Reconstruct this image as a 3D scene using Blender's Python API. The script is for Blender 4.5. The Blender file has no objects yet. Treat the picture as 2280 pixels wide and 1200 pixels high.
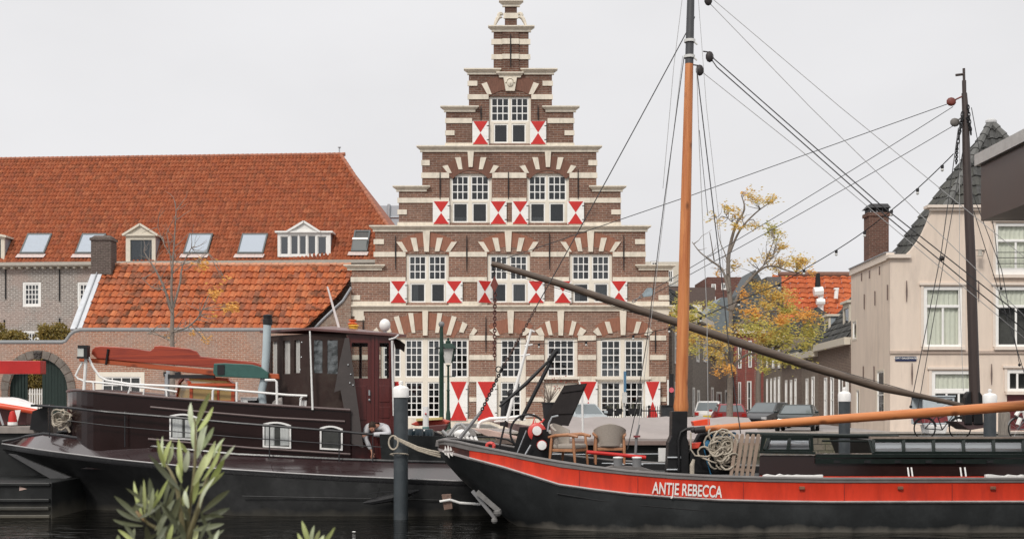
import bpy, bmesh, math, random
from mathutils import Vector, Matrix, noise as mnoise
random.seed(7)
scene = bpy.context.scene
R = math.radians
# ------------------------------------------------------------------ camera
F, H0, CX, CZ = 2800.0, 889.0, 1140.0, 2.7
cam_data = bpy.data.cameras.new('camera')
cam_data.sensor_width = 36.0
cam_data.lens = 36.0 * F / 2280.0
cam_data.shift_y = (H0 - 600.0) / 2280.0
cam_data.clip_start = 0.1
cam_data.clip_end = 3000
cam_data.dof.use_dof = True
cam_data.dof.focus_distance = 55.0
cam_data.dof.aperture_fstop = 5.6
cam = bpy.data.objects.new('camera', cam_data)
cam.location = (0, 0, CZ)
cam.rotation_euler = (R(90), 0, 0)
scene.collection.objects.link(cam)
scene.camera = cam
# ------------------------------------------------------------------ world: overcast sky
SUN_EL, SUN_AZ = R(42), R(205)
world = bpy.data.worlds.new('World')
scene.world = world
world.use_nodes = True
nt = world.node_tree
nt.nodes.clear()
def N(t, typ, **kw):
    n = t.nodes.new(typ)
    for k, v in kw.items():
        setattr(n, k, v)
    return n
out = N(nt, 'ShaderNodeOutputWorld')
bg = N(nt, 'ShaderNodeBackground')
sky = N(nt, 'ShaderNodeTexSky', sky_type='NISHITA', sun_disc=False, sun_elevation=SUN_EL, sun_rotation=SUN_AZ)
sky.dust_density = 3.0
hsv = N(nt, 'ShaderNodeHueSaturation')
hsv.inputs['Saturation'].default_value = 0.15
hsv.inputs['Value'].default_value = 0.55
nt.links.new(sky.outputs[0], hsv.inputs['Color'])
tc = N(nt, 'ShaderNodeTexCoord')
sep = N(nt, 'ShaderNodeSeparateXYZ')
nt.links.new(tc.outputs['Generated'], sep.inputs[0])
ramp = N(nt, 'ShaderNodeValToRGB')          # cloud layer: an overcast sky is brighter overhead
ramp.color_ramp.elements[0].position = 0.0
ramp.color_ramp.elements[0].color = (0.207, 0.206, 0.210, 1)
ramp.color_ramp.elements[1].position = 1.0
ramp.color_ramp.elements[1].color = (0.35, 0.345, 0.34, 1)
e = ramp.color_ramp.elements.new(0.3); e.color = (0.209, 0.208, 0.212, 1)
nt.links.new(sep.outputs['Z'], ramp.inputs[0])
cn = N(nt, 'ShaderNodeTexNoise'); cn.inputs['Scale'].default_value = 2.2; cn.inputs['Detail'].default_value = 5
cmap = N(nt, 'ShaderNodeMapping'); cmap.inputs['Scale'].default_value = (1, 1, 2.2)
nt.links.new(tc.outputs['Generated'], cmap.inputs[0]); nt.links.new(cmap.outputs[0], cn.inputs['Vector'])
cr = N(nt, 'ShaderNodeMapRange'); cr.inputs[1].default_value = 0.3; cr.inputs[2].default_value = 0.7
cr.inputs[3].default_value = 0.92; cr.inputs[4].default_value = 1.06
nt.links.new(cn.outputs[0], cr.inputs[0])
mulc = N(nt, 'ShaderNodeMix', data_type='RGBA', blend_type='MULTIPLY'); mulc.inputs[0].default_value = 1.0
nt.links.new(ramp.outputs[0], mulc.inputs[6]); nt.links.new(cr.outputs[0], mulc.inputs[7])
mixs = N(nt, 'ShaderNodeMix', data_type='RGBA'); mixs.inputs[0].default_value = 0.97
nt.links.new(hsv.outputs[0], mixs.inputs[6])
sc5 = N(nt, 'ShaderNodeMix', data_type='RGBA', blend_type='MULTIPLY'); sc5.inputs[0].default_value = 1.0
sc5.inputs[7].default_value = (40, 40, 40, 1)
sc5.clamp_result = False
nt.links.new(mulc.outputs[2], sc5.inputs[6]); nt.links.new(sc5.outputs[2], mixs.inputs[7])
nt.links.new(mixs.outputs[2], bg.inputs['Color'])
bg.inputs['Strength'].default_value = 0.1
nt.links.new(bg.outputs[0], out.inputs['Surface'])
# ------------------------------------------------------------------ sun through thin cloud
sl = bpy.data.lights.new('sun', 'SUN')
sl.energy = 2.0; sl.angle = R(12); sl.color = (1.0, 0.95, 0.88)
so = bpy.data.objects.new('sun', sl)
so.rotation_euler = (R(90) - SUN_EL, 0, R(180) - SUN_AZ + R(0))
scene.collection.objects.link(so)
scene.view_settings.view_transform = 'Standard'
scene.view_settings.look = 'None'
scene.view_settings.gamma = 1
scene.view_settings.exposure = 0.0
scene.cycles.transparent_max_bounces = 16
scene.cycles.max_bounces = 6

# ------------------------------------------------------------------ helpers
def P(px, py, Y):
    return Vector(((px - CX) / F * Y, Y, CZ + (H0 - py) / F * Y))
def X(px, Y): return (px - CX) / F * Y
def Z(py, Y): return CZ + (H0 - py) / F * Y
def S(n, Y): return n / F * Y
WLOC = {}
def tag(o, label=None, cat=None, group=None, kind=None):
    if label: o['label'] = label
    if cat: o['category'] = cat
    if group: o['group'] = group
    if kind: o['kind'] = kind
    return o
def thing(name, loc=(0, 0, 0), label=None, cat=None, group=None):
    o = bpy.data.objects.new(name, None)
    o.empty_display_size = 0.3
    o.location = loc
    scene.collection.objects.link(o)
    WLOC[o.name] = Vector(loc)
    return tag(o, label, cat, group)
class MB:
    def __init__(s):
        s.v = []; s.f = []; s.m = []; s.uv = None
    def add(s, vs, fs, mi=0):
        b = len(s.v)
        s.v.extend([tuple(v) for v in vs])
        for f in fs:
            s.f.append(tuple(i + b for i in f)); s.m.append(mi)
    def box(s, x0, x1, y0, y1, z0, z1, mi=0):
        if x0 > x1: x0, x1 = x1, x0
        if y0 > y1: y0, y1 = y1, y0
        if z0 > z1: z0, z1 = z1, z0
        s.add([(x0,y0,z0),(x1,y0,z0),(x1,y1,z0),(x0,y1,z0),(x0,y0,z1),(x1,y0,z1),(x1,y1,z1),(x0,y1,z1)],
              [(0,3,2,1),(4,5,6,7),(0,1,5,4),(1,2,6,5),(2,3,7,6),(3,0,4,7)], mi)
    def hexa(s, b, t, mi=0):
        """b, t: four points each, bottom and top loops"""
        s.add(list(b) + list(t), [(0,3,2,1),(4,5,6,7),(0,1,5,4),(1,2,6,5),(2,3,7,6),(3,0,4,7)], mi)
    def beam(s, a, b, w, h, mi=0, up=(0, 0, 1)):
        a = Vector(a); b = Vector(b); d = (b - a).normalized(); up = Vector(up)
        if abs(d.dot(up)) > 0.98: up = Vector((0, 1, 0))
        sx = d.cross(up).normalized() * (w / 2); sz = sx.normalized().cross(d).normalized() * (h / 2)
        s.hexa([a - sx - sz, a + sx - sz, a + sx + sz, a - sx + sz], [b - sx - sz, b + sx - sz, b + sx + sz, b - sx + sz], mi)
    def tube(s, pts, r, n=8, mi=0, cap=True):
        pts = [Vector(p) for p in pts]
        k = len(pts)
        rs = r if isinstance(r, (list, tuple)) else [r] * k
        base = len(s.v)
        prev = None
        for i, p in enumerate(pts):
            d = (pts[min(i + 1, k - 1)] - pts[max(i - 1, 0)])
            if d.length < 1e-9: d = Vector((0, 0, 1))
            d.normalize()
            if prev is None:
                ref = Vector((0, 0, 1)) if abs(d.z) < 0.9 else Vector((0, 1, 0))
                a = d.cross(ref).normalized()
            else:
                a = (prev - d * prev.dot(d)).normalized()
            prev = a
            b = d.cross(a)
            for j in range(n):
                t = 2 * math.pi * j / n
                s.v.append(tuple(p + (a * math.cos(t) + b * math.sin(t)) * rs[i]))
        for i in range(k - 1):
            for j in range(n):
                j2 = (j + 1) % n
                s.f.append((base + i*n + j, base + i*n + j2, base + (i+1)*n + j2, base + (i+1)*n + j)); s.m.append(mi)
        if cap:
            s.f.append(tuple(base + j for j in range(n))[::-1]); s.m.append(mi)
            s.f.append(tuple(base + (k-1)*n + j for j in range(n))); s.m.append(mi)
    def lathe(s, prof, c, n=16, mi=0, axis='z'):
        """prof: (radius, height) pairs"""
        base = len(s.v); c = Vector(c)
        for (r, h) in prof:
            for j in range(n):
                t = 2 * math.pi * j / n
                if axis == 'z': v = c + Vector((r*math.cos(t), r*math.sin(t), h))
                elif axis == 'x': v = c + Vector((h, r*math.cos(t), r*math.sin(t)))
                else: v = c + Vector((r*math.cos(t), h, r*math.sin(t)))
                s.v.append(tuple(v))
        for i in range(len(prof) - 1):
            for j in range(n):
                j2 = (j + 1) % n
                s.f.append((base+i*n+j, base+i*n+j2, base+(i+1)*n+j2, base+(i+1)*n+j)); s.m.append(mi)
        s.f.append(tuple(base + j for j in range(n))[::-1]); s.m.append(mi)
        s.f.append(tuple(base + (len(prof)-1)*n + j for j in range(n))); s.m.append(mi)
    def ball(s, c, r, n=12, mi=0, sc=(1, 1, 1)):
        k = max(4, n // 2 + 1)
        c = Vector(c); base = len(s.v)
        for i in range(1, k):
            a = math.pi * i / k
            for j in range(n):
                t = 2 * math.pi * j / n
                s.v.append((c.x + r*sc[0]*math.sin(a)*math.cos(t), c.y + r*sc[1]*math.sin(a)*math.sin(t), c.z - r*sc[2]*math.cos(a)))
        lo = len(s.v); s.v.append((c.x, c.y, c.z - r*sc[2])); hi = len(s.v); s.v.append((c.x, c.y, c.z + r*sc[2]))
        for i in range(k - 2):
            for j in range(n):
                j2 = (j+1) % n
                s.f.append((base+i*n+j, base+i*n+j2, base+(i+1)*n+j2, base+(i+1)*n+j)); s.m.append(mi)
        for j in range(n):
            j2 = (j+1) % n
            s.f.append((lo, base+j2, base+j)); s.m.append(mi)
            s.f.append((hi, base+(k-2)*n+j, base+(k-2)*n+j2)); s.m.append(mi)
    def prism(s, poly, y0, y1, mi=0):
        """poly in (x, z), extruded from y0 to y1"""
        n = len(poly)
        s.add([(x, y0, z) for x, z in poly] + [(x, y1, z) for x, z in poly],
              [tuple(range(n)), tuple(range(2*n-1, n-1, -1))] + [(i, (i+1) % n, n+(i+1) % n, n+i) for i in range(n)], mi)
    def extr(s, pts, d, mi=0):
        """planar loop of 3-D points, extruded by the vector d"""
        n = len(pts); pts = [Vector(p) for p in pts]; d = Vector(d)
        s.add(pts + [p + d for p in pts], [tuple(range(n)), tuple(range(2*n-1, n-1, -1))] + [(i, (i+1) % n, n+(i+1) % n, n+i) for i in range(n)], mi)
    def torus(s, c, R0, r, axis=(0, 1, 0), n=24, k=8, mi=0, a0=0, a1=None, sy=1.0):
        ax = Vector(axis).normalized(); ref = Vector((0, 0, 1)) if abs(ax.z) < 0.9 else Vector((1, 0, 0))
        u = ax.cross(ref).normalized(); w = ax.cross(u)
        full = a1 is None
        if full: a1 = a0 + 2 * math.pi
        pts = [Vector(c) + (u * math.cos(a0 + (a1-a0)*i/n) + w * math.sin(a0 + (a1-a0)*i/n) * sy) * R0 for i in range(n + 1)]
        s.tube(pts, r, k, mi, cap=not full)
    def build(s, name, mats, parent=None, smooth=False, fix=True, bevel=0, sub=0, origin=None):
        if not isinstance(mats, (list, tuple)): mats = [mats]
        vs = s.v
        if parent is not None:
            top = parent
            while top.parent is not None: top = top.parent
            o0 = WLOC.get(top.name, Vector((0, 0, 0)))
        elif origin is not None:
            o0 = Vector(origin)
        else:
            xs = [v[0] for v in vs]; ys = [v[1] for v in vs]; zs = [v[2] for v in vs]
            o0 = Vector(((min(xs)+max(xs))/2, (min(ys)+max(ys))/2, min(zs)))
        me = bpy.data.meshes.new(name)
        me.from_pydata([(v[0]-o0.x, v[1]-o0.y, v[2]-o0.z) for v in vs], [], s.f)
        for mt in mats: me.materials.append(mt)
        me.polygons.foreach_set('material_index', s.m)
        if s.uv is not None:
            uvl = me.uv_layers.new(name='tile')
            data = []
            for p, uv in zip(me.polygons, s.uv):
                data.extend(list(uv) * len(p.vertices))
            uvl.data.foreach_set('uv', data)
        if fix:
            bm = bmesh.new(); bm.from_mesh(me)
            bmesh.ops.recalc_face_normals(bm, faces=bm.faces)
            bm.to_mesh(me); bm.free()
        if smooth:
            me.polygons.foreach_set('use_smooth', [True] * len(me.polygons))
            try: me.set_sharp_from_angle(angle=R(40))
            except Exception: pass
        me.update()
        o = bpy.data.objects.new(name, me)
        scene.collection.objects.link(o)
        if parent is not None:
            o.parent = parent
        else:
            o.location = o0
            WLOC[o.name] = o0.copy()
        if bevel:
            b = o.modifiers.new('bevel', 'BEVEL'); b.width = bevel; b.segments = 2; b.limit_method = 'ANGLE'
        if sub:
            b = o.modifiers.new('sub', 'SUBSURF'); b.levels = sub; b.render_levels = sub
        return o
def copy_tree(o, parent=None):
    c = o.copy(); scene.collection.objects.link(c)
    c.parent = parent
    for ch in list(o.children): copy_tree(ch, c)
    return c
def cells_wall(m, rects, holes, mapf, depth, mi=0, back=True):
    """a wall of rectangles with rectangular openings, of real thickness; mapf(u, w, d) gives the world point"""
    e = 1e-6
    us = sorted({round(v, 5) for r in rects + holes for v in r[:2]})
    ws = sorted({round(v, 5) for r in rects + holes for v in r[2:]})
    def inside(u, w):
        return any(r[0]-e < u < r[1]+e and r[2]-e < w < r[3]+e for r in rects) and not any(h[0]+e < u < h[1]-e and h[2]+e < w < h[3]-e for h in holes)
    nu, nw = len(us)-1, len(ws)-1
    g = [[inside((us[i]+us[i+1])/2, (ws[j]+ws[j+1])/2) for j in range(nw)] for i in range(nu)]
    def q(a, b, c, d): m.add([a, b, c, d], [(0, 1, 2, 3)], mi)
    for i in range(nu):
        for j in range(nw):
            if not g[i][j]: continue
            u0, u1, w0, w1 = us[i], us[i+1], ws[j], ws[j+1]
            q(mapf(u0,w0,0), mapf(u1,w0,0), mapf(u1,w1,0), mapf(u0,w1,0))
            if back: q(mapf(u1,w0,depth), mapf(u0,w0,depth), mapf(u0,w1,depth), mapf(u1,w1,depth))
            if i == 0 or not g[i-1][j]: q(mapf(u0,w0,depth), mapf(u0,w0,0), mapf(u0,w1,0), mapf(u0,w1,depth))
            if i == nu-1 or not g[i+1][j]: q(mapf(u1,w0,0), mapf(u1,w0,depth), mapf(u1,w1,depth), mapf(u1,w1,0))
            if j == 0 or not g[i][j-1]: q(mapf(u0,w0,depth), mapf(u1,w0,depth), mapf(u1,w0,0), mapf(u0,w0,0))
            if j == nw-1 or not g[i][j+1]: q(mapf(u0,w1,0), mapf(u1,w1,0), mapf(u1,w1,depth), mapf(u0,w1,depth))
# ------------------------------------------------------------------ materials
MATS = {}
def C4(c): return (c[0], c[1], c[2], 1)
def hexc(r, g, b):
    f = lambda v: ((v/255.0 + 0.055)/1.055)**2.4 if v > 10 else v/255.0/12.92
    return (f(r), f(g), f(b))
def mat(name, color, rough=0.6, metal=0.0, var=0.12, scale=6.0, bump=0.15, stain=None, stain_amt=0.35, stain_scale=1.5, spec=0.5, stretch=(1,1,1), coat=0.0):
    if name in MATS: return MATS[name]
    m = bpy.data.materials.new(name); m.use_nodes = True
    t = m.node_tree; b = t.nodes['Principled BSDF']
    b.inputs['Roughness'].default_value = rough
    b.inputs['Metallic'].default_value = metal
    b.inputs['Specular IOR Level'].default_value = min(spec, 0.3) if max(color) < 0.06 and rough > 0.25 and spec == 0.5 else spec
    if coat: b.inputs['Coat Weight'].default_value = coat; b.inputs['Coat Roughness'].default_value = 0.08
    co = N(t, 'ShaderNodeTexCoord'); mp = N(t, 'ShaderNodeMapping'); mp.inputs['Scale'].default_value = stretch
    t.links.new(co.outputs['Object'], mp.inputs[0])
    n1 = N(t, 'ShaderNodeTexNoise'); n1.inputs['Scale'].default_value = scale; n1.inputs['Detail'].default_value = 6; n1.inputs['Roughness'].default_value = 0.65
    t.links.new(mp.outputs[0], n1.inputs['Vector'])
    mr = N(t, 'ShaderNodeMapRange'); mr.inputs[1].default_value = 0.3; mr.inputs[2].default_value = 0.7
    mr.inputs[3].default_value = 1 - var; mr.inputs[4].default_value = 1 + var
    t.links.new(n1.outputs[0], mr.inputs[0])
    mx = N(t, 'ShaderNodeMix', data_type='RGBA', blend_type='MULTIPLY'); mx.inputs[0].default_value = 1
    mx.inputs[6].default_value = C4(color); t.links.new(mr.outputs[0], mx.inputs[7])
    last = mx.outputs[2]
    if stain is not None:
        n2 = N(t, 'ShaderNodeTexNoise'); n2.inputs['Scale'].default_value = stain_scale; n2.inputs['Detail'].default_value = 8; n2.inputs['Roughness'].default_value = 0.7
        t.links.new(mp.outputs[0], n2.inputs['Vector'])
        m2 = N(t, 'ShaderNodeMapRange'); m2.inputs[1].default_value = 0.48; m2.inputs[2].default_value = 0.68; m2.inputs[4].default_value = stain_amt
        t.links.new(n2.outputs[0], m2.inputs[0])
        mm = N(t, 'ShaderNodeMix', data_type='RGBA'); mm.inputs[7].default_value = C4(stain)
        t.links.new(m2.outputs[0], mm.inputs[0]); t.links.new(last, mm.inputs[6]); last = mm.outputs[2]
    t.links.new(last, b.inputs['Base Color'])
    rr = N(t, 'ShaderNodeMapRange'); rr.inputs[3].default_value = max(0.02, rough-0.1); rr.inputs[4].default_value = min(1, rough+0.12)
    t.links.new(n1.outputs[0], rr.inputs[0]); t.links.new(rr.outputs[0], b.inputs['Roughness'])
    if bump:
        bp = N(t, 'ShaderNodeBump'); bp.inputs['Strength'].default_value = bump; bp.inputs['Distance'].default_value = 0.02
        t.links.new(n1.outputs[0], bp.inputs['Height']); t.links.new(bp.outputs[0], b.inputs['Normal'])
    MATS[name] = m
    return m
def mat_brick(name, c1, c2, mortar, bw=0.26, bh=0.085, ms=0.012, du=(1, 0), dark=None, z_dark=None, patch=None, rough=0.85, patch_amt=0.6, offs=0.5):
    """bricks laid on a vertical wall; du = horizontal direction of the wall in world (x, y)"""
    if name in MATS: return MATS[name]
    m = bpy.data.materials.new(name); m.use_nodes = True
    t = m.node_tree; b = t.nodes['Principled BSDF']; b.inputs['Roughness'].default_value = rough
    b.inputs['Specular IOR Level'].default_value = 0.25
    g = N(t, 'ShaderNodeNewGeometry'); sp = N(t, 'ShaderNodeSeparateXYZ'); t.links.new(g.outputs['Position'], sp.inputs[0])
    ma = N(t, 'ShaderNodeMath', operation='MULTIPLY'); ma.inputs[1].default_value = du[0]; t.links.new(sp.outputs[0], ma.inputs[0])
    mb = N(t, 'ShaderNodeMath', operation='MULTIPLY_ADD'); mb.inputs[1].default_value = du[1]; t.links.new(sp.outputs[1], mb.inputs[0]); t.links.new(ma.outputs[0], mb.inputs[2])
    cb = N(t, 'ShaderNodeCombineXYZ'); t.links.new(mb.outputs[0], cb.inputs[0]); t.links.new(sp.outputs[2], cb.inputs[1])
    wn = N(t, 'ShaderNodeTexNoise'); wn.inputs['Scale'].default_value = 1.3; t.links.new(g.outputs['Position'], wn.inputs['Vector'])
    wv = N(t, 'ShaderNodeMix', data_type='RGBA', blend_type='LINEAR_LIGHT'); wv.inputs[0].default_value = 0.02
    t.links.new(cb.outputs[0], wv.inputs[6]); t.links.new(wn.outputs[1], wv.inputs[7]); wv.clamp_result = False
    br = N(t, 'ShaderNodeTexBrick'); br.offset = offs
    br.inputs['Scale'].default_value = 1.0; br.inputs['Brick Width'].default_value = bw; br.inputs['Row Height'].default_value = bh
    br.inputs['Mortar Size'].default_value = ms; br.inputs['Mortar Smooth'].default_value = 0.3
    br.inputs['Color1'].default_value = C4(c1); br.inputs['Color2'].default_value = C4(c2); br.inputs['Mortar'].default_value = C4(mortar)
    t.links.new(wv.outputs[2], br.inputs['Vector'])
    last = br.outputs['Color']
    n1 = N(t, 'ShaderNodeTexNoise'); n1.inputs['Scale'].default_value = 9; n1.inputs['Detail'].default_value = 8; n1.inputs['Roughness'].default_value = 0.75
    t.links.new(g.outputs['Position'], n1.inputs['Vector'])
    mr = N(t, 'ShaderNodeMapRange'); mr.inputs[1].default_value = 0.3; mr.inputs[2].default_value = 0.7; mr.inputs[3].default_value = 0.62; mr.inputs[4].default_value = 1.3
    t.links.new(n1.outputs[0], mr.inputs[0])
    mx = N(t, 'ShaderNodeMix', data_type='RGBA', blend_type='MULTIPLY'); mx.inputs[0].default_value = 1
    t.links.new(last, mx.inputs[6]); t.links.new(mr.outputs[0], mx.inputs[7]); last = mx.outputs[2]
    if patch is not None:
        n3 = N(t, 'ShaderNodeTexNoise'); n3.inputs['Scale'].default_value = 0.55; n3.inputs['Detail'].default_value = 7; n3.inputs['Roughness'].default_value = 0.65
        t.links.new(g.outputs['Position'], n3.inputs['Vector'])
        m3 = N(t, 'ShaderNodeMapRange'); m3.inputs[1].default_value = 0.45; m3.inputs[2].default_value = 0.62; m3.inputs[4].default_value = patch_amt
        t.links.new(n3.outputs[0], m3.inputs[0])
        mm = N(t, 'ShaderNodeMix', data_type='RGBA', blend_type='MIX'); t.links.new(m3.outputs[0], mm.inputs[0]); t.links.new(last, mm.inputs[6])
        pm = N(t, 'ShaderNodeMix', data_type='RGBA', blend_type='MULTIPLY'); pm.inputs[0].default_value = 1; pm.inputs[6].default_value = C4(patch); t.links.new(mr.outputs[0], pm.inputs[7])
        t.links.new(pm.outputs[2], mm.inputs[7]); last = mm.outputs[2]
    if dark is not None:
        n2 = N(t, 'ShaderNodeTexNoise'); n2.inputs['Scale'].default_value = 0.9; n2.inputs['Detail'].default_value = 8; n2.inputs['Roughness'].default_value = 0.8
        t.links.new(g.outputs['Position'], n2.inputs['Vector'])
        zz = N(t, 'ShaderNodeMapRange'); zz.inputs[1].default_value = z_dark[0]; zz.inputs[2].default_value = z_dark[1]; zz.inputs[3].default_value = 0.0; zz.inputs[4].default_value = 0.42
        t.links.new(sp.outputs[2], zz.inputs[0])
        ad = N(t, 'ShaderNodeMath', operation='ADD'); t.links.new(zz.outputs[0], ad.inputs[0]); t.links.new(n2.outputs[0], ad.inputs[1])
        m2 = N(t, 'ShaderNodeMapRange'); m2.inputs[1].default_value = 0.5; m2.inputs[2].default_value = 1.0; m2.inputs[4].default_value = 0.9
        t.links.new(ad.outputs[0], m2.inputs[0])
        mm = N(t, 'ShaderNodeMix', data_type='RGBA', blend_type='MULTIPLY'); mm.inputs[7].default_value = C4(dark)
        t.links.new(m2.outputs[0], mm.inputs[0]); t.links.new(last, mm.inputs[6]); last = mm.outputs[2]
    t.links.new(last, b.inputs['Base Color'])
    bp = N(t, 'ShaderNodeBump'); bp.inputs['Strength'].default_value = 0.5; bp.inputs['Distance'].default_value = 0.02; bp.invert = True
    t.links.new(br.outputs['Fac'], bp.inputs['Height']); t.links.new(bp.outputs[0], b.inputs['Normal'])
    MATS[name] = m
    return m
def mat_tile(name, cols, rough=0.75, dirt=(0.05, 0.035, 0.03), dirt_amt=0.7, dirt_lo=0.52, dirt_scale=0.5):
    """each roof tile its own colour, from the tile number kept in the uv layer"""
    if name in MATS: return MATS[name]
    m = bpy.data.materials.new(name); m.use_nodes = True
    t = m.node_tree; b = t.nodes['Principled BSDF']; b.inputs['Roughness'].default_value = rough; b.inputs['Specular IOR Level'].default_value = 0.12
    uv = N(t, 'ShaderNodeUVMap'); uv.uv_map = 'tile'
    wn = N(t, 'ShaderNodeTexWhiteNoise', noise_dimensions='2D'); t.links.new(uv.outputs[0], wn.inputs['Vector'])
    rp = N(t, 'ShaderNodeValToRGB'); el = rp.color_ramp.elements
    k = len(cols)
    el[0].position = 0; el[0].color = C4(cols[0]); el[1].position = 1; el[1].color = C4(cols[-1])
    for i in range(1, k-1):
        x = el.new(i/(k-1)); x.color = C4(cols[i])
    t.links.new(wn.outputs['Value'], rp.inputs[0])
    g = N(t, 'ShaderNodeNewGeometry')
    n1 = N(t, 'ShaderNodeTexNoise'); n1.inputs['Scale'].default_value = 7; n1.inputs['Detail'].default_value = 6; t.links.new(g.outputs['Position'], n1.inputs['Vector'])
    mr = N(t, 'ShaderNodeMapRange'); mr.inputs[1].default_value = 0.3; mr.inputs[2].default_value = 0.7; mr.inputs[3].default_value = 0.78; mr.inputs[4].default_value = 1.18
    t.links.new(n1.outputs[0], mr.inputs[0])
    mx = N(t, 'ShaderNodeMix', data_type='RGBA', blend_type='MULTIPLY'); mx.inputs[0].default_value = 1
    t.links.new(rp.outputs[0], mx.inputs[6]); t.links.new(mr.outputs[0], mx.inputs[7])
    # soot and lichen by patches, tile by tile
    n2 = N(t, 'ShaderNodeTexNoise'); n2.inputs['Scale'].default_value = dirt_scale; n2.inputs['Detail'].default_value = 5; n2.inputs['Roughness'].default_value = 0.7
    t.links.new(g.outputs['Position'], n2.inputs['Vector'])
    sc = N(t, 'ShaderNodeVectorMath', operation='ADD'); sc.inputs[1].default_value = (31.7, 11.3, 0); t.links.new(uv.outputs[0], sc.inputs[0])
    w2 = N(t, 'ShaderNodeTexWhiteNoise', noise_dimensions='2D'); t.links.new(sc.outputs[0], w2.inputs['Vector'])
    ad = N(t, 'ShaderNodeMath', operation='MULTIPLY_ADD'); ad.inputs[1].default_value = 0.28; t.links.new(w2.outputs['Value'], ad.inputs[0]); t.links.new(n2.outputs[0], ad.inputs[2])
    m2 = N(t, 'ShaderNodeMapRange'); m2.inputs[1].default_value = dirt_lo + 0.14; m2.inputs[2].default_value = dirt_lo + 0.3; m2.inputs[4].default_value = dirt_amt
    t.links.new(ad.outputs[0], m2.inputs[0])
    mm = N(t, 'ShaderNodeMix', data_type='RGBA'); mm.inputs[7].default_value = C4(dirt)
    t.links.new(m2.outputs[0], mm.inputs[0]); t.links.new(mx.outputs[2], mm.inputs[6])
    t.links.new(mm.outputs[2], b.inputs['Base Color'])
    bp = N(t, 'ShaderNodeBump'); bp.inputs['Strength'].default_value = 0.3; bp.inputs['Distance'].default_value = 0.02
    t.links.new(n1.outputs[0], bp.inputs['Height']); t.links.new(bp.outputs[0], b.inputs['Normal'])
    MATS[name] = m
    return m
def mat_glass(name='glass', tint=(0.62, 0.66, 0.68), refl=0.42, rough=0.03):
    if name in MATS: return MATS[name]
    m = bpy.data.materials.new(name); m.use_nodes = True
    t = m.node_tree; t.nodes.clear()
    o = N(t, 'ShaderNodeOutputMaterial'); mx = N(t, 'ShaderNodeMixShader'); tr = N(t, 'ShaderNodeBsdfTransparent'); gl = N(t, 'ShaderNodeBsdfGlossy')
    tr.inputs[0].default_value = C4(tint); gl.inputs['Roughness'].default_value = rough
    gl.inputs['Color'].default_value = (0.9, 0.92, 0.95, 1)
    fr = N(t, 'ShaderNodeLayerWeight'); fr.inputs[0].default_value = refl
    g = N(t, 'ShaderNodeNewGeometry'); n1 = N(t, 'ShaderNodeTexNoise'); n1.inputs['Scale'].default_value = 0.8
    t.links.new(g.outputs['Position'], n1.inputs['Vector'])
    bp = N(t, 'ShaderNodeBump'); bp.inputs['Strength'].default_value = 0.15; bp.inputs['Distance'].default_value = 0.05
    t.links.new(n1.outputs[0], bp.inputs['Height']); t.links.new(bp.outputs[0], gl.inputs['Normal'])
    t.links.new(fr.outputs['Fresnel'], mx.inputs[0]); t.links.new(tr.outputs[0], mx.inputs[1]); t.links.new(gl.outputs[0], mx.inputs[2])
    t.links.new(mx.outputs[0], o.inputs['Surface'])
    MATS[name] = m
    return m
def mat_leaf(name, cols, rough=0.55, transl=0.35):
    if name in MATS: return MATS[name]
    m = bpy.data.materials.new(name); m.use_nodes = True
    t = m.node_tree; b = t.nodes['Principled BSDF']; b.inputs['Roughness'].default_value = rough
    uv = N(t, 'ShaderNodeUVMap'); uv.uv_map = 'tile'
    wn = N(t, 'ShaderNodeTexWhiteNoise', noise_dimensions='2D'); t.links.new(uv.outputs[0], wn.inputs['Vector'])
    rp = N(t, 'ShaderNodeValToRGB'); el = rp.color_ramp.elements; k = len(cols)
    el[0].position = 0; el[0].color = C4(cols[0]); el[1].position = 1; el[1].color = C4(cols[-1])
    for i in range(1, k-1):
        x = el.new(i/(k-1)); x.color = C4(cols[i])
    t.links.new(wn.outputs['Value'], rp.inputs[0]); t.links.new(rp.outputs[0], b.inputs['Base Color'])
    o = [n for n in t.nodes if n.type == 'OUTPUT_MATERIAL'][0]
    tl = N(t, 'ShaderNodeBsdfTranslucent'); t.links.new(rp.outputs[0], tl.inputs[0])
    mx = N(t, 'ShaderNodeMixShader'); mx.inputs[0].default_value = transl
    t.links.new(b.outputs[0], mx.inputs[1]); t.links.new(tl.outputs[0], mx.inputs[2]); t.links.new(mx.outputs[0], o.inputs['Surface'])
    MATS[name] = m
    return m
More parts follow.
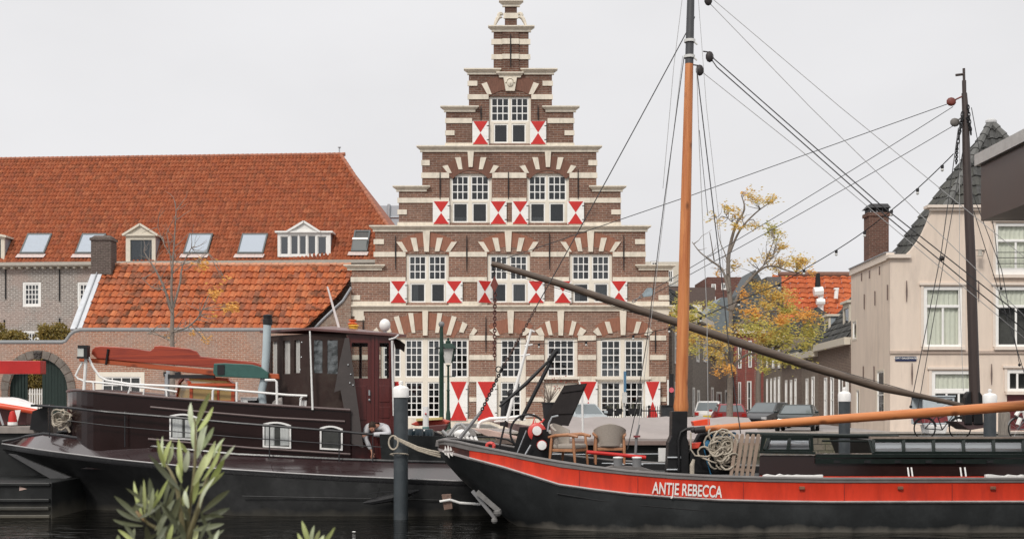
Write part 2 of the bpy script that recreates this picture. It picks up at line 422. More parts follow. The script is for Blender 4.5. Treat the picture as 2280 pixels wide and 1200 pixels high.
def mat_wood(name, c1, c2, along='x', rough=0.4, scale=2.0, coat=0.2, knots=True):
    if name in MATS: return MATS[name]
    m = bpy.data.materials.new(name); m.use_nodes = True
    t = m.node_tree; b = t.nodes['Principled BSDF']; b.inputs['Roughness'].default_value = rough
    b.inputs['Coat Weight'].default_value = coat; b.inputs['Coat Roughness'].default_value = 0.15
    co = N(t, 'ShaderNodeTexCoord'); mp = N(t, 'ShaderNodeMapping')
    s = {'x': (0.35, 7, 7), 'z': (7, 7, 0.35), 'y': (7, 0.35, 7)}[along]
    mp.inputs['Scale'].default_value = s; t.links.new(co.outputs['Object'], mp.inputs[0])
    n1 = N(t, 'ShaderNodeTexNoise'); n1.inputs['Scale'].default_value = scale; n1.inputs['Detail'].default_value = 8; n1.inputs['Roughness'].default_value = 0.7; n1.inputs['Distortion'].default_value = 0.6
    t.links.new(mp.outputs[0], n1.inputs['Vector'])
    rp = N(t, 'ShaderNodeValToRGB'); rp.color_ramp.elements[0].position = 0.35; rp.color_ramp.elements[0].color = C4(c2); rp.color_ramp.elements[1].position = 0.6; rp.color_ramp.elements[1].color = C4(c1)
    t.links.new(n1.outputs[0], rp.inputs[0]); last = rp.outputs[0]
    if knots:
        mp2 = N(t, 'ShaderNodeMapping'); s2 = tuple(1.6 if v < 1 else 3.0 for v in s); mp2.inputs['Scale'].default_value = s2; t.links.new(co.outputs['Object'], mp2.inputs[0])
        vo = N(t, 'ShaderNodeTexVoronoi'); vo.inputs['Scale'].default_value = 0.9; t.links.new(mp2.outputs[0], vo.inputs['Vector'])
        kr = N(t, 'ShaderNodeMapRange'); kr.inputs[1].default_value = 0.06; kr.inputs[2].default_value = 0.17; kr.inputs[3].default_value = 0.75; kr.inputs[4].default_value = 0
        t.links.new(vo.outputs['Distance'], kr.inputs[0])
        mm = N(t, 'ShaderNodeMix', data_type='RGBA'); mm.inputs[7].default_value = C4([c*0.3 for c in c2]); t.links.new(kr.outputs[0], mm.inputs[0]); t.links.new(last, mm.inputs[6]); last = mm.outputs[2]
    t.links.new(last, b.inputs['Base Color'])
    bp = N(t, 'ShaderNodeBump'); bp.inputs['Strength'].default_value = 0.15; bp.inputs['Distance'].default_value = 0.01
    t.links.new(n1.outputs[0], bp.inputs['Height']); t.links.new(bp.outputs[0], b.inputs['Normal'])
    MATS[name] = m
    return m
CREAM = mat('cream_stone', (0.74, 0.67, 0.56), 0.75, var=0.07, scale=4, stain=(0.36, 0.33, 0.27), stain_amt=0.45, stain_scale=1.6, stretch=(2.0,2.0,0.6))
CREAM2 = mat('cream_paint', (0.75, 0.69, 0.59), 0.6, var=0.04, scale=3, bump=0.05)
WHITE = mat('white_paint', (0.82, 0.81, 0.78), 0.5, var=0.05, scale=3, bump=0.05)
REDP = mat('red_paint', (0.52, 0.018, 0.014), 0.6, var=0.12, scale=3, bump=0.05)
IRON = mat('black_iron', (0.018, 0.018, 0.02), 0.5, var=0.2, bump=0.1)
DARK = mat('dark_interior', (0.09, 0.088, 0.085), 0.9, var=0.2)
CURT = mat('curtain', (0.45, 0.44, 0.42), 0.9, var=0.15, scale=14, stretch=(4, 4, 0.3))
CURTW = mat('white_curtain', (0.72, 0.71, 0.70), 0.9, var=0.1, scale=14, stretch=(4, 4, 0.3))
GLASS = mat_glass()
GLASSR = mat_glass('glass_mirror', (0.3, 0.32, 0.33), 0.55, 0.05)
LEAD = mat('lead_grey', (0.33, 0.34, 0.36), 0.55, var=0.12, scale=3, stain=(0.15, 0.15, 0.16), stain_amt=0.4)
GALV = mat('galvanised', (0.42, 0.44, 0.46), 0.4, metal=0.5, var=0.1)
BLACK = mat('black_paint', (0.012, 0.012, 0.013), 0.35, var=0.3, scale=2, bump=0.05)
GREYR = mat('grey_steel', (0.20, 0.20, 0.205), 0.45, var=0.12, scale=3, stain=(0.10, 0.07, 0.05), stain_amt=0.4)

def pantiles(name, p0, U, V, width, length, tw, th, matl, parent, left=None, right=None, amp=0.05, lip=0.05, seg=6, kind=None):
    """pantile roof plane as real waves and steps; U along the eave, V up the slope, left(v)/right(v) clip the ends"""
    U = Vector(U).normalized(); V = Vector(V).normalized(); Nn = U.cross(V).normalized()
    if Nn.z < 0: Nn = -Nn
    p0 = Vector(p0)
    m = MB(); m.uv = []
    rows = int(math.ceil(length/th)); cols = int(math.ceil(width/tw))
    def prof(f):   # pantile section: roll and trough
        return amp * (0.5 + 0.5*math.sin(2*math.pi*f) + 0.18*math.sin(4*math.pi*f + 0.8))
    for r in range(rows):
        v0 = r*th; v1 = min((r+1)*th, length)
        a0 = left(v0) if left else 0.0; a1 = left(v1) if left else 0.0
        b0 = right(v0) if right else width; b1 = right(v1) if right else width
        jr = random.uniform(-0.012, 0.012)
        for c in range(cols):
            if (c+1)*tw < min(a0, a1) - tw or c*tw > max(b0, b1) + tw: continue
            jt = random.uniform(-0.35, 0.5)*lip; js = random.uniform(-0.02, 0.02)
            base = len(m.v); k = 0
            for i in range(seg+1):
                f = i/seg; u = (c+f)*tw; h = prof(f)
                ua = min(max(u, a0), b0); ub = min(max(u + tw*0.12, a1), b1)
                m.v.append(tuple(p0 + U*ua + V*(v0+jr-js) + Nn*(h - 0.02)))
                m.v.append(tuple(p0 + U*ua + V*(v0+jr-js) + Nn*(h + lip + jt)))
                m.v.append(tuple(p0 + U*ub + V*(v1+jr*0+0.02) + Nn*(h*1.0)))
            if (c+1)*tw < a0 or c*tw > b0: 
                pass
            for i in range(seg):
                q = base + i*3
                m.f.append((q, q+3, q+4, q+1)); m.m.append(0); m.uv.append((c+0.5, r+0.5))
                m.f.append((q+1, q+4, q+5, q+2)); m.m.append(0); m.uv.append((c+0.5, r+0.5))
    return m.build(name, matl, parent, fix=False, smooth=False)
# ================================================================== SETTING
QY = 59.0      # far quay edge
GZ = 1.1       # street level
paving = mat_brick('street_paving', (0.30, 0.27, 0.26), (0.36, 0.33, 0.32), (0.24, 0.22, 0.21), bw=0.3, bh=0.15, rough=0.8)
# the paving pattern must lie flat: own material on x, y
def mat_paving():
    m = bpy.data.materials.new('paving_setts'); m.use_nodes = True
    t = m.node_tree; b = t.nodes['Principled BSDF']; b.inputs['Roughness'].default_value = 0.75
    g = N(t, 'ShaderNodeNewGeometry')
    br = N(t, 'ShaderNodeTexBrick'); br.inputs['Scale'].default_value = 1; br.inputs['Brick Width'].default_value = 0.4; br.inputs['Row Height'].default_value = 0.2
    br.inputs['Mortar Size'].default_value = 0.012
    br.inputs['Color1'].default_value = (0.42, 0.39, 0.385, 1); br.inputs['Color2'].default_value = (0.36, 0.335, 0.33, 1); br.inputs['Mortar'].default_value = (0.24, 0.22, 0.21, 1)
    t.links.new(g.outputs['Position'], br.inputs['Vector'])
    n1 = N(t, 'ShaderNodeTexNoise'); n1.inputs['Scale'].default_value = 0.6; n1.inputs['Detail'].default_value = 8; t.links.new(g.outputs['Position'], n1.inputs['Vector'])
    mr = N(t, 'ShaderNodeMapRange'); mr.inputs[1].default_value = 0.3; mr.inputs[2].default_value = 0.7; mr.inputs[3].default_value = 0.8; mr.inputs[4].default_value = 1.1
    t.links.new(n1.outputs[0], mr.inputs[0])
    mx = N(t, 'ShaderNodeMix', data_type='RGBA', blend_type='MULTIPLY'); mx.inputs[0].default_value = 1
    t.links.new(br.outputs[0], mx.inputs[6]); t.links.new(mr.outputs[0], mx.inputs[7]); t.links.new(mx.outputs[2], b.inputs['Base Color'])
    return m
m = MB()
xs = [-600, -60, -30, -10, 10, 30, 60, 600]; ys = [QY, 75, 110, 200, 800]
for i in range(len(xs)-1):
    for j in range(len(ys)-1):
        m.add([(xs[i], ys[j], GZ), (xs[i+1], ys[j], GZ), (xs[i+1], ys[j+1], GZ), (xs[i], ys[j+1], GZ)], [(0, 1, 2, 3)])
tag(m.build('street', mat_paving(), origin=(0, QY, GZ)), kind='structure')
m = MB()
m.box(-120, 120, QY, QY+0.9, -1.5, GZ-0.004)
stone = mat_brick('quay_stone', (0.20, 0.17, 0.13), (0.13, 0.12, 0.10), (0.05, 0.045, 0.04), bw=0.7, bh=0.3, ms=0.02, patch=(0.09, 0.10, 0.05), patch_amt=0.8)
w = m.build('quay_wall', stone); tag(w, kind='structure')
m = MB()
for i in range(60):
    x = -60 + i*2.0
    m.box(x, x+1.99, QY-0.12, QY+0.5, GZ+0.001, GZ+0.09)
tag(m.build('quay_coping', mat('coping', (0.38, 0.34, 0.30), 0.8, var=0.15, scale=3)), kind='structure')
# near bank, where the camera stands and the shrubs grow
m = MB()
m.add([(-60, -60, 0.95), (60, -60, 0.95), (60, 6, 0.95), (-60, 6, 0.95), (-60, 6.8, -1.5), (60, 6.8, -1.5)], [(0, 1, 2, 3), (3, 2, 5, 4)])
tag(m.build('near_bank', mat('soil', (0.10, 0.08, 0.05), 0.9, var=0.3)), kind='structure')
def mat_water():
    m = bpy.data.materials.new('canal_water'); m.use_nodes = True
    t = m.node_tree; b = t.nodes['Principled BSDF']
    b.inputs['Base Color'].default_value = (0.003, 0.003, 0.0025, 1); b.inputs['Roughness'].default_value = 0.04
    b.inputs['IOR'].default_value = 1.33
    g = N(t, 'ShaderNodeNewGeometry'); mp = N(t, 'ShaderNodeMapping'); mp.inputs['Scale'].default_value = (0.45, 2.2, 1)
    t.links.new(g.outputs['Position'], mp.inputs[0])
    n1 = N(t, 'ShaderNodeTexNoise'); n1.inputs['Scale'].default_value = 1.6; n1.inputs['Detail'].default_value = 3; n1.inputs['Distortion'].default_value = 0.8
    t.links.new(mp.outputs[0], n1.inputs['Vector'])
    bp = N(t, 'ShaderNodeBump'); bp.inputs['Strength'].default_value = 0.5; bp.inputs['Distance'].default_value = 0.12
    t.links.new(n1.outputs[0], bp.inputs['Height']); t.links.new(bp.outputs[0], b.inputs['Normal'])
    return m
m = MB()
m.add([(-200, 5, 0), (200, 5, 0), (200, QY+0.2, 0), (-200, QY+0.2, 0)], [(0, 1, 2, 3)])
tag(m.build('water', mat_water(), origin=(0, 30, 0)), kind='structure')
# ================================================================== STEPPED GABLE HOUSE
GY = 70.0
def gx(px): return X(px, GY)
def gz(py): return Z(py, GY)
GB = mat_brick('gable_brick', (0.30, 0.155, 0.105), (0.215, 0.11, 0.08), (0.42, 0.35, 0.29), bw=0.42, bh=0.125, ms=0.014,
               dark=(0.22, 0.19, 0.19), z_dark=(8.0, 25.0), patch=(0.30, 0.20, 0.155), patch_amt=0.45)
GARCH = mat('arch_brick', (0.285, 0.125, 0.08), 0.85, var=0.3, scale=14, stretch=(3.5, 1, 0.25), bump=0.4)
GARCHD = mat('dark_arch_brick', (0.17, 0.08, 0.055), 0.85, var=0.35, scale=14, stretch=(3.5, 1, 0.25), bump=0.4)
gable = thing('gable_house', (gx(1136), GY, GZ), 'tall brown brick house with a stepped gable, cream stone bands and red and white shutters', 'house')
rects_px = [(783,1489,602,966),(835,1437,512,602),(888,1382,424,512),(940,1328,335,424),(993,1277,248,335),(1044,1229,164,248),(1099,1177,66,164),(1124,1151,10,66)]
rects = [(gx(a), gx(b), gz(d), gz(c)) for a, b, c, d in rects_px]
wins = []   # opening (px), lights (px x0,x1,y0,y1,cols,rows), curtains
def W(x0, x1, y0, y1, lights, curt=(), glass=None): wins.append((x0, x1, y0, y1, lights, curt, glass))
W(1089, 1182, 215, 320, [(1093,1134,217,270,3,3),(1137,1177,217,270,3,3),(1099,1131,275,318,1,1),(1139,1171,275,318,1,1)])
for c in (1048, 1220):
    W(c-47, c+47, 387, 496, [(c-43,c-4,391,446,3,3),(c,c+41,391,446,3,3),(c-40,c-6,451,495,1,1),(c+3,c+37,451,495,1,1)], [(c-40, c-6, 482, 495)])
for c, cu in ((951, [(905,930,566,670),(958,972,566,615),(988,999,566,620)]), (1132, [(1100,1130,566,620),(1140,1178,575,672)]), (1315, [(1268,1300,566,620),(1275,1292,628,672),(1325,1352,566,620),(1322,1356,628,672)])):
    W(c-47, c+48, 565, 674, [(c-41,c-2,569,623,3,3),(c+3,c+42,569,623,3,3),(c-38,c-4,630,673,1,1),(c+8,c+40,630,673,1,1)], cu)
W(848, 1044, 752, 932, [(x-1,x+38,756,840,3,5) for x in (854,903,953,1004)] + [(x-1,x+38,850,929,3,5) for x in (854,903,953,1004)], [(904,940,760,800),(954,990,762,790)])
W(1104, 1171, 752, 932, [(1115,1160,756,840,3,5),(1115,1160,850,929,3,5)], [(1117,1128,852,880)])
W(1212, 1286, 752, 840, [(1219,1279,756,838,4,5)])
W(1328, 1446, 752, 932, [(1338,1382,757,840,3,5),(1391,1433,757,840,3,5),(1338,1382,850,929,3,5),(1391,1433,850,929,3,5)], [(1336,1440,776,842),(1420,1436,850,929)])
doorpx = (1212, 1286, 852, 940)
holes = [(gx(a), gx(b), gz(d), gz(c)) for a, b, c, d, *_ in wins] + [(gx(1212), gx(1286), gz(940), gz(852))]
def gmap(u, w, d): return (u, GY + d, w)
m = MB(); cells_wall(m, rects, holes, gmap, 0.45)
m.build('wall', GB, gable)
# sides and back so that the house is a closed body, and its roof
m = MB(); m.box(gx(783), gx(783)+0.4, GY+0.452, GY+16, GZ, gz(604)); m.box(gx(1489)-0.4, gx(1489), GY+0.452, GY+16, GZ, gz(604)); m.box(gx(783), gx(1489), GY+16.002, GY+16.4, GZ, gz(604))
m.build('side_wall', GB, gable)
rt = mat_tile('grey_tiles', [(0.05,0.05,0.055),(0.08,0.08,0.085),(0.11,0.11,0.115),(0.065,0.065,0.07)], dirt_amt=0.3)
apx, apz = gx(1136), gz(250)
for s in (-1, 1):
    ex = gx(845) if s < 0 else gx(1427)
    sl_ = Vector((apx-ex, 0, apz-gz(640))); L = sl_.length
    pantiles('roof', (ex, GY+0.46 if s < 0 else GY+16.3, gz(640)), (0, 1 if s < 0 else -1, 0), sl_, 15.8, L, 0.4, 0.45, rt, gable, seg=4)
# ---- cornices
def cornice(m, x0, x1, ztop, zbot, y=GY, proud=0.28, endl=True, endr=True):
    h = ztop - zbot
    a = ztop - h*0.22; b = ztop - h*0.55
    el = proud*0.9 if endl else 0; er = proud*0.9 if endr else 0
    m.box(x0-el, x1+er, y-proud, y+0.1, a, ztop)
    k = 0.42
    m.hexa([(x0-el*k, y-proud*k, b), (x1+er*k, y-proud*k, b), (x1+er*k, y+0.1, b), (x0-el*k, y+0.1, b)],
           [(x0-el*0.9, y-proud*0.9, a-0.002), (x1+er*0.9, y-proud*0.9, a-0.002), (x1+er*0.9, y+0.1, a-0.002), (x0-el*0.9, y+0.1, a-0.002)])
    m.box(x0-el*0.25, x1+er*0.25, y-proud*0.3, y+0.1, zbot, b-0.002)
cn_list = [(776,848,590,602),(1424,1494,590,602),(833,1439,503,516),(885,948,415,427),(1321,1384,415,427),(938,1330,326,339),(991,1056,238,250),(1217,1280,238,250),(1043,1106,155,167),(1169,1231,155,167),(1097,1180,60,72),(1121,1155,3,16),(778,1492,680,693)]
for x0, x1, y0, y1 in cn_list:
    m = MB(); cornice(m, gx(x0), gx(x1), gz(y0), gz(y1)); m.build('cornice', CREAM, gable)
m = MB()
cornice(m, gx(1113), gx(1158), gz(163), gz(174), y=GY-0.06, proud=0.22)
m.build('keystone_cornice', CREAM, gable)
# slender pier on the gable's front, up to the pinnacle
m = MB(); m.box(gx(1119), gx(1155), GY-0.09, GY, gz(162), gz(73)); m.build('pinnacle_pier', GB, gable)
m = MB(); m.box(gx(1126), gx(1149), GY+0.05, GY+0.4, gz(3), gz(-18)); m.build('finial_base', CREAM, gable)
# ---- stone bands
def band(x0, x1, y0, y1, pr=0.055, skip=()):
    segs = [(x0, x1)]
    for s0, s1 in skip:
        ns = []
        for a, b in segs:
            if s1 <= a or s0 >= b: ns.append((a, b)); continue
            if s0 > a: ns.append((a, s0))
            if s1 < b: ns.append((s1, b))
        segs = ns
    for a, b in segs:
        if b - a < 1.5: continue
        m = MB(); m.box(gx(a), gx(b), GY-pr, GY+0.05, gz(y1), gz(y0)); m.build('stone_band', CREAM, gable)
band(1094,1118.8,88,100); band(1155.2,1181,88,100); band(1094,1118.8,122,133); band(1155.2,1181,122,133)
for a_, b_, c_, d_ in ((1118.5,1135.5,88,100),(1138,1155.5,88,100),(1118.5,1135.5,122,133),(1138,1155.5,122,133)):
    m = MB(); m.box(gx(a_), gx(b_), GY-0.14, GY-0.09, gz(d_), gz(c_)); m.build('stone_band', CREAM, gable)
band(1121,1154,30,42)
band(1041,1063,181,192); band(1208,1231,181,192)
band(1041,1231,211,222,skip=[(1088,1183)]); band(991,1279,264,275,skip=[(1051,1219)])
band(991,1012,291,302); band(1257,1279,291,302); band(991,1279,319,327.5,skip=[(1089,1182)], pr=0.07)
band(938,957,357,369); band(1310,1330,357,369)
band(938,1330,385,397,skip=[(1000,1096),(1172,1268)]); band(885,1383,441,452,skip=[(1000,1096),(1172,1268)])
band(885,906,467,478); band(1361,1383,467,478); band(885,1383,495,504,pr=0.07, skip=[(1001,1095),(1173,1267)])
band(832,855,533,544); band(1414,1437,533,544)
band(832,1438,561,572,skip=[(903,1000),(1084,1181),(1267,1364)]); band(781,1490,617,628,skip=[(903,1000),(1084,1181),(1267,1364)])
band(781,802,657,668); band(1466,1490,657,668); band(779,1490,671,680.5,pr=0.1, skip=[(904,999),(1085,1180),(1268,1363)])
wsk = [(847,1045),(1103,1172),(1211,1287),(1327,1447)]
band(783,810,693,704,pr=0.08); band(790,812,704,714,pr=0.08); band(1461,1489,693,704,pr=0.08); band(1463,1484,704,714,pr=0.08)
band(783,1483,746.5,758,skip=wsk); band(783,1483,790,801,skip=wsk); band(783,1483,838,850,skip=wsk,pr=0.07); band(783,1483,884,894,skip=wsk)
band(783,1489,932,966,pr=0.09,skip=[(1212,1286)])
# ---- radiating stones and keystones
def quad4(m, pts, pr):   # pts px top-left, top-right, bottom-right, bottom-left
    m.prism([(gx(x), gz(y)) for x, y in pts], GY-pr, GY+0.02)
def stone4(pts, pr):
    m = MB(); quad4(m, pts, pr); m.build('voussoir', CREAM, gable)
for c in (950.0, 1132.0, 1315.0):
    stone4([(c-8.5,514.5),(c+7.5,514.5),(c+5,561),(c-5,561)], 0.12)
    for s in (-1, 1):
        stone4([(c+s*67.5,539),(c+s*55,539),(c+s*42,561),(c+s*51.5,561)], 0.07)
        stone4([(c+s*36,530),(c+s*23,530),(c+s*18,560),(c+s*28,560)], 0.07)
for c in (1048.0, 1220.0):
    stone4([(c-7,338),(c+7,338),(c+4.5,373),(c-4.5,373)], 0.12)
    for s in (-1, 1):
        stone4([(c+s*35,351),(c+s*22,351),(c+s*18,378),(c+s*27,378)], 0.07)
        stone4([(c+s*63,371),(c+s*51,368),(c+s*42,386),(c+s*51,386)], 0.07)
for s in (-1, 1): stone4([(1136+s*64,188),(1136+s*52,184),(1136+s*41,211),(1136+s*51,211)], 0.07)
stone4([(1121,174),(1151,174),(1146,204),(1126,204)], 0.14)
c = 947.0
stone4([(c-6.5,692),(c+6.5,692),(c+5,747),(c-5,747)], 0.13)
for s in (-1, 1):
    for q in ([(38,697),(27,697),(22,741),(30,741)], [(70,706),(59,703),(47,746),(57,746)], [(94,722),(83,716),(75,739),(85,741)], [(116,736),(108,729),(98,746),(108,746)]):
        stone4([(c+s*x, y) for x, y in q], 0.075)
for c, kb, qs in ((1137.0, 742, [[(48,735),(33,729),(24,747),(32,747)]]), (1248.5, 747, [[(35,717),(25,714),(18,746),(27,746)], [(57,736),(44,728),(36,746),(48,747)]]), (1387.0, 746, [[(41,716),(30,716),(23,742),(33,742)], [(67,738),(56,728),(47,746),(57,747)]])):
    stone4([(c-7.5,692),(c+7.5,692),(c+5,kb),(c-5,kb)], 0.13)
    for s in (-1, 1):
        for q in qs: stone4([(c+s*x, y) for x, y in q], 0.075)
# arches of upright brick between the stones
def arch(m, c, ybase, ri, ro, a0, a1, yc, pr=0.03):
    n = 10
    pin = [(c + ri*math.sin(a0+(a1-a0)*i/n), yc - ri*math.cos(a0+(a1-a0)*i/n)) for i in range(n+1)]
    pou = [(c + ro*math.sin(a0+(a1-a0)*i/n), yc - ro*math.cos(a0+(a1-a0)*i/n)) for i in range(n+1)]
    for i in range(n):
        quad4(m, [pou[i], pou[i+1], pin[i+1], pin[i]], pr)
for a_ in [((1048,386,52,84,R(-50),R(50),432),GARCHD),((1220,386,52,84,R(-50),R(50),432),GARCHD),((1136,211,80,112,R(-37),R(37),280),GARCHD),
           ((950,561,78,110,R(-38),R(38),628,0.02),GARCH),((1132,561,78,110,R(-38),R(38),628,0.02),GARCH),((1315,561,78,110,R(-38),R(38),628,0.02),GARCH),
           ((947,746,112,150,R(-34),R(34),846,0.02),GARCH),((1137,746,62,92,R(-33),R(33),802,0.02),GARCH),((1248.5,746,66,94,R(-36),R(36),806,0.02),GARCH),((1387,746,76,106,R(-36),R(36),812,0.02),GARCH)]:
    m = MB(); arch(m, *a_[0]); m.build('brick_arch', a_[1], gable)
# scrolls beside the finial
for s in (-1, 1):
    m = MB(); pts = []
    for k in range(19):
        t = k/18
        if t < 0.4:
            a = t/0.4*R(250); rr = 5.2*(1-0.45*(1-t/0.4))
            pts.append((1136+s*(21-rr*math.cos(a)*0.9), 33-rr*math.sin(a)))
        else:
            q = (t-0.4)/0.6
            pts.append((1136+s*(18+q*17), 37+q*q*20-4*math.sin(q*3.1)))
    m.tube([(gx(x), GY+0.15, gz(y)) for x, y in pts], [0.06+0.06*abs(math.sin(i*0.35)) for i in range(19)], 6)
    m.build('scroll', CREAM, gable, smooth=True)
# carved mask on the keystone (a plain worn face)
m = MB(); m.ball((gx(1136), GY-0.15, gz(187)), 0.19, 10, sc=(1, 0.5, 1.15)); m.ball((gx(1136), GY-0.26, gz(188)), 0.05, 6, sc=(0.8, 1, 1.5))
m.tube([(gx(1136)+0.24*math.cos(a/6*3.14), GY-0.16, gz(186)+0.25*math.sin(a/6*3.14)) for a in range(7)], 0.05, 5)
m.build('carved_mask', CREAM, gable, smooth=True)
# ---- wall ties
for x, y0, y1 in [(980,383,444),(1132,383,444),(1287,377,444),(881,525,601),(1039.5,525,603),(1223.5,520,600),(1388.5,525,603),(1137,78,152),(1071,236,272),(1198,236,272),(1082,705,785),(1459,735,786),(809,712,745)]:
    m = MB(); yy = GY-0.17 if y1 < 153 else GY-0.10
    m.tube([(gx(x), yy, gz(y0)), (gx(x), yy, gz((y0+y1)/2)), (gx(x), yy, gz(y1))], [0.02, 0.04, 0.02], 6)
    m.build('wall_tie', IRON, gable)
# ---- windows
def window(parent, mapf, x0, x1, z0, z1, lights, curt=(), frame=CREAM2, sash=WHITE, recess=0.10, bar=0.052, glass=GLASS, backd=0.9, curt_mat=CURT, dark=DARK, sash_w=0.075):
    """opening x0..x1, z0..z1 in wall coordinates; lights (x0,x1,z0,z1,cols,rows)"""
    m = MB()
    cells_wall(m, [(x0+0.003, x1-0.003, z0+0.003, z1-0.003)], [l[:4] for l in lights], lambda u, w, d: mapf(u, w, recess+d), 0.12)
    fr = m.build('window', frame, parent)
    for (a, b, c, d, nc, nr) in lights:
        m = MB()
        s = min(sash_w, (b-a)*0.12)
        hs = []
        pw = (b-a-2*s-(nc-1)*bar)/nc; ph = (d-c-2*s-(nr-1)*bar)/nr
        for i in range(nc):
            for j in range(nr):
                ua = a+s+i*(pw+bar); wa = c+s+j*(ph+bar)
                hs.append((ua, ua+pw, wa, wa+ph))
        cells_wall(m, [(a+0.002, b-0.002, c+0.002, d-0.002)], hs, lambda u, w, dd: mapf(u, w, recess+0.03+dd), 0.05)
        m.build('sash', sash, fr)
    m = MB()
    a, b, c, d = min(l[0] for l in lights), max(l[1] for l in lights), min(l[2] for l in lights), max(l[3] for l in lights)
    m.add([mapf(a, c, recess+0.055), mapf(b, c, recess+0.055), mapf(b, d, recess+0.055), mapf(a, d, recess+0.055)], [(0, 1, 2, 3)])
    m.build('pane', glass, fr, fix=False)
    m = MB()
    cells_wall(m, [(x0-0.05, x1+0.05, z0-0.05, z1+0.05)], [], lambda u, w, d: mapf(u, w, recess+backd+d), 0.05)
    for (u0, u1) in ((x0-0.05, x0-0.01), (x1+0.01, x1+0.05)):
        cells_wall(m, [(u0, u1, z0, z1)], [], lambda u, w, d: mapf(u, w, recess+0.13+d), backd-0.14)
    for (w0, w1) in ((z0-0.05, z0-0.01), (z1+0.01, z1+0.05)):
        cells_wall(m, [(x0, x1, w0, w1)], [], lambda u, w, d: mapf(u, w, recess+0.13+d), backd-0.14)
    m.build('room_behind', dark, fr)
    if curt:
        m = MB()
        for (a, b, c, d) in curt:
            n = max(3, int((b-a)/0.07)); vs = []; fs = []
            for i in range(n+1):
                u = a+(b-a)*i/n; dd = recess+0.2+0.03*math.sin(i*1.9)+0.012*random.random()
                vs += [mapf(u, c, dd), mapf(u, d, dd)]
            for i in range(n): fs.append((2*i, 2*i+2, 2*i+3, 2*i+1))
            m.add(vs, fs)
        m.build('curtain', curt_mat, fr, fix=False, smooth=True)
    return fr
for (x0, x1, y0, y1, lights, curt, gl) in wins:
    window(gable, gmap, gx(x0), gx(x1), gz(y1), gz(y0), [(gx(a), gx(b), gz(d), gz(c), nc, nr) for a, b, c, d, nc, nr in lights],
           [(gx(a), gx(b), gz(d), gz(c)) for a, b, c, d in curt], curt_mat=(CURTW if x0 == 1328 else CURT), backd=0.7)
# sills
m = MB()
for x0, x1, y in ((1208,1290,839),(1324,1450,839)):
    m.box(gx(x0), gx(x1), GY-0.16, GY-0.072, gz(y+5), gz(y-1))
m.build('sill', CREAM2, gable)
# door with fanlight panel
m = MB(); m.box(gx(1213), gx(1285), GY+0.14, GY+0.2, gz(940), gz(853))
m.box(gx(1222), gx(1247), GY+0.10, GY+0.139, gz(932), gz(870)); m.box(gx(1251), gx(1277), GY+0.10, GY+0.139, gz(932), gz(870))
dd = m.build('door', CREAM2, gable)
m = MB(); m.ball((gx(1249), GY+0.08, gz(905)), 0.05, 8); m.build('handle', IRON, dd)
# shutters
def shutter(x0, x1, y0, y1, parent=gable, open_=0.0, pivot=None):
    u0, u1, w0, w1 = gx(x0), gx(x1), gz(y1), gz(y0); W_ = u1-u0; H_ = w1-w0
    y = GY-0.13
    def T(p):
        if not open_: return p
        px_ = gx(pivot); dx = p[0]-px_; dy = p[1]-y
        c, s = math.cos(open_), math.sin(open_)
        return (px_ + dx*c - dy*s, y + dx*s + dy*c, p[2])
    m = MB()
    n = 3
    for i in range(n):
        a = w0 + H_*i/n + (0.012 if i else 0); m.box(u0, u1, y, y+0.05, a, w0+H_*(i+1)/n)
    m.box(u0+0.02, u1-0.02, y+0.01, y+0.055, w0+0.01, w1-0.01)
    cx_, cz_ = (u0+u1)/2, (w0+w1)/2; e = W_*0.05
    m.prism([(u0+e, w1-0.01), (cx_, cz_+0.015), (u1-e, w1-0.01)], y-0.012, y+0.002, 1)
    m.prism([(u0+e, w0+0.01), (u1-e, w0+0.01), (cx_, cz_-0.015)], y-0.012, y+0.002, 1)
    m.box(u0+e*1.1, u1-e*1.1, y-0.03, y-0.0122, w0+0.01, w0+H_*0.07, 1)
    for q in (0.2, 0.8):
        m.box(u1-0.10 if x0 < pivot_side(x0) else u0-0.05, u1+0.05 if x0 < pivot_side(x0) else u0+0.10, y-0.02, y-0.013, w0+H_*q-0.02, w0+H_*q+0.02, 2)
    m.v = [T(v) for v in m.v]
    m.build('shutter', [WHITE, REDP, IRON], parent)
def pivot_side(x): return x+1
for a, b, c, d in [(1052,1088,271,323),(1180,1216,271,323),(964,1001,449,500),(1091,1128,449,500),(1140,1176,449,500),(1263,1300,449,500),
                   (869,906,626,675),(993,1030,626,675),(1175,1212,626,675),(1234,1272,626,675),(1359,1396,626,675),
                   (857,893,849,936),(1001,1041,849,936),(1061,1106,849,936),(1289,1330,849,936)]:
    shutter(a, b, c, d)
shutter(1060, 1097, 626, 675, open_=R(35), pivot=1085)
shutter(1436, 1470, 849, 936, open_=R(-20), pivot=1438)
# rough brick shoulder between the lean-to roof and the gable
m = MB()
m.prism([(gx(700), gz(735)), (gx(722), gz(712)), (gx(745), gz(690)), (gx(765), gz(672)), (gx(782.5), gz(645)), (gx(782.5), gz(966)), (gx(700), gz(966))], GY-0.3, GY+0.3)
m.build('shoulder_wall', mat_brick('shoulder_brick', (0.30, 0.20, 0.15), (0.24, 0.14, 0.10), (0.38, 0.33, 0.28), bw=0.42, bh=0.125, patch=(0.30, 0.27, 0.23)), gable)
m = MB()
m.tube([(gx(x), GY-0.35, gz(y)) for x, y in ((692,742),(722,711),(745,689),(765,671),(784,641))], 0.07, 6)
m.build('lead_flashing', LEAD, gable)
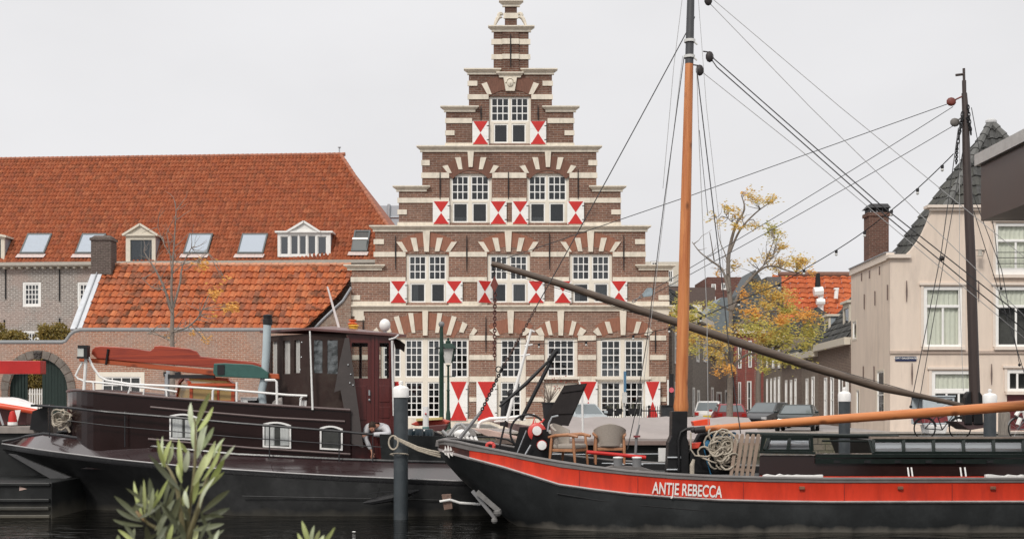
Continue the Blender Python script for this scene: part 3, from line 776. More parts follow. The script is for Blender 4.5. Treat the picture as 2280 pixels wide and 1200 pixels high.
# ================================================================== plane helpers
class Wall:
    """a vertical wall line; u measured along it"""
    def __init__(s, O, d, inward=None):
        s.O = Vector((O[0], O[1], 0)); s.d = Vector((d[0], d[1], 0)).normalized()
        n = Vector((-s.d.y, s.d.x, 0))
        if inward is not None and n.dot(Vector((inward[0], inward[1], 0))) < 0: n = -n
        s.n = n
    def u(s, px):
        k = (px - CX)/F
        return (k*s.O.y - s.O.x)/(s.d.x - k*s.d.y)
    def y(s, px): return s.O.y + s.d.y*s.u(px)
    def z(s, px, py): return CZ + (H0-py)/F*s.y(px)
    def f(s, u, w, d): p = s.O + s.d*u + s.n*d; return (p.x, p.y, w)
    def rect(s, x0, x1, y0, y1):
        a, b = sorted((s.u(x0), s.u(x1))); xm = (x0+x1)/2
        return (a, b, s.z(xm, y1), s.z(xm, y0))
def hit(px, py, p0, n):
    d = Vector(((px-CX)/F, 1, (H0-py)/F)); o = Vector((0, 0, CZ)); n = Vector(n)
    return o + d*((Vector(p0)-o).dot(n)/d.dot(n))
def fbox(m, wl, u0, u1, w0, w1, d0, d1, mi=0):
    m.hexa([wl.f(u0,w0,d0), wl.f(u1,w0,d0), wl.f(u1,w0,d1), wl.f(u0,w0,d1)], [wl.f(u0,w1,d0), wl.f(u1,w1,d0), wl.f(u1,w1,d1), wl.f(u0,w1,d1)], mi)
# ================================================================== LONG BARRACKS with red roof
a4 = R(4)
bw = Wall((X(905, 85), 85), (-math.cos(a4), math.sin(a4)), inward=(0, 1))
eave_z = Z(580, 85)
long_b = thing('long_brick_building', (X(400, 86), 86, GZ), 'long grey brick building with a huge red tiled roof, dormers and roof windows', 'building')
BGREY = mat_brick('barracks_brick', (0.29, 0.25, 0.22), (0.20, 0.165, 0.145), (0.46, 0.43, 0.40), bw=0.4, bh=0.13, ms=0.03, patch=(0.40, 0.30, 0.26), patch_amt=0.55)
WL = 42.0
bwin = [(50,91,628,683), (172,213,628,683), (52,88,736,790), (172,213,736,790)]
br_ = [bw.rect(*b) for b in bwin]
m = MB(); cells_wall(m, [(0, WL, GZ, eave_z-0.1)], br_, bw.f, 0.4); m.build('wall', BGREY, long_b)
m = MB(); fbox(m, bw, 0, 0.4, GZ, eave_z-0.1, 0.402, 14); fbox(m, bw, WL-0.4, WL, GZ, eave_z-0.1, 0.402, 14); fbox(m, bw, 0, WL, GZ, eave_z-0.1, 14.002, 14.4); m.build('rear_wall', BGREY, long_b)
for i, b in enumerate(br_):
    window(long_b, bw.f, b[0], b[1], b[2], b[3], [(b[0]+0.14, b[1]-0.14, b[2]+0.14, b[3]-0.14, 4, 4)], [(b[0]+0.1, b[0]+0.45, b[2]+0.2, b[3]-0.1)], frame=WHITE, recess=0.03, backd=0.6)
for x, y0, y1 in ((13,600,666),(133,600,670),(10,712,752),(133,708,748)):
    m = MB(); u = bw.u(x); m.tube([bw.f(u, bw.z(x,y0), -0.05), bw.f(u, bw.z(x,y1), -0.05)], 0.045, 6); m.build('wall_tie', IRON, long_b)
# gutter and brackets
GUT = mat('gutter_paint', (0.40, 0.37, 0.32), 0.6, var=0.12, scale=4)
m = MB(); fbox(m, bw, -0.4, WL+0.3, eave_z-0.20, eave_z+0.02, -0.62, -0.32); m.build('gutter', GUT, long_b)
m = MB()
fbox(m, bw, -0.2, WL, eave_z-0.26, eave_z-0.202, -0.45, 0.0)
k = 0.3
while k < WL:
    fbox(m, bw, k, k+0.16, eave_z-0.40, eave_z-0.262, -0.40, 0.0); k += 0.55
m.build('eave_bracket', mat('bracket_paint', (0.62, 0.57, 0.48), 0.6), long_b)
# roof
TBIG = mat_tile('roof_tile_red', [(0.27,0.072,0.032),(0.33,0.095,0.042),(0.29,0.085,0.042),(0.37,0.125,0.060),(0.25,0.075,0.042),(0.32,0.092,0.040)], dirt=(0.11,0.05,0.03), dirt_amt=0.5, dirt_lo=0.52, dirt_scale=1.6)
rd, rh = 7.1, 0
ridge_z = Z(345, 92.1)
Vr = (bw.n*rd + Vector((0, 0, ridge_z-eave_z))); Lr = Vr.length; Vr = Vr.normalized()
rp0 = Vector(bw.f(WL+0.3, eave_z, -0.35))
Wd = WL + 0.6
hip = 6.2
pantiles('roof', rp0, -bw.d, Vr, Wd, Lr, 0.27, 0.43, TBIG, long_b, right=lambda v: Wd - hip*v/Lr, amp=0.085, lip=0.035)
# far slope and hip end
hp = Vector(bw.f(-0.3, eave_z, -0.35)); ra = rp0 - bw.d*(Wd-hip) + Vr*Lr
hb = Vector(bw.f(-0.3, eave_z, 14.5))
m = MB(); m.add([hp, hb, ra], [(0, 1, 2)]); m.add([rp0, rp0+bw.n*14.8, rp0+Vr*Lr], [(0, 1, 2)]); m.add([hb, rp0+bw.n*14.8, rp0+Vr*Lr, ra], [(0, 1, 2, 3)])
m.build('roof_back', mat('far_roof', (0.34, 0.12, 0.07), 0.8), long_b)
m = MB()
for i in range(110):     # ridge tiles
    a = rp0 + Vr*Lr - bw.d*(i*0.36)
    if (a - (rp0+Vr*Lr)).length > Wd-hip: break
    m.tube([a + Vector((0,0,0.03)), a - bw.d*0.37 + Vector((0,0,0.05))], [0.13, 0.145], 8)
hv = ra - hp
for i in range(30):
    m.tube([hp + hv*(i/30.0), hp + hv*((i+1.05)/30.0)], [0.15, 0.13], 8)
m.build('ridge_tile', mat('ridge_tile_red', (0.34, 0.13, 0.075), 0.8, var=0.3, scale=3), long_b, smooth=True)
m = MB(); a = ra + Vector((-0.1, 0, 0)); m.tube([a, a+Vector((0, 0, 0.55))], 0.05, 6); m.lathe([(0.02,0.5),(0.12,0.52),(0.12,0.58),(0.02,0.6)], a, 8); m.build('vent_pipe', GALV, long_b)
rn = (-bw.d).cross(Vr).normalized()
if rn.z < 0: rn = -rn
SKYG = mat_glass('glass_skylight', (0.85, 0.87, 0.90), 0.35, 0.04)
WINF = mat('anthracite_frame', (0.10, 0.11, 0.11), 0.5)
def skylight(x0, x1, yt, yb, open_=False):
    a = hit(x0, yb, rp0, rn); b = hit(x1, yb, rp0, rn)
    hgt = (hit(x0 + (yb-yt)*0.36, yt, rp0, rn) - a).dot(Vr)
    U = (b-a).normalized(); w = (b-a).length
    def mp(u, v, d): return tuple(a + U*u + Vr*v + rn*(0.20-d))
    m = MB(); cells_wall(m, [(0, w, 0, hgt)], [(0.10, w-0.10, 0.12, hgt-0.14)], mp, 0.22); fr = m.build('roof_window', WINF, long_b)
    if open_:
        m = MB(); cells_wall(m, [(0.08, w-0.08, 0.1, hgt*0.5)], [], lambda u, v, d: mp(u, v, d+0.03 - (v-0.1)*0.3), 0.05); m.build('sash', WINF, fr)
        m = MB(); cells_wall(m, [(0.02, w-0.02, hgt*0.42, hgt*0.5)], [], lambda u, v, d: mp(u, v, d - 0.25), 0.05); m.build('open_edge', WHITE, fr)
        m = MB(); m.add([mp(0.1,0.12,0.05), mp(w-0.1,0.12,0.05), mp(w-0.1,hgt-0.14,0.05), mp(0.1,hgt-0.14,0.05)], [(0,1,2,3)]); m.build('dark_opening', DARK, fr)
    else:
        m = MB(); m.add([mp(0.1,0.12,0.008), mp(w-0.1,0.12,0.008), mp(w-0.1,hgt-0.14,0.008), mp(0.1,hgt-0.14,0.008)], [(0,1,2,3)]); m.build('pane', SKYG, fr, fix=False)
        m = MB(); m.add([mp(0.1,0.12,0.022), mp(w-0.1,0.12,0.022), mp(w-0.1,hgt-0.14,0.022), mp(0.1,hgt-0.14,0.022)], [(0,1,2,3)]); m.build('reflection_sheet', mat('pale_sky_reflection', (0.60,0.63,0.66), 0.7, bump=0, var=0.02), fr)  # pale sheet under the pane, its colour imitates reflected sky
    m = MB(); m.add([mp(-0.15,0.0,0.09), mp(w+0.1,0.0,0.09), mp(w+0.05,-0.38,0.05), mp(-0.2,-0.38,0.05)], [(0,1,2,3)]); m.build('lead_apron', mat('apron_lead', (0.55,0.45,0.42), 0.6, var=0.2, scale=10), fr)
for x0, x1 in ((45,100), (168,222), (409,463), (529,587)): skylight(x0, x1, 524, 568)
skylight(782, 818, 517, 563, True)
def dormer(x0, x1, yb, yt, ped, lights, frame, cheek, ptop, deep=0.5, wide=False):
    a = hit((x0+x1)/2, yb, rp0, rn); Yf = a.y - 0.05
    u0, u1, zb, zt = X(x0, Yf), X(x1, Yf), Z(yb, Yf), Z(yt, Yf)
    mp = lambda u, w, d: (u, Yf + d, w)
    hs = [(X(l[0], Yf), X(l[1], Yf), Z(l[3], Yf), Z(l[2], Yf), l[4], l[5]) for l in lights]
    root = thing('dormer', ((u0+u1)/2, Yf, zb)) if False else None
    m = MB(); cells_wall(m, [(u0, u1, zb, zt)], [h[:4] for h in hs], mp, 0.12)
    dz = zt - zb; dp = dz/math.tan(math.atan2(ridge_z-eave_z, rd)) + 0.6
    top = m.build('dormer', frame, long_b)
    m = MB()
    for (ua, ub) in ((u0+0.02, u0+0.1), (u1-0.1, u1-0.02)):
        m = MB(); m.extr([(ua, Yf+0.122, zb), (ua, Yf+0.122, zt), (ua, Yf+dp, zt)], (ub-ua, 0, 0)); m.build('cheek', cheek, top)
    m = MB()
    xm = (u0+u1)/2; zp = Z(ptop, Yf); pl, pr_ = (u0-0.14, u1+0.14) if not wide else (X(x0+22, Yf), X(x1-24, Yf))
    m.prism([(pl, zt), (pr_, zt), (xm, zp)], Yf-0.06, Yf+dp+0.7)
    m.beam((pl-0.05, Yf-0.14, zt+0.02), (xm, Yf-0.14, zp+0.06), 0.16, 0.14, up=(0, 0, 1)); m.beam((pr_+0.05, Yf-0.14, zt+0.02), (xm, Yf-0.14, zp+0.06), 0.16, 0.14)
    m.box(u0-0.16, u1+0.16, Yf-0.16, Yf+dp, zt-0.02, zt+0.10)
    m.build('pediment', frame, top)
    for h in hs:
        m = MB()
        i1 = []
        bar = 0.06; s = 0.05; pw = (h[1]-h[0]-2*s-(h[4]-1)*bar)/h[4]
        for i in range(h[4]): i1.append((h[0]+s+i*(pw+bar), h[0]+s+i*(pw+bar)+pw, h[2]+s, h[3]-s))
        cells_wall(m, [(h[0]+0.002, h[1]-0.002, h[2]+0.002, h[3]-0.002)], i1, lambda u, w, d: mp(u, w, 0.05+d), 0.05)
        m.build('sash', WINF if not wide else WHITE, top)
    m = MB(); m.box(u0+0.1, u1-0.1, Yf+0.09, Yf+0.094, zb+0.05, zt-0.05); m.build('pane', GLASSR if wide else GLASS, top)
    m = MB(); m.box(u0+0.1, u1-0.1, Yf+0.3, Yf+0.32, zb, zt); m.build('curtain', CURTW if wide else mat('dim_curtain', (0.3,0.3,0.3), 0.9), top)
    return top
OFFW = mat('pale_wood_paint', (0.66, 0.60, 0.50), 0.6, var=0.08)
dormer(280, 346, 584, 525, None, [(290,338,534,582,2,1)], OFFW, LEAD, 502)
dormer(618, 736, 572, 518, None, [(624,642,526,567,1,1),(647,664,524,567,1,1),(666,682,524,567,1,1),(685,703,524,567,1,1),(707,727,526,567,1,1)], WHITE, LEAD, 496, wide=True)
dormer(-70, 10, 580, 528, None, [(-62,2,532,578,2,1)], OFFW, LEAD, 520)
# steel and glass roof behind
m = MB()
m.hexa([P(826,512,99), P(900,512,99), P(900,512,104), P(826,512,104)], [P(826,458,99), P(900,458,99), P(900,458,104), P(826,458,104)])
gb = m.build('grey_roof_block', mat('pale_blue_metal', (0.42, 0.46, 0.50), 0.4, var=0.05), None)
tag(gb, 'pale blue grey metal roof block peeping out between the red roof and the stepped gable', 'roof block')
m = MB(); m.tube([P(864,512,98.9), P(866,455,98.9)], 0.13, 6); m.tube([P(826,484,98.95), P(900,484,98.95)], 0.05, 6)
m.build('seam', GALV, gb)

# ================================================================== LEAN-TO behind the garden wall
WY = 68.0
TLOW = mat_tile('roof_tile_orange', [(0.42,0.115,0.045),(0.50,0.15,0.06),(0.34,0.10,0.05),(0.52,0.18,0.08),(0.28,0.11,0.07),(0.46,0.125,0.05),(0.18,0.095,0.065)], dirt=(0.055,0.04,0.03), dirt_amt=0.75, dirt_lo=0.55, dirt_scale=1.1)
lean = thing('low_tiled_building', (X(480, 70), 70, GZ), 'low building with an orange pantile roof just behind the garden wall', 'building')
ez = Z(737, WY+0.9); e0 = Vector((X(180, WY+0.9), WY+0.9, ez)); rz_ = Z(592, WY+5.0)
Vl = Vector((0, 4.1, rz_-ez)); Ll = Vl.length
wl_ = X(781, WY+5.0) - e0.x + 0.3
pantiles('roof', e0, (1, 0, 0), Vl, wl_, Ll, 0.335, 0.565, TLOW, lean, amp=0.075, lip=0.075, seg=8, right=lambda v: wl_ - 2.4*(1-v/Ll)**1.6)
m = MB()
for i in range(34): m.tube([(e0.x+i*0.42, WY+5.0, rz_+0.03), (e0.x+i*0.42+0.43, WY+5.0, rz_+0.05)], [0.13, 0.15], 8)
m.build('ridge_tile', mat('ridge_tile_pale', (0.52, 0.24, 0.14), 0.75, var=0.2, scale=3), lean, smooth=True)
m = MB(); nl = Vector((0, -(rz_-ez), 4.1)).normalized()
a = e0 + Vector((-0.55, 0, 0)); b = a + Vl
m.hexa([a+nl*0.02, a+nl*0.02+Vector((0.62,0,0)), b+nl*0.02+Vector((0.62,0,0)), b+nl*0.02], [a+nl*0.16, a+nl*0.16+Vector((0.62,0,0)), b+nl*0.16+Vector((0.62,0,0)), b+nl*0.16])
m.build('verge_flashing', mat('pale_zinc', (0.55, 0.57, 0.60), 0.45, var=0.1, scale=2), lean)
m = MB(); m.tube([a+nl*0.2+Vector((0.33,0,0)), b+nl*0.2+Vector((0.33,0,0))], 0.05, 6); m.build('flashing_seam', GALV, lean)
m = MB(); m.extr([e0+Vector((0.05,0,-0.1)), e0+Vector((0.05,4.1,rz_-ez-0.1)), Vector((e0.x+0.05, WY+5, GZ)), Vector((e0.x+0.05, WY+0.9, GZ))], (0.3,0,0))
m.box(e0.x+0.05, e0.x+wl_-0.3, WY+5.0, WY+5.3, GZ, rz_-0.1)
m.build('wall', BGREY, lean)
m = MB()
cx0, cx1, cz0, cz1 = X(205, WY+4.4), X(250, WY+4.4), Z(592, WY+4.4)-0.5, Z(536, WY+4.4)
m.box(cx0, cx1, WY+4.2, WY+5.2, cz0, cz1)
m.box(cx0-0.06, cx1+0.06, WY+4.14, WY+5.26, cz1, cz1+0.14)
m.hexa([(cx0-0.02,WY+4.2,cz1+0.14),(cx1+0.02,WY+4.2,cz1+0.14),(cx1+0.02,WY+5.2,cz1+0.14),(cx0-0.02,WY+5.2,cz1+0.14)], [(cx0+0.15,WY+4.4,cz1+0.3),(cx1-0.15,WY+4.4,cz1+0.3),(cx1-0.15,WY+5,cz1+0.3),(cx0+0.15,WY+5,cz1+0.3)])
m.build('chimney', mat_brick('chimney_brick', (0.12, 0.09, 0.08), (0.09, 0.07, 0.06), (0.20, 0.17, 0.15), bw=0.3, bh=0.1), lean)
# ================================================================== GARDEN WALL
GW = mat_brick('garden_wall_brick', (0.42, 0.215, 0.145), (0.33, 0.16, 0.105), (0.48, 0.38, 0.31), bw=0.34, bh=0.11, ms=0.018, patch=(0.36, 0.29, 0.25), patch_amt=0.55)
gw = thing('garden_wall', (X(350, WY), WY, GZ), 'long old pink brick garden wall with an arched gateway and a curved grey coping', 'wall')
wx = lambda p: X(p, WY)
wz = lambda p: Z(p, WY)
arc = [(wx(85) + (wx(151)-wx(85))*math.cos(t), wz(868) + (wz(797)-wz(868))*math.sin(t)) for t in [math.pi*i/20 for i in range(21)]]
outl = [(wx(-260), GZ), (wx(-260), wz(766)), (wx(140), wz(766)), (wx(150), wz(758)), (wx(157), wz(748)), (wx(168), wz(741)), (wx(180), wz(738)), (wx(205), wz(738)), (wx(205), GZ), (wx(151), GZ)] + arc + [(wx(19), GZ)]
m = MB(); m.prism(outl, WY, WY+0.5)
wo = [(wx(213), wx(322), wz(889), wz(828))]
cells_wall(m, [(wx(205), wx(781), GZ, wz(738))], wo, lambda u, w, d: (u, WY+d, w), 0.5)
m.build('wall', GW, gw)
m = MB()
m.tube([(wx(x), WY+0.1, wz(y)) for x, y in ((-260,762),(60,762),(138,762),(146,760),(151,753),(157,745),(166,738),(178,734.5),(400,734.5),(690,735))], 0.14, 6)
m.build('coping', mat('coping_grey', (0.22, 0.225, 0.23), 0.6, var=0.15), gw)
m = MB()
for i in range(13):
    t0, t1 = math.pi*i/13+0.01, math.pi*(i+1)/13-0.01
    rr = lambda t, k: (wx(85) + (wx(151)-wx(85)+k)*math.cos(t), wz(868) + (wz(797)-wz(868)+k)*math.sin(t))
    m.prism([rr(t0, 0.0), rr(t0, 0.42), rr((t0+t1)/2, 0.42), rr(t1, 0.42), rr(t1, 0.0)], WY-0.06, WY+0.02)
m.box(wx(152), wx(166), WY-0.06, WY+0.02, GZ, wz(868)); m.box(wx(4), wx(18), WY-0.06, WY+0.02, GZ, wz(868))
m.build('arch_stone', mat('weathered_stone', (0.17, 0.145, 0.125), 0.85, var=0.3, scale=5, stain=(0.05,0.045,0.04)), gw)
m = MB(); m.prism([(wx(76), wz(783)), (wx(94), wz(783)), (wx(91), wz(800)), (wx(79), wz(800))], WY-0.14, WY)
m.tube([(wx(78), WY-0.15, wz(788)), (wx(82), WY-0.17, wz(785)), (wx(84), WY-0.15, wz(792)), (wx(80), WY-0.15, wz(796))], 0.05, 5)
m.tube([(wx(86), WY-0.15, wz(787)), (wx(91), WY-0.17, wz(786)), (wx(88), WY-0.15, wz(792)), (wx(91), WY-0.15, wz(795))], 0.05, 5)
m.build('keystone', mat('dark_stone', (0.07, 0.06, 0.055), 0.85, var=0.3), gw)
b = wo[0]
window(gw, lambda u, w, d: (u, WY+d, w), *b, [(b[0]+0.35, b[1]-0.2, b[2]+0.3, b[3]-0.25, 4, 2)], [(b[0]+0.3, b[1]-0.2, b[2]+0.25, b[3]-0.3)], frame=CREAM2, recess=-0.03, backd=0.5, curt_mat=mat('beige_blind', (0.42,0.38,0.30), 0.8))
GD = mat('gate_green', (0.014, 0.026, 0.022), 0.5, var=0.15, scale=3, bump=0.1)
m = MB()
for i in range(9): m.box(wx(91)+i*0.17, wx(91)+i*0.17+0.16, WY+0.2+0.01*(i%2), WY+0.3, GZ, wz(799)-0.03*i**1.5 if i < 8 else wz(835))
m.build('gate_leaf', GD, gw)
m = MB(); m.box(wx(19), wx(22), WY+0.2, WY+0.3, GZ, wz(840))
for i in range(5): m.box(wx(22)+i*0.155, wx(22)+i*0.155+0.15, WY+0.25+0.05*i, WY+0.35+0.05*i, GZ, wz(826)+0.08*i)
m.build('gate_leaf', GD, gw)
def drain(x, y0, y1, Y, parent, r=0.06):
    m = MB(); m.tube([(X(x, Y), Y, Z(y0, Y)), (X(x, Y), Y, Z(y1, Y))], r, 8); m.build('drainpipe', LEAD, parent)
drain(375, 818, 905, WY-0.12, gw, 0.13)
m = MB(); m.box(wx(366), wx(402), WY-0.2, WY, wz(838), wz(828)); m.build('iron_plate', IRON, gw)
# ================================================================== BEIGE CORNER HOUSE
BY = 63.0
beige = thing('beige_corner_house', (X(2140, BY), BY, GZ), 'beige plastered corner house with white sash windows and a steep dark tiled roof', 'house')
BEI = mat('beige_plaster', (0.69, 0.58, 0.485), 0.8, var=0.06, scale=1.2, bump=0.08, stain=(0.50, 0.42, 0.36), stain_amt=0.6, stain_scale=0.9, stretch=(1.6,1.6,0.35))
BTRIM = mat('beige_trim', (0.70, 0.61, 0.53), 0.7, var=0.05)
fx = lambda p: X(p, BY)
fz = lambda p: Z(p, BY)
fmap = lambda u, w, d: (u, BY+d, w)
bwd = [  # opening, lights
 ((2056,2143,638,772), [(2064,2136,645,680,1,1),(2064,2136,684,768,2,1)], [(2064,2136,646,680),(2066,2136,684,767)]),
 ((2216,2310,638,772), [(2223,2303,645,680,1,1),(2223,2303,684,768,2,1)], [(2223,2303,646,680)]),
 ((2216,2310,497,612), [(2222,2303,503,534,1,1),(2222,2303,538,598,2,1)], [(2222,2303,503,598)]),
 ((2074,2168,825,940), [(2082,2162,832,866,1,1),(2082,2162,875,935,3,1)], [(2082,2162,832,866)]),
 ((2242,2330,822,871), [(2248,2322,830,866,4,1)], [])]
bh = [(fx(a[0]), fx(a[1]), fz(a[3]), fz(a[2])) for a, b, c in bwd] + [(fx(2242), fx(2330), fz(958), fz(871))]
m = MB()
cells_wall(m, [(fx(1982), fx(2500), GZ, fz(590)), (fx(2075), fx(2500), fz(590), fz(470))], bh, fmap, 0.35)
prof = [(1982,590),(1982,574),(1996,572),(2016,569),(2030,556),(2044,538),(2056,518),(2066,496),(2075,470),(2075,590)]
m.prism([(fx(x), fz(y)) for x, y in prof], BY, BY+0.35)
m.build('front_wall', BEI, beige)
# side wall along the street
sw = Wall((fx(1982), BY+0.352), (X(1895, 71.4)-fx(1982), 71.4-BY-0.352), inward=(1, 0))
su = sw.u(1895); stz = fz(577)
side_h = [sw.rect(1898,1908,712,758), sw.rect(1952,1969,822,935), sw.rect(1906,1914,865,940)]
m = MB(); cells_wall(m, [(0, su, GZ, stz)], side_h, sw.f, 0.35); m.build('side_wall', BEI, beige)
for i, b in enumerate(side_h):
    window(beige, sw.f, *b, [(b[0]+0.08, b[1]-0.08, b[2]+0.1, b[3]-0.1, 1, 2 if i == 1 else 1)], [], frame=OFFW, recess=-0.02, backd=0.5, glass=GLASSR)
m = MB()
fbox(m, sw, -0.05, su, stz, stz+0.35, -0.1, 0.3)
m.build('parapet_coping', BTRIM, beige)
m = MB(); fbox(m, sw, -0.05, su, stz+0.352, stz+0.40, -0.16, 0.36); m.build('parapet_lead', LEAD, beige)
m = MB()
m.box(fx(1976), fx(2026), BY-0.22, BY+0.3, fz(575), fz(567)); m.build('shoulder_cap', BTRIM, beige)
m = MB(); m.box(fx(2062), fx(2500), BY-0.3, BY+0.4, fz(464), fz(458)); m.box(fx(2068), fx(2500), BY-0.18, BY+0.0, fz(470), fz(464)-0.002); m.build('cornice', BTRIM, beige)
m = MB(); m.box(fx(1980), fx(2500), BY-0.09, BY-0.001, fz(787), fz(781)); m.build('string_course', mat('string_course', (0.45,0.36,0.30), 0.8), beige)
for (a, b, c) in bwd:
    x0, x1, y0, y1 = a
    L_ = [(fx(l[0]), fx(l[1]), fz(l[3]), fz(l[2]), l[4], l[5]) for l in b]
    window(beige, fmap, fx(x0), fx(x1), fz(y1), fz(y0), L_, [(fx(q[0]), fx(q[1]), fz(q[3]), fz(q[2])) for q in c], frame=WHITE, recess=0.02, bar=0.10, backd=0.7, curt_mat=mat('pale_roller_blind', (0.74,0.74,0.66), 0.8, var=0.05), sash_w=0.03, glass=mat_glass('glass_clear', (0.92,0.94,0.92), 0.18))
    m = MB()
    m.box(fx(x0-6), fx(x0)-0.002, BY-0.05, BY+0.05, fz(y1), fz(y0-3)); m.box(fx(x1)+0.002, fx(x1+6), BY-0.05, BY+0.05, fz(y1), fz(y0-3)); m.box(fx(x0-10), fx(x1+10), BY-0.12, BY+0.05, fz(y0-3)+0.002, fz(y0-8))
    if y1 < 900: m.box(fx(x0-4), fx(x1+4), BY-0.2, BY+0.05, fz(y1+7), fz(y1)-0.002)
    m.build('window_surround', BTRIM, beige)
m = MB(); m.box(fx(2242), fx(2330), BY+0.1, BY+0.14, fz(958), fz(872.5)); dr = m.build('door', mat('dark_red_door', (0.10, 0.012, 0.014), 0.4), beige)
m = MB(); m.box(fx(2256), fx(2282), BY+0.08, BY+0.099, fz(945), fz(890)); m.box(fx(2288), fx(2314), BY+0.08, BY+0.099, fz(945), fz(890)); m.build('door_panel', MATS['dark_red_door'], dr)
for x, y0, y1 in ((2018,625,672),(2178,625,671),(2030,808,856),(2207,810,856)):
    m = MB(); m.tube([(fx(x), BY-0.06, fz(y0)), (fx(x), BY-0.06, fz((y0+y1)/2)), (fx(x), BY-0.06, fz(y1))], [0.02, 0.045, 0.02], 6); m.build('wall_tie', mat('rusty_tie', (0.14,0.10,0.09), 0.7), beige)
for x, y0, y1 in ((1926,655,688),(1950,648,680),(1978,634,668),(1920,608,626),(1938,602,620),(1960,593,612),(1924,815,850),(1948,815,850)):
    m = MB(); u = sw.u(x); m.tube([sw.f(u, sw.z(x,y0), -0.05), sw.f(u, sw.z(x,y1), -0.05)], 0.03, 6); m.build('wall_tie', MATS['rusty_tie'], beige)
# guard rails on the top window
for y in (575, 588, 563):
    m = MB(); m.tube([(fx(2216), BY-0.2, fz(y)), (fx(2312), BY-0.2, fz(y))], 0.02, 6); m.build('guard_rail', IRON, beige)
# steep roof
TDARK = mat_tile('roof_tile_dark', [(0.055,0.055,0.055),(0.085,0.085,0.083),(0.07,0.07,0.068),(0.10,0.10,0.097),(0.045,0.047,0.047)], dirt=(0.12,0.12,0.10), dirt_amt=0.4)
C1 = Vector((X(2052, 63.6), 63.6, Z(567, 63.6))); C2 = Vector((X(1985, 68), 68.0, Z(571, 68))); A_ = P(2206, 276, 67.2)
def tri_roof(name, B0, B1, A, tw, th, matl, parent, amp=0.08, lip=0.07):
    U = (B1-B0); w = U.length; U = U.normalized(); AV = A-B0; au = AV.dot(U); V = AV - U*au; L = V.length
    return pantiles(name, B0, U, V, w, L, tw, th, matl, parent, left=lambda v: au*v/L, right=lambda v: w-(w-au)*v/L, amp=amp, lip=lip)
tri_roof('roof', C2, C1, A_, 0.36, 0.62, TDARK, beige)
C3 = Vector((2*A_.x - C1.x, 63.6, C1.z))
tri_roof('roof', C1, C3, A_, 0.42, 0.60, TDARK, beige)
C4_ = Vector((2*A_.x-C2.x, 71, C2.z)); C5 = Vector((C2.x, 68.1, C2.z))
m = MB(); m.add([C3, C4_, A_], [(0, 1, 2)]); m.add([C4_, C5, A_], [(0, 1, 2)]); m.build('roof_back', mat('dark_roof_back', (0.07,0.07,0.07), 0.8), beige)
for (p, q, nn) in ((C1, A_, 18), (C3, A_, 18)):
    m = MB(); d = q-p
    for i in range(nn): m.tube([p + d*(i/nn) + Vector((0,-0.02,0.08)), p + d*((i+1.08)/nn) + Vector((0,-0.02,0.08))], [0.22, 0.17], 8)
    m.build('hip_tile', mat('hip_tile', (0.11,0.11,0.105), 0.7, var=0.25, scale=3), beige, smooth=True)
m = MB(); m.ball(A_+Vector((0,-0.05,0.1)), 0.25, 8, sc=(1.3,1,0.7)); m.build('roof_cap', mat('pale_lead', (0.5,0.5,0.5), 0.5), beige, smooth=True)
# chimney
m = MB(); CY_ = 67.5
m.box(X(1935,CY_), X(1979,CY_), CY_, CY_+1.0, Z(600,CY_), Z(481,CY_)); m.box(X(1932,CY_), X(1982,CY_), CY_-0.06, CY_+1.06, Z(481,CY_)+0.001, Z(473,CY_))
ch = m.build('chimney', mat_brick('chimney_red', (0.16,0.075,0.055), (0.12,0.06,0.045), (0.22,0.17,0.14), bw=0.3, bh=0.1), beige)
m = MB()
for x in (1936,1950,1964,1977): m.box(X(x,CY_), X(x+2.5,CY_), CY_, CY_+0.9, Z(473,CY_)+0.002, Z(463,CY_))
m.build('cap_post', mat('dark_slab', (0.04,0.04,0.042), 0.6), ch)
m = MB(); m.hexa([(X(1931,CY_),CY_-0.1,Z(463,CY_)),(X(1983,CY_),CY_-0.1,Z(463,CY_)),(X(1983,CY_),CY_+1.1,Z(463,CY_)),(X(1931,CY_),CY_+1.1,Z(463,CY_))], [(X(1940,CY_),CY_+0.1,Z(453,CY_)),(X(1978,CY_),CY_+0.1,Z(453,CY_)),(X(1978,CY_),CY_+0.9,Z(453,CY_)),(X(1940,CY_),CY_+0.9,Z(453,CY_))])
m.build('cap_slab', MATS['dark_slab'], ch)
# street name plate
sign = thing('street_name_plate', (fx(2016), BY-0.05, fz(804)), 'small dark blue street name plate with white lettering on the beige house front', 'sign')
m = MB(); m.box(fx(1993), fx(2040), BY-0.04, BY-0.002, fz(804), fz(793)); m.build('plate', mat('sign_blue', (0.012,0.02,0.07), 0.35), sign)
def text(name, body, loc, size, matl, parent, rot=(R(90),0,0), ext=0.002, sx=1.0, bold=0.0, align='CENTER'):
    cu = bpy.data.curves.new(name, 'FONT'); cu.body = body; cu.size = size; cu.extrude = ext; cu.align_x = align; cu.align_y = 'CENTER'; cu.offset = bold
    o = bpy.data.objects.new(name, cu); scene.collection.objects.link(o)
    o.rotation_euler = rot; o.scale = (sx, 1, 1)
    bpy.context.view_layer.update()
    dg = bpy.context.evaluated_depsgraph_get(); me = bpy.data.meshes.new_from_object(o.evaluated_get(dg)); 
    o2 = bpy.data.objects.new(name, me); scene.collection.objects.link(o2); bpy.data.objects.remove(o)
    Mx = Matrix.Translation(Vector(loc)) @ Matrix.Rotation(rot[2],4,'Z') @ Matrix.Rotation(rot[1],4,'Y') @ Matrix.Rotation(rot[0],4,'X') @ Matrix.Diagonal((sx,1,1,1))
    me.transform(Mx)
    me.materials.clear(); me.materials.append(matl)
    if parent is not None:
        top = parent
        while top.parent is not None: top = top.parent
        me.transform(Matrix.Translation(-WLOC.get(top.name, Vector((0,0,0))))); o2.parent = parent
    return o2
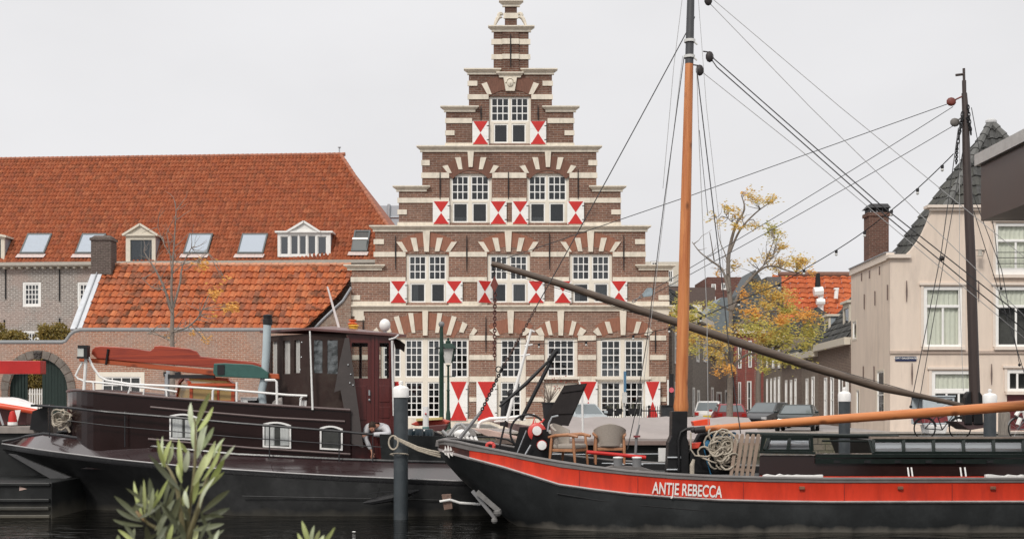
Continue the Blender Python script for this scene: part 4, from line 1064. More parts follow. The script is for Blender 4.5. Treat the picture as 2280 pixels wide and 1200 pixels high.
text('lettering', 'KORT GALGEWATER', (fx(2016.5), BY-0.046, fz(797.3)), 0.125, WHITE, sign, bold=0.002)
lamp = thing('wall_lamp', (X(2182,BY-0.5), BY-0.5, fz(575)), 'small black and cream wall lamp hanging high beside the dark mast', 'lamp')
m = MB(); c = (X(2182,BY-0.5), BY-0.5, fz(573)); m.lathe([(0.05,0.0),(0.15,0.0),(0.15,0.02),(0.1,0.04),(0.1,0.28),(0.13,0.3),(0.13,0.33),(0.03,0.34)], c, 12); m.build('lantern', mat('lamp_cream', (0.45,0.42,0.37), 0.6), lamp)
m = MB(); m.tube([(X(2182,BY-0.5), BY-0.5, fz(560)), (X(2195,BY-0.2), BY, fz(560))], 0.025, 6); m.tube([(X(2170,BY-0.5), BY-0.5, fz(560)), (X(2195,BY-0.5), BY-0.5, fz(560))], 0.02, 6); m.build('bracket', IRON, lamp)

# ================================================================== HOUSES DOWN THE STREET (right side)
rw = Wall((X(1894, 71.8), 71.8), (2.7, 38.0), inward=(1, 0))
BROWN = lambda nm, c1, c2: mat_brick(nm, c1, c2, (0.32, 0.27, 0.23), bw=0.3, bh=0.09, du=(0.14, 0.99))
def street_house(x0, x1, ztop, brick, label, wins_px, roofc, roof_h, cat='house', wl=rw, trim=OFFW, roof_d=4.0, dormers=(), name='brick_house', ground=GZ):
    u0, u1 = sorted((wl.u(x0), wl.u(x1)))
    base = wl.f((u0+u1)/2, ground, 0)
    h = thing(name, base, label, cat, None)
    hs = [wl.rect(*w[:4]) for w in wins_px]
    hs = [(max(a, u0+0.05), min(b, u1-0.05), max(c, ground+0.15), min(d, ztop-0.2)) for a, b, c, d in hs]
    m = MB(); cells_wall(m, [(u0, u1-0.01, ground, ztop)], hs, wl.f, 0.3); m.build('wall', brick, h)
    m = MB(); fbox(m, wl, u0, u0+0.2, ground, ztop, 0.302, roof_d*2); fbox(m, wl, u1-0.21, u1-0.01, ground, ztop, 0.302, roof_d*2); fbox(m, wl, u0, u1-0.01, ground, ztop, roof_d*2, roof_d*2+0.2); m.build('rear_wall', brick, h)
    for b, w in zip(hs, wins_px):
        window(h, wl.f, *b, [(b[0]+0.1, b[1]-0.1, b[2]+0.1, b[3]-0.1, w[4], w[5])], [], frame=WHITE, recess=-0.05, bar=0.06, backd=0.5)
    m = MB(); fbox(m, wl, u0, u1-0.01, ztop-0.3, ztop+0.12, -0.35, 0.2); m.build('cornice', trim, h)
    if roof_h:
        U = -wl.d if False else wl.d
        V = wl.n*roof_d + Vector((0,0,roof_h))
        p0 = Vector(wl.f(u0, ztop+0.1, -0.2))
        o = pantiles('roof', p0, U, V, u1-u0-0.02, V.length, 0.4, 0.5, roofc, h, seg=4)
        m = MB(); a = p0 + V; m.add([a, a+U*(u1-u0-0.02), Vector(wl.f(u1-0.02, ztop, roof_d*2)), Vector(wl.f(u0, ztop, roof_d*2))], [(0,1,2,3)])
        m.add([p0, a, Vector(wl.f(u0, ztop, roof_d*2))], [(0,1,2)]); m.add([p0+U*(u1-u0-0.02), a+U*(u1-u0-0.02), Vector(wl.f(u1-0.02, ztop, roof_d*2))], [(0,1,2)])
        m.build('roof_back', mat('dark_roof_back', (0.07,0.07,0.07), 0.8), h)
    for (dx0, dx1, dy0, dy1, dep) in dormers:
        ua, ub = sorted((wl.u(dx0), wl.u(dx1))); zb = wl.z((dx0+dx1)/2, dy1); zt = wl.z((dx0+dx1)/2, dy0)
        g = lambda u, w, d: wl.f(u, w, d+dep)
        m = MB(); cells_wall(m, [(ua, ub, zb, zt)], [(ua+0.25, ub-0.25, zb+0.2, zt-0.3)], g, 0.12)
        dm = m.build('dormer', OFFW, h)
        for (q0, q1) in ((ua+0.02, ua+0.1), (ub-0.1, ub-0.02)):
            m = MB(); m.hexa([wl.f(q0,zb,dep+0.122), wl.f(q1,zb,dep+0.122), wl.f(q1,zb,dep+0.5), wl.f(q0,zb,dep+0.5)], [wl.f(q0,zt,dep+0.122), wl.f(q1,zt,dep+0.122), wl.f(q1,zt,dep+2.6), wl.f(q0,zt,dep+2.6)])
            m.build('cheek', mat('blue_grey_zinc', (0.30,0.34,0.37), 0.45), dm)
        m = MB(); fbox(m, wl, ua-0.12, ub+0.12, zt, zt+0.14, dep-0.15, dep+3.0); m.build('flat_roof', OFFW, dm)
        m = MB(); fbox(m, wl, ua+0.25, ub-0.25, zb+0.2, zt-0.3, dep+0.06, dep+0.07); m.build('pane', GLASS, dm)
        m = MB(); fbox(m, wl, ua+0.12, ub-0.12, zb+0.1, zt-0.1, dep+0.5, dep+0.55); m.build('room_behind', DARK, dm)
    return h
B1 = BROWN('house_brick_a', (0.22,0.155,0.12), (0.16,0.11,0.085)); B2 = BROWN('house_brick_b', (0.26,0.21,0.17), (0.20,0.16,0.13)); B3 = BROWN('house_brick_c', (0.20,0.15,0.125), (0.15,0.11,0.09))
BR = BROWN('house_brick_red', (0.30,0.05,0.04), (0.24,0.04,0.035))
z1 = rw.z(1893, 755)
street_house(1893.5, 1822, z1, B1, 'brown brick house with two grey dormers directly behind the beige corner house', [(1884,1890,832,930,1,2),(1868,1877,832,945,1,2),(1850,1857,838,942,1,2),(1836,1842,840,940,1,2)], TDARK, 4.3, roof_d=3.2, dormers=((1872,1858,676,750,0.5),(1828,1818,706,772,0.5)))
street_house(1821.5, 1785, z1-0.3, B2, 'light brown brick terraced house, second along the street from the beige house', [(1808,1814,838,930,1,2),(1795,1800,842,934,1,2)], TDARK, 1.6, roof_d=3)
street_house(1784.5, 1742, z1-0.2, B3, 'dark brown terraced house with tall cream framed windows behind the black car', [(1770,1774,842,925,1,2),(1760,1764,845,925,1,2),(1749,1753,846,922,1,2)], TDARK, 1.8, roof_d=3)
street_house(1741.5, 1700, z1+1.5, B2, 'narrow far house with crowded cream window frames behind the parked cars', [(1733,1737,838,915,1,2),(1724,1728,840,915,1,2),(1716,1719,842,912,1,2),(1707,1710,843,912,1,2),(1733,1737,760,820,1,2),(1720,1724,765,820,1,2),(1707,1710,768,820,1,2)], TDARK, 2.2, roof_d=3)
# red brick house closing the view
cw = Wall((X(1612, 112), 113), (1, 0.04), inward=(0, 1))
ztr = cw.z(1660, 735)
street_house(1634, 1703, ztr, BR, 'dark red brick house with tall cream windows closing the end of the street', [(1643,1650,850,925,1,2),(1663,1673,848,925,1,2),(1685,1691,848,925,1,2),(1643,1651,760,820,1,2),(1666,1674,758,818,1,2),(1688,1696,758,818,1,2)], TDARK, 3.0, wl=cw, roof_d=3)
# left side of the street
lw = Wall((X(1496, 77), 77), (X(1636, 120)-X(1496, 77), 43), inward=(-1, 0))
BG = mat_brick('house_brick_grey', (0.19,0.165,0.145), (0.14,0.12,0.105), (0.27,0.24,0.21), bw=0.3, bh=0.09, du=(0.3, 0.95))
street_house(1496, 1541, lw.z(1500, 690), BG, 'tall grey brown house squeezed between the stepped gable and the orange mast', [(1502,1507,740,810,1,2),(1520,1526,745,810,1,2),(1502,1508,850,930,1,2),(1522,1528,855,930,1,2)], TDARK, 3.0, wl=lw, roof_d=3)
street_house(1541.5, 1580, lw.z(1541, 700), mat_brick('house_brick_grey_b', (0.23,0.20,0.175), (0.17,0.15,0.13), (0.29,0.26,0.23), bw=0.3, bh=0.09, du=(0.3, 0.95)), 'grey brick house with narrow white windows just right of the orange mast', [(1550,1556,740,806,1,2),(1566,1572,745,806,1,2),(1539,1546,862,925,1,2),(1552,1557,868,925,1,2)], TDARK, 2.5, wl=lw, roof_d=3)
street_house(1580.5, 1635, lw.z(1590, 785), BROWN('house_brick_d', (0.20,0.15,0.13), (0.16,0.12,0.10)), 'low dark brick building with a cream doorway behind the white car', [(1583,1588,862,925,1,2),(1595,1606,872,935,1,1),(1614,1620,868,925,1,2)], TDARK, 3.0, wl=lw, roof_d=3)
# ================================================================== ROOFTOPS BEYOND
def frontal(name, label, x0, x1, y0, y1, Y, depth, matl, cat='building', holes_px=(), gable_top=None, parts=()):
    z0 = GZ
    h = thing(name, (X((x0+x1)/2, Y), Y, GZ), label, cat)
    f = lambda u, w, d: (u, Y+d, w)
    hs = [(X(a,Y), X(b,Y), Z(d,Y), Z(c,Y)) for a,b,c,d in holes_px]
    m = MB(); cells_wall(m, [(X(x0,Y), X(x1,Y), GZ, Z(y0,Y))], hs, f, 0.3)
    m.box(X(x0,Y), X(x0,Y)+0.2, Y+0.302, Y+depth, GZ, Z(y0,Y)); m.box(X(x1,Y)-0.2, X(x1,Y), Y+0.302, Y+depth, GZ, Z(y0,Y)); m.box(X(x0,Y)+0.202, X(x1,Y)-0.202, Y+0.302, Y+depth, Z(y0,Y)-0.25, Z(y0,Y)-0.01)
    m.build('wall', matl, h)
    for b in hs: window(h, f, *b, [(b[0]+0.1, b[1]-0.1, b[2]+0.1, b[3]-0.1, 2, 1)], [], frame=WHITE, recess=0.02, bar=0.06, backd=0.5)
    return h
# orange roof house
Yo = 121.0
oh = thing('orange_roof_house', (X(1815, Yo), Yo, GZ), 'far house with a bright orange tiled roof and a white flue, seen above the street', 'house')
TOR = mat_tile('roof_tile_bright', [(0.47,0.115,0.045),(0.53,0.145,0.06),(0.43,0.105,0.045),(0.57,0.17,0.075)], dirt=(0.2,0.08,0.05), dirt_amt=0.3)
zo0, zo1 = Z(720, Yo), Z(614, Yo+3.4)
Vo = Vector((0, 3.4, zo1-zo0)); wo_ = X(1935, Yo)-X(1733, Yo)
pantiles('roof', (X(1733, Yo), Yo, zo0), (1,0,0), Vo, wo_, Vo.length, 0.85, 0.62, TOR, oh, amp=0.14, lip=0.10)
m = MB(); m.box(X(1733,Yo), X(1935,Yo), Yo+0.3, Yo+8, GZ, zo0-0.05); m.build('wall', B3, oh)
m = MB(); m.tube([(X(1733,Yo+3.4), Yo+3.4, zo1+0.1), (X(1935,Yo+3.4), Yo+3.4, zo1+0.1)], 0.3, 8); m.build('ridge_tile', mat('brown_ridge', (0.17,0.085,0.06), 0.8, var=0.3), oh)
m = MB(); Yp = Yo+1.0
m.tube([P(1827,700,Yp-1), P(1827,655,Yp)], 0.28, 8); m.tube([P(1812,650,Yp-0.4), P(1832,648,Yp-0.4)], 0.45, 8); m.tube([P(1818,672,Yp-1.2), P(1836,672,Yp-1.2)], 0.3, 8); m.build('flue', WHITE, oh)
m = MB(); m.tube([P(1821,642,Yp-0.2), P(1821,609,Yp-0.2)], [0.3, 0.2], 8); m.build('flue_cowl', BLACK, oh)
m = MB(); m.tube([P(1861,665,Yp), P(1863,645,Yp)], 0.2, 8); m.box(X(1857,Yp), X(1867,Yp), Yp-0.2, Yp+0.2, Z(645,Yp), Z(641,Yp)); m.build('vent', WHITE, oh)
# modern cream flats
Ym = 150.0
fl = frontal('apartment_block', 'pale modern apartment block far behind the right shoulder of the stepped gable', 1436, 1512, 583, 700, Ym, 12, mat('render_cream', (0.55,0.51,0.43), 0.8), holes_px=[(1450,1464,582,594),(1484,1497,588,604),(1487,1499,600,630)])
m = MB(); m.box(X(1480,Ym), X(1512,Ym), Ym-1.6, Ym, Z(640,Ym), Z(636,Ym))
for i in range(8): m.box(X(1480+i*4,Ym), X(1480+i*4,Ym)+0.08, Ym-1.6, Ym-1.5, Z(636,Ym)+0.002, Z(622,Ym))
m.box(X(1480,Ym), X(1512,Ym), Ym-1.62, Ym-1.5, Z(622,Ym)+0.002, Z(620,Ym)); m.build('balcony', mat('rail_grey', (0.45,0.45,0.43), 0.5), fl)
frontal('flat_roofed_block', 'dark brown flat roofed block far away behind the orange mast', 1488, 1592, 640, 700, 140, 10, mat('brown_cladding', (0.11,0.08,0.07), 0.8, var=0.2))
frontal('small_white_house', 'small white plastered house far away just right of the orange mast', 1528, 1563, 678, 760, 125, 6, mat('white_render', (0.68,0.66,0.63), 0.8), holes_px=[(1542,1553,684,700)])
frontal('far_brick_building', 'distant dark red brick building with flat roof behind the street tree', 1575, 1660, 617, 720, 145, 10, mat_brick('far_brick', (0.16,0.07,0.055),(0.12,0.055,0.045),(0.2,0.16,0.14), bw=0.5, bh=0.2), holes_px=[(1584,1594,632,645),(1606,1618,630,645),(1584,1594,660,676)])
Ys = 121.0
sh = thing('slate_gable_house', (X(1690,Ys), Ys, GZ), 'far house with a dark slate covered gable behind the yellow tree', 'house')
m = MB(); m.prism([(X(1655,Ys), GZ), (X(1655,Ys), Z(650,Ys)), (X(1682,Ys), Z(600,Ys)), (X(1712,Ys), Z(650,Ys)), (X(1712,Ys), GZ)], Ys, Ys+7); m.build('wall', mat('slate_cladding', (0.07,0.08,0.085), 0.6, var=0.25, scale=2), sh)
m = MB(); m.box(X(1712,Ys)+0.01, X(1745,Ys), Ys+1, Ys+7, GZ, Z(614,Ys)); m.build('side_block', mat('dark_grey_render', (0.13,0.12,0.115), 0.8), sh)
m = MB(); Yg=112.0
m.prism([(X(1560,Yg), GZ), (X(1560,Yg), Z(712,Yg)), (X(1606,Yg), Z(662,Yg)), (X(1625,Yg), Z(662,Yg)), (X(1625,Yg), GZ)], Yg, Yg+6)
tag(m.build('grey_roofed_house', mat('grey_slate', (0.16,0.185,0.195), 0.5, var=0.2, scale=3)), 'far low house with a sloping blue grey roof behind the tree trunk', 'house')
# ================================================================== OVERHANGING BUILDING, near right
ob = thing('overhanging_building', (12, 16, 0), 'dark brown clad building corner jutting into the picture at the top right', 'building')
m = MB(); m.box(8.95, 16, 8, 24, 6.1, 7.16); m.build('cladding', mat('bronze_panel', (0.060,0.052,0.048), 0.3, var=0.04, scale=1, bump=0.02, spec=0.6), ob)
m = MB(); m.box(8.86, 16.1, 7.9, 24.1, 7.162, 7.38); m.build('roof_edge', mat('brushed_edge', (0.48,0.47,0.45), 0.35, metal=0.2), ob)
m = MB(); m.box(12, 15.5, 9, 13, -1, 6.098); m.build('wall', mat('dark_grey_render', (0.13,0.12,0.115), 0.8), ob)
# ================================================================== TREES AND SHRUBS
BARK = mat('bark', (0.19, 0.16, 0.135), 0.9, var=0.3, scale=12, bump=0.5)
BARKL = mat('bark_light', (0.24, 0.20, 0.17), 0.9, var=0.25, scale=12, bump=0.5)
LEAFY = mat_leaf('leaf_yellow', [(0.78,0.50,0.11),(0.84,0.60,0.17),(0.72,0.40,0.09),(0.82,0.66,0.26),(0.60,0.55,0.18),(0.84,0.54,0.14),(0.52,0.50,0.16)])
LEAFG = mat_leaf('leaf_green_yellow', [(0.42,0.44,0.10),(0.70,0.60,0.16),(0.34,0.38,0.09),(0.80,0.62,0.18),(0.60,0.52,0.14)])
LEAFO = mat_leaf('leaf_orange', [(0.82,0.42,0.09),(0.86,0.52,0.14),(0.78,0.36,0.08)])
def smooth_path(pts, k=4):
    out = []
    n = len(pts)
    for i in range(n-1):
        p0 = pts[max(i-1, 0)]; p1 = pts[i]; p2 = pts[i+1]; p3 = pts[min(i+2, n-1)]
        for j in range(k):
            t = j/k
            out.append(0.5*((2*p1) + (p2-p0)*t + (2*p0-5*p1+4*p2-p3)*t*t + (3*p1-p0-3*p2+p3)*t**3))
    out.append(pts[-1])
    return out
def leaf(m, p, size, d, wide=0.45):
    d = Vector(d).normalized(); s = d.cross(Vector((random.gauss(0,1), random.gauss(0,1), random.gauss(0,1)))).normalized()*size*wide
    up = d.cross(s).normalized()*size*0.12
    b = len(m.v)
    m.v += [tuple(p), tuple(p+d*size*0.5+s*0.5+up), tuple(p+d*size), tuple(p+d*size*0.5-s*0.5+up)]
    m.f.append((b, b+1, b+2, b+3)); m.m.append(0); m.uv.append((random.randint(0, 400)+0.5, random.randint(0, 400)+0.5))
def tree(name, label, Y, limbs, clusters, bark, group=None, wind=(1, 0, -0.1), lsize=0.16, twig_n=5, base=GZ, cat='tree', spread=1.0, ls=1.0):
    x0, y0 = limbs[0][0][:2]
    t = thing(name, (X(x0, Y), Y, base), label, cat, group)
    allp = []
    tm = MB()
    for li, L in enumerate(limbs):
        w0, w1 = L[0][2], L[-1][2]
        dy = 0 if li == 0 else random.uniform(-1.6, 1.6)*spread
        raw = []
        n = len(L)
        for i, q in enumerate(L):
            f = i/(n-1)
            raw.append(P(q[0] + random.uniform(-1, 1)*(0 if i == 0 else 1), q[1], Y) + Vector((0, dy*f, 0)))
        pts = smooth_path(raw, 4)
        rs = [max(S(w0 + (w1-w0)*(i/(len(pts)-1)), Y)/2, 0.008) for i in range(len(pts))]
        if li == 0:
            trunk = MB(); trunk.tube(pts, rs, 10)
            trunk.build('trunk', bark, t, smooth=True)
        else: tm.tube(pts, rs, 6)
        allp += [(p, r) for p, r in zip(pts, rs)] if li else [(p, r) for p, r in zip(pts, rs)][len(pts)//2:]
    for _ in range(twig_n*len(limbs)):
        p, r = random.choice(allp)
        d = Vector((random.gauss(0.3, 0.6), random.gauss(0, 0.6), random.gauss(0.35, 0.5))).normalized()
        l = random.uniform(0.4, 1.3); pts = [p]
        for k in range(4): pts.append(pts[-1] + d*l/4); d = (d + Vector((random.gauss(0.05,0.25), random.gauss(0,0.25), random.gauss(0.05,0.25)))).normalized()
        tm.tube(pts, [min(r, 0.022), 0.016, 0.012, 0.009, 0.006], 4)
        if random.random() < 0.5:
            tm.tube([pts[2], pts[2] + (d+Vector((0.2,0.3,0.5)))*0.3], [0.01, 0.005], 4)
    crown = {}
    for (cx, cy, rx, ry, n, mt) in clusters:
        c = P(cx, cy, Y); dyc = random.uniform(-1.2, 1.2)*spread; c.y += dyc
        # twigs feeding the cluster
        p, r = min(allp, key=lambda q: (q[0]-c).length)
        tw = max(3, n//18)
        ends = []
        for k in range(tw):
            e = c + Vector((random.gauss(0, 0.5)*S(rx, Y), random.gauss(0, 0.5)*max(S(rx, Y)*0.7, 0.3), random.gauss(0, 0.5)*S(ry, Y)))
            mid = p.lerp(e, 0.55) + Vector((0, 0, random.uniform(-0.1, 0.25)))
            tm.tube([p, mid, e, e+Vector((0.12, 0, 0.02))], [0.02, 0.014, 0.008, 0.004], 4, cap=False)
            ends.append((mid, e))
        lm = crown.setdefault(mt.name, (MB(), mt))[0]
        if lm.uv is None: lm.uv = []
        for k in range(int(n*ls)):
            if random.random() < 0.6:
                a, b = random.choice(ends); q = a.lerp(b, random.uniform(0.45, 1.15)) + Vector((random.gauss(0, 0.12), random.gauss(0, 0.14), random.gauss(0, 0.10)))
            else:
                q = c + Vector((random.gauss(0, 0.65)*S(rx, Y), random.gauss(0, 0.5)*max(S(rx, Y)*0.8, 0.3), random.gauss(0, 0.65)*S(ry, Y)))
            leaf(lm, q, lsize*random.uniform(0.6, 1.25), Vector(wind) + Vector((random.gauss(0, 0.35), random.gauss(0, 0.5), random.gauss(0, 0.35))))
    tm.build('branches', bark, t, smooth=True)['kind'] = 'stuff'
    for k, (lm, mt) in crown.items(): lm.build('crown', mt, t, fix=False)
    return t
TY = 64.0
tree('street_tree', 'wind blown half bare tree with yellow and orange leaves at the street corner', TY,
 [[(1624,960,16),(1626,860,14),(1628,760,11),(1628,690,9)],
  [(1628,690,12),(1624,620,9),(1626,560,7),(1641,500,5),(1662,462,4),(1658,430,2)],
  [(1626,560,6),(1648,512,4),(1682,475,3),(1714,452,1.5)],
  [(1622,650,7),(1610,602,5),(1588,580,4),(1562,560,3),(1545,535,1.5)],
  [(1590,580,3),(1583,550,2.5),(1576,522,1.5)],
  [(1629,692,9),(1655,640,6),(1690,603,4.5),(1722,590,4),(1760,600,3),(1795,606,1.5)],
  [(1655,640,4),(1690,600,3),(1720,575,2)],
  [(1700,590,3),(1710,565,2),(1720,530,1.5)],
  [(1628,760,7),(1590,742,5),(1550,735,3),(1518,700,2)],
  [(1628,745,7),(1670,705,5),(1730,690,4),(1795,690,2)],
  [(1627,800,6),(1600,780,4),(1565,770,2.5)],
  [(1628,820,6),(1665,790,4),(1720,780,3),(1780,760,2)],
  [(1620,610,3),(1618,570,2),(1605,530,2),(1600,480,1.2)],
  [(1640,500,3),(1625,490,2),(1612,470,1.2)]],
 [(1662,440,14,16,50,LEAFY),(1666,424,7,7,12,LEAFO),(1702,454,20,9,70,LEAFY),(1640,478,12,10,40,LEAFY),(1606,470,9,14,28,LEAFY),(1625,470,7,8,18,LEAFY),(1600,500,9,9,16,LEAFY),(1644,508,24,9,60,LEAFY),(1672,508,12,6,24,LEAFY),(1580,478,8,12,14,LEAFY),
  (1643,588,12,12,40,LEAFY),(1668,582,12,5,14,LEAFY),(1722,518,16,18,110,LEAFG),(1742,544,17,8,60,LEAFY),(1745,512,10,6,20,LEAFY),(1745,580,26,12,120,LEAFY),(1783,582,22,14,190,LEAFY),(1712,570,14,8,40,LEAFY),(1803,606,9,7,22,LEAFO),(1597,606,8,7,14,LEAFO),
  (1512,672,14,20,90,LEAFG),(1500,706,14,10,50,LEAFY),(1545,700,22,14,130,LEAFG),(1560,742,34,20,260,LEAFY),(1530,756,16,22,130,LEAFY),(1604,762,30,22,240,LEAFY),(1618,800,26,13,170,LEAFY),(1614,824,12,10,50,LEAFO),
  (1700,640,30,16,190,LEAFY),(1738,660,34,20,300,LEAFY),(1752,690,26,14,180,LEAFG),(1690,680,24,14,90,LEAFY),(1668,700,20,16,80,LEAFO),(1672,732,34,16,260,LEAFG),(1712,745,34,18,260,LEAFY),(1752,752,34,22,300,LEAFG),(1796,742,24,24,240,LEAFG),(1790,706,26,14,160,LEAFO),
  (1716,792,34,12,220,LEAFG),(1756,806,34,12,190,LEAFG),(1700,822,16,8,50,LEAFG),(1652,660,14,16,50,LEAFO),(1800,770,14,12,70,LEAFG),(1735,715,30,8,120,LEAFO),(1640,730,20,12,90,LEAFY),(1580,790,22,9,70,LEAFY),(1545,780,26,14,90,LEAFG),(1515,730,18,18,80,LEAFY),(1560,690,26,14,80,LEAFG),(1590,830,16,8,40,LEAFO),(1500,690,10,16,50,LEAFG)], BARK, lsize=0.15, ls=2.2)
tree('second_street_tree', 'dark trunked tree standing right behind the yellow tree in front of the cream windows', 84.0,
 [[(1690,930,13),(1689,860,12),(1692,780,11),(1690,720,8)], [(1690,760,6),(1720,730,4),(1750,720,2)], [(1691,740,6),(1660,700,4),(1650,660,2)], [(1690,720,6),(1700,670,4),(1705,640,2)]],
 [(1690,700,40,16,150,LEAFY),(1740,720,30,14,120,LEAFG),(1700,760,40,14,140,LEAFG),(1660,690,24,16,70,LEAFO)], BARK, lsize=0.24, ls=1.3)
tree('bare_tree', 'thin nearly bare tree with a few orange leaves in front of the orange tiled roof', 61.0,
 [[(383,960,13),(383,820,11),(383,740,10),(384,690,8)],
  [(384,700,7),(368,645,5),(350,605,4),(330,575,2.5),(322,560,1.5)],
  [(384,695,7),(382,640,5),(386,580,4),(392,520,2.5),(396,470,1.5)],
  [(384,690,6),(398,630,4.5),(402,590,3.5),(420,548,2)],
  [(383,740,5),(420,728,3),(446,706,2.5),(456,690,2)],
  [(383,760,4),(350,745,3),(325,742,2)],
  [(368,645,3),(340,640,2),(318,620,1.2)],
  [(386,580,2.5),(365,540,1.8),(352,500,1)],
  [(402,590,2.5),(440,580,1.8),(470,560,1)],
  [(382,610,3),(378,560,2),(370,520,1.2)]],
 [(478,648,18,10,55,LEAFO),(514,684,18,9,60,LEAFO),(446,588,20,7,35,LEAFO),(450,600,12,6,18,LEAFO),(432,745,10,4,12,LEAFO),(458,760,12,6,16,LEAFO),(374,745,4,5,6,LEAFO),(470,700,8,10,10,LEAFO),(505,620,10,5,8,LEAFO)], BARKL, lsize=0.19, ls=1.4, twig_n=9, spread=0.4)
def shrub(label, x0, x1, y0, y1, Y, n, mt, name='shrub'):
    t = thing(name, (X((x0+x1)/2, Y), Y, GZ), label, 'shrub')
    m = MB()
    for i in range(14):
        x = random.uniform(X(x0, Y), X(x1, Y)); zt = random.uniform(Z(y1, Y), Z(y0, Y))
        m.tube([(x, Y, GZ), (x+random.uniform(-.4,.4), Y+random.uniform(-.4,.4), (zt+GZ)/2), (x+random.uniform(-.6,.6), Y, zt)], [0.04, 0.025, 0.008], 5)
    m.build('stems', BARK, t)
    m = MB(); m.uv = []
    zb, zt_ = Z(y1, Y), Z(y0, Y)
    for i in range(n):
        x = random.uniform(X(x0, Y), X(x1, Y)); top = zt_ - 1.0*abs(mnoise.noise(Vector((x*1.3, 3.3, 0))))*2
        z = zb + (top-zb)*math.sqrt(random.random()) if top > zb else zb
        leaf(m, Vector((x, Y+random.gauss(0, 0.5), z)), random.uniform(0.12, 0.26), (random.gauss(0,1), random.gauss(0,1), random.gauss(0,1)), 0.7)
    m.build('foliage', mt, t, fix=False)
    return t
LEAFB = mat_leaf('leaf_ochre', [(0.22,0.16,0.04),(0.32,0.24,0.06),(0.14,0.13,0.04),(0.40,0.27,0.06),(0.10,0.08,0.03)])
shrub('ochre shrub against the grey brick wall above the low end of the garden wall', -30, 56, 716, 800, 80, 2600, LEAFB)
shrub('ochre climbing shrub between the small low window and the pale roof verge', 88, 150, 720, 800, 80, 1800, LEAFB)
shrub('yellow green shrub seen through the open arched gateway', 45, 100, 790, 960, 76, 3600, LEAFB)
# little white picket fence seen through the gateway
pf = thing('picket_fence', (X(75,74), 74, GZ), 'small white picket fence seen through the open arched gateway', 'fence')
m = MB(); m.box(X(50,74), X(100,74), 74.06, 74.1, Z(908,74), Z(905,74)); m.box(X(50,74), X(100,74), 74.06, 74.1, Z(878,74), Z(875,74)); m.build('rail', WHITE, pf)
m = MB()
for i in range(9):
    x = X(54+i*5.4,74); m.prism([(x, GZ+0.1), (x, Z(868,74)), (x+0.04, Z(864,74)), (x+0.08, Z(868,74)), (x+0.08, GZ+0.1)], 74, 74.05)
m.build('picket', WHITE, pf)
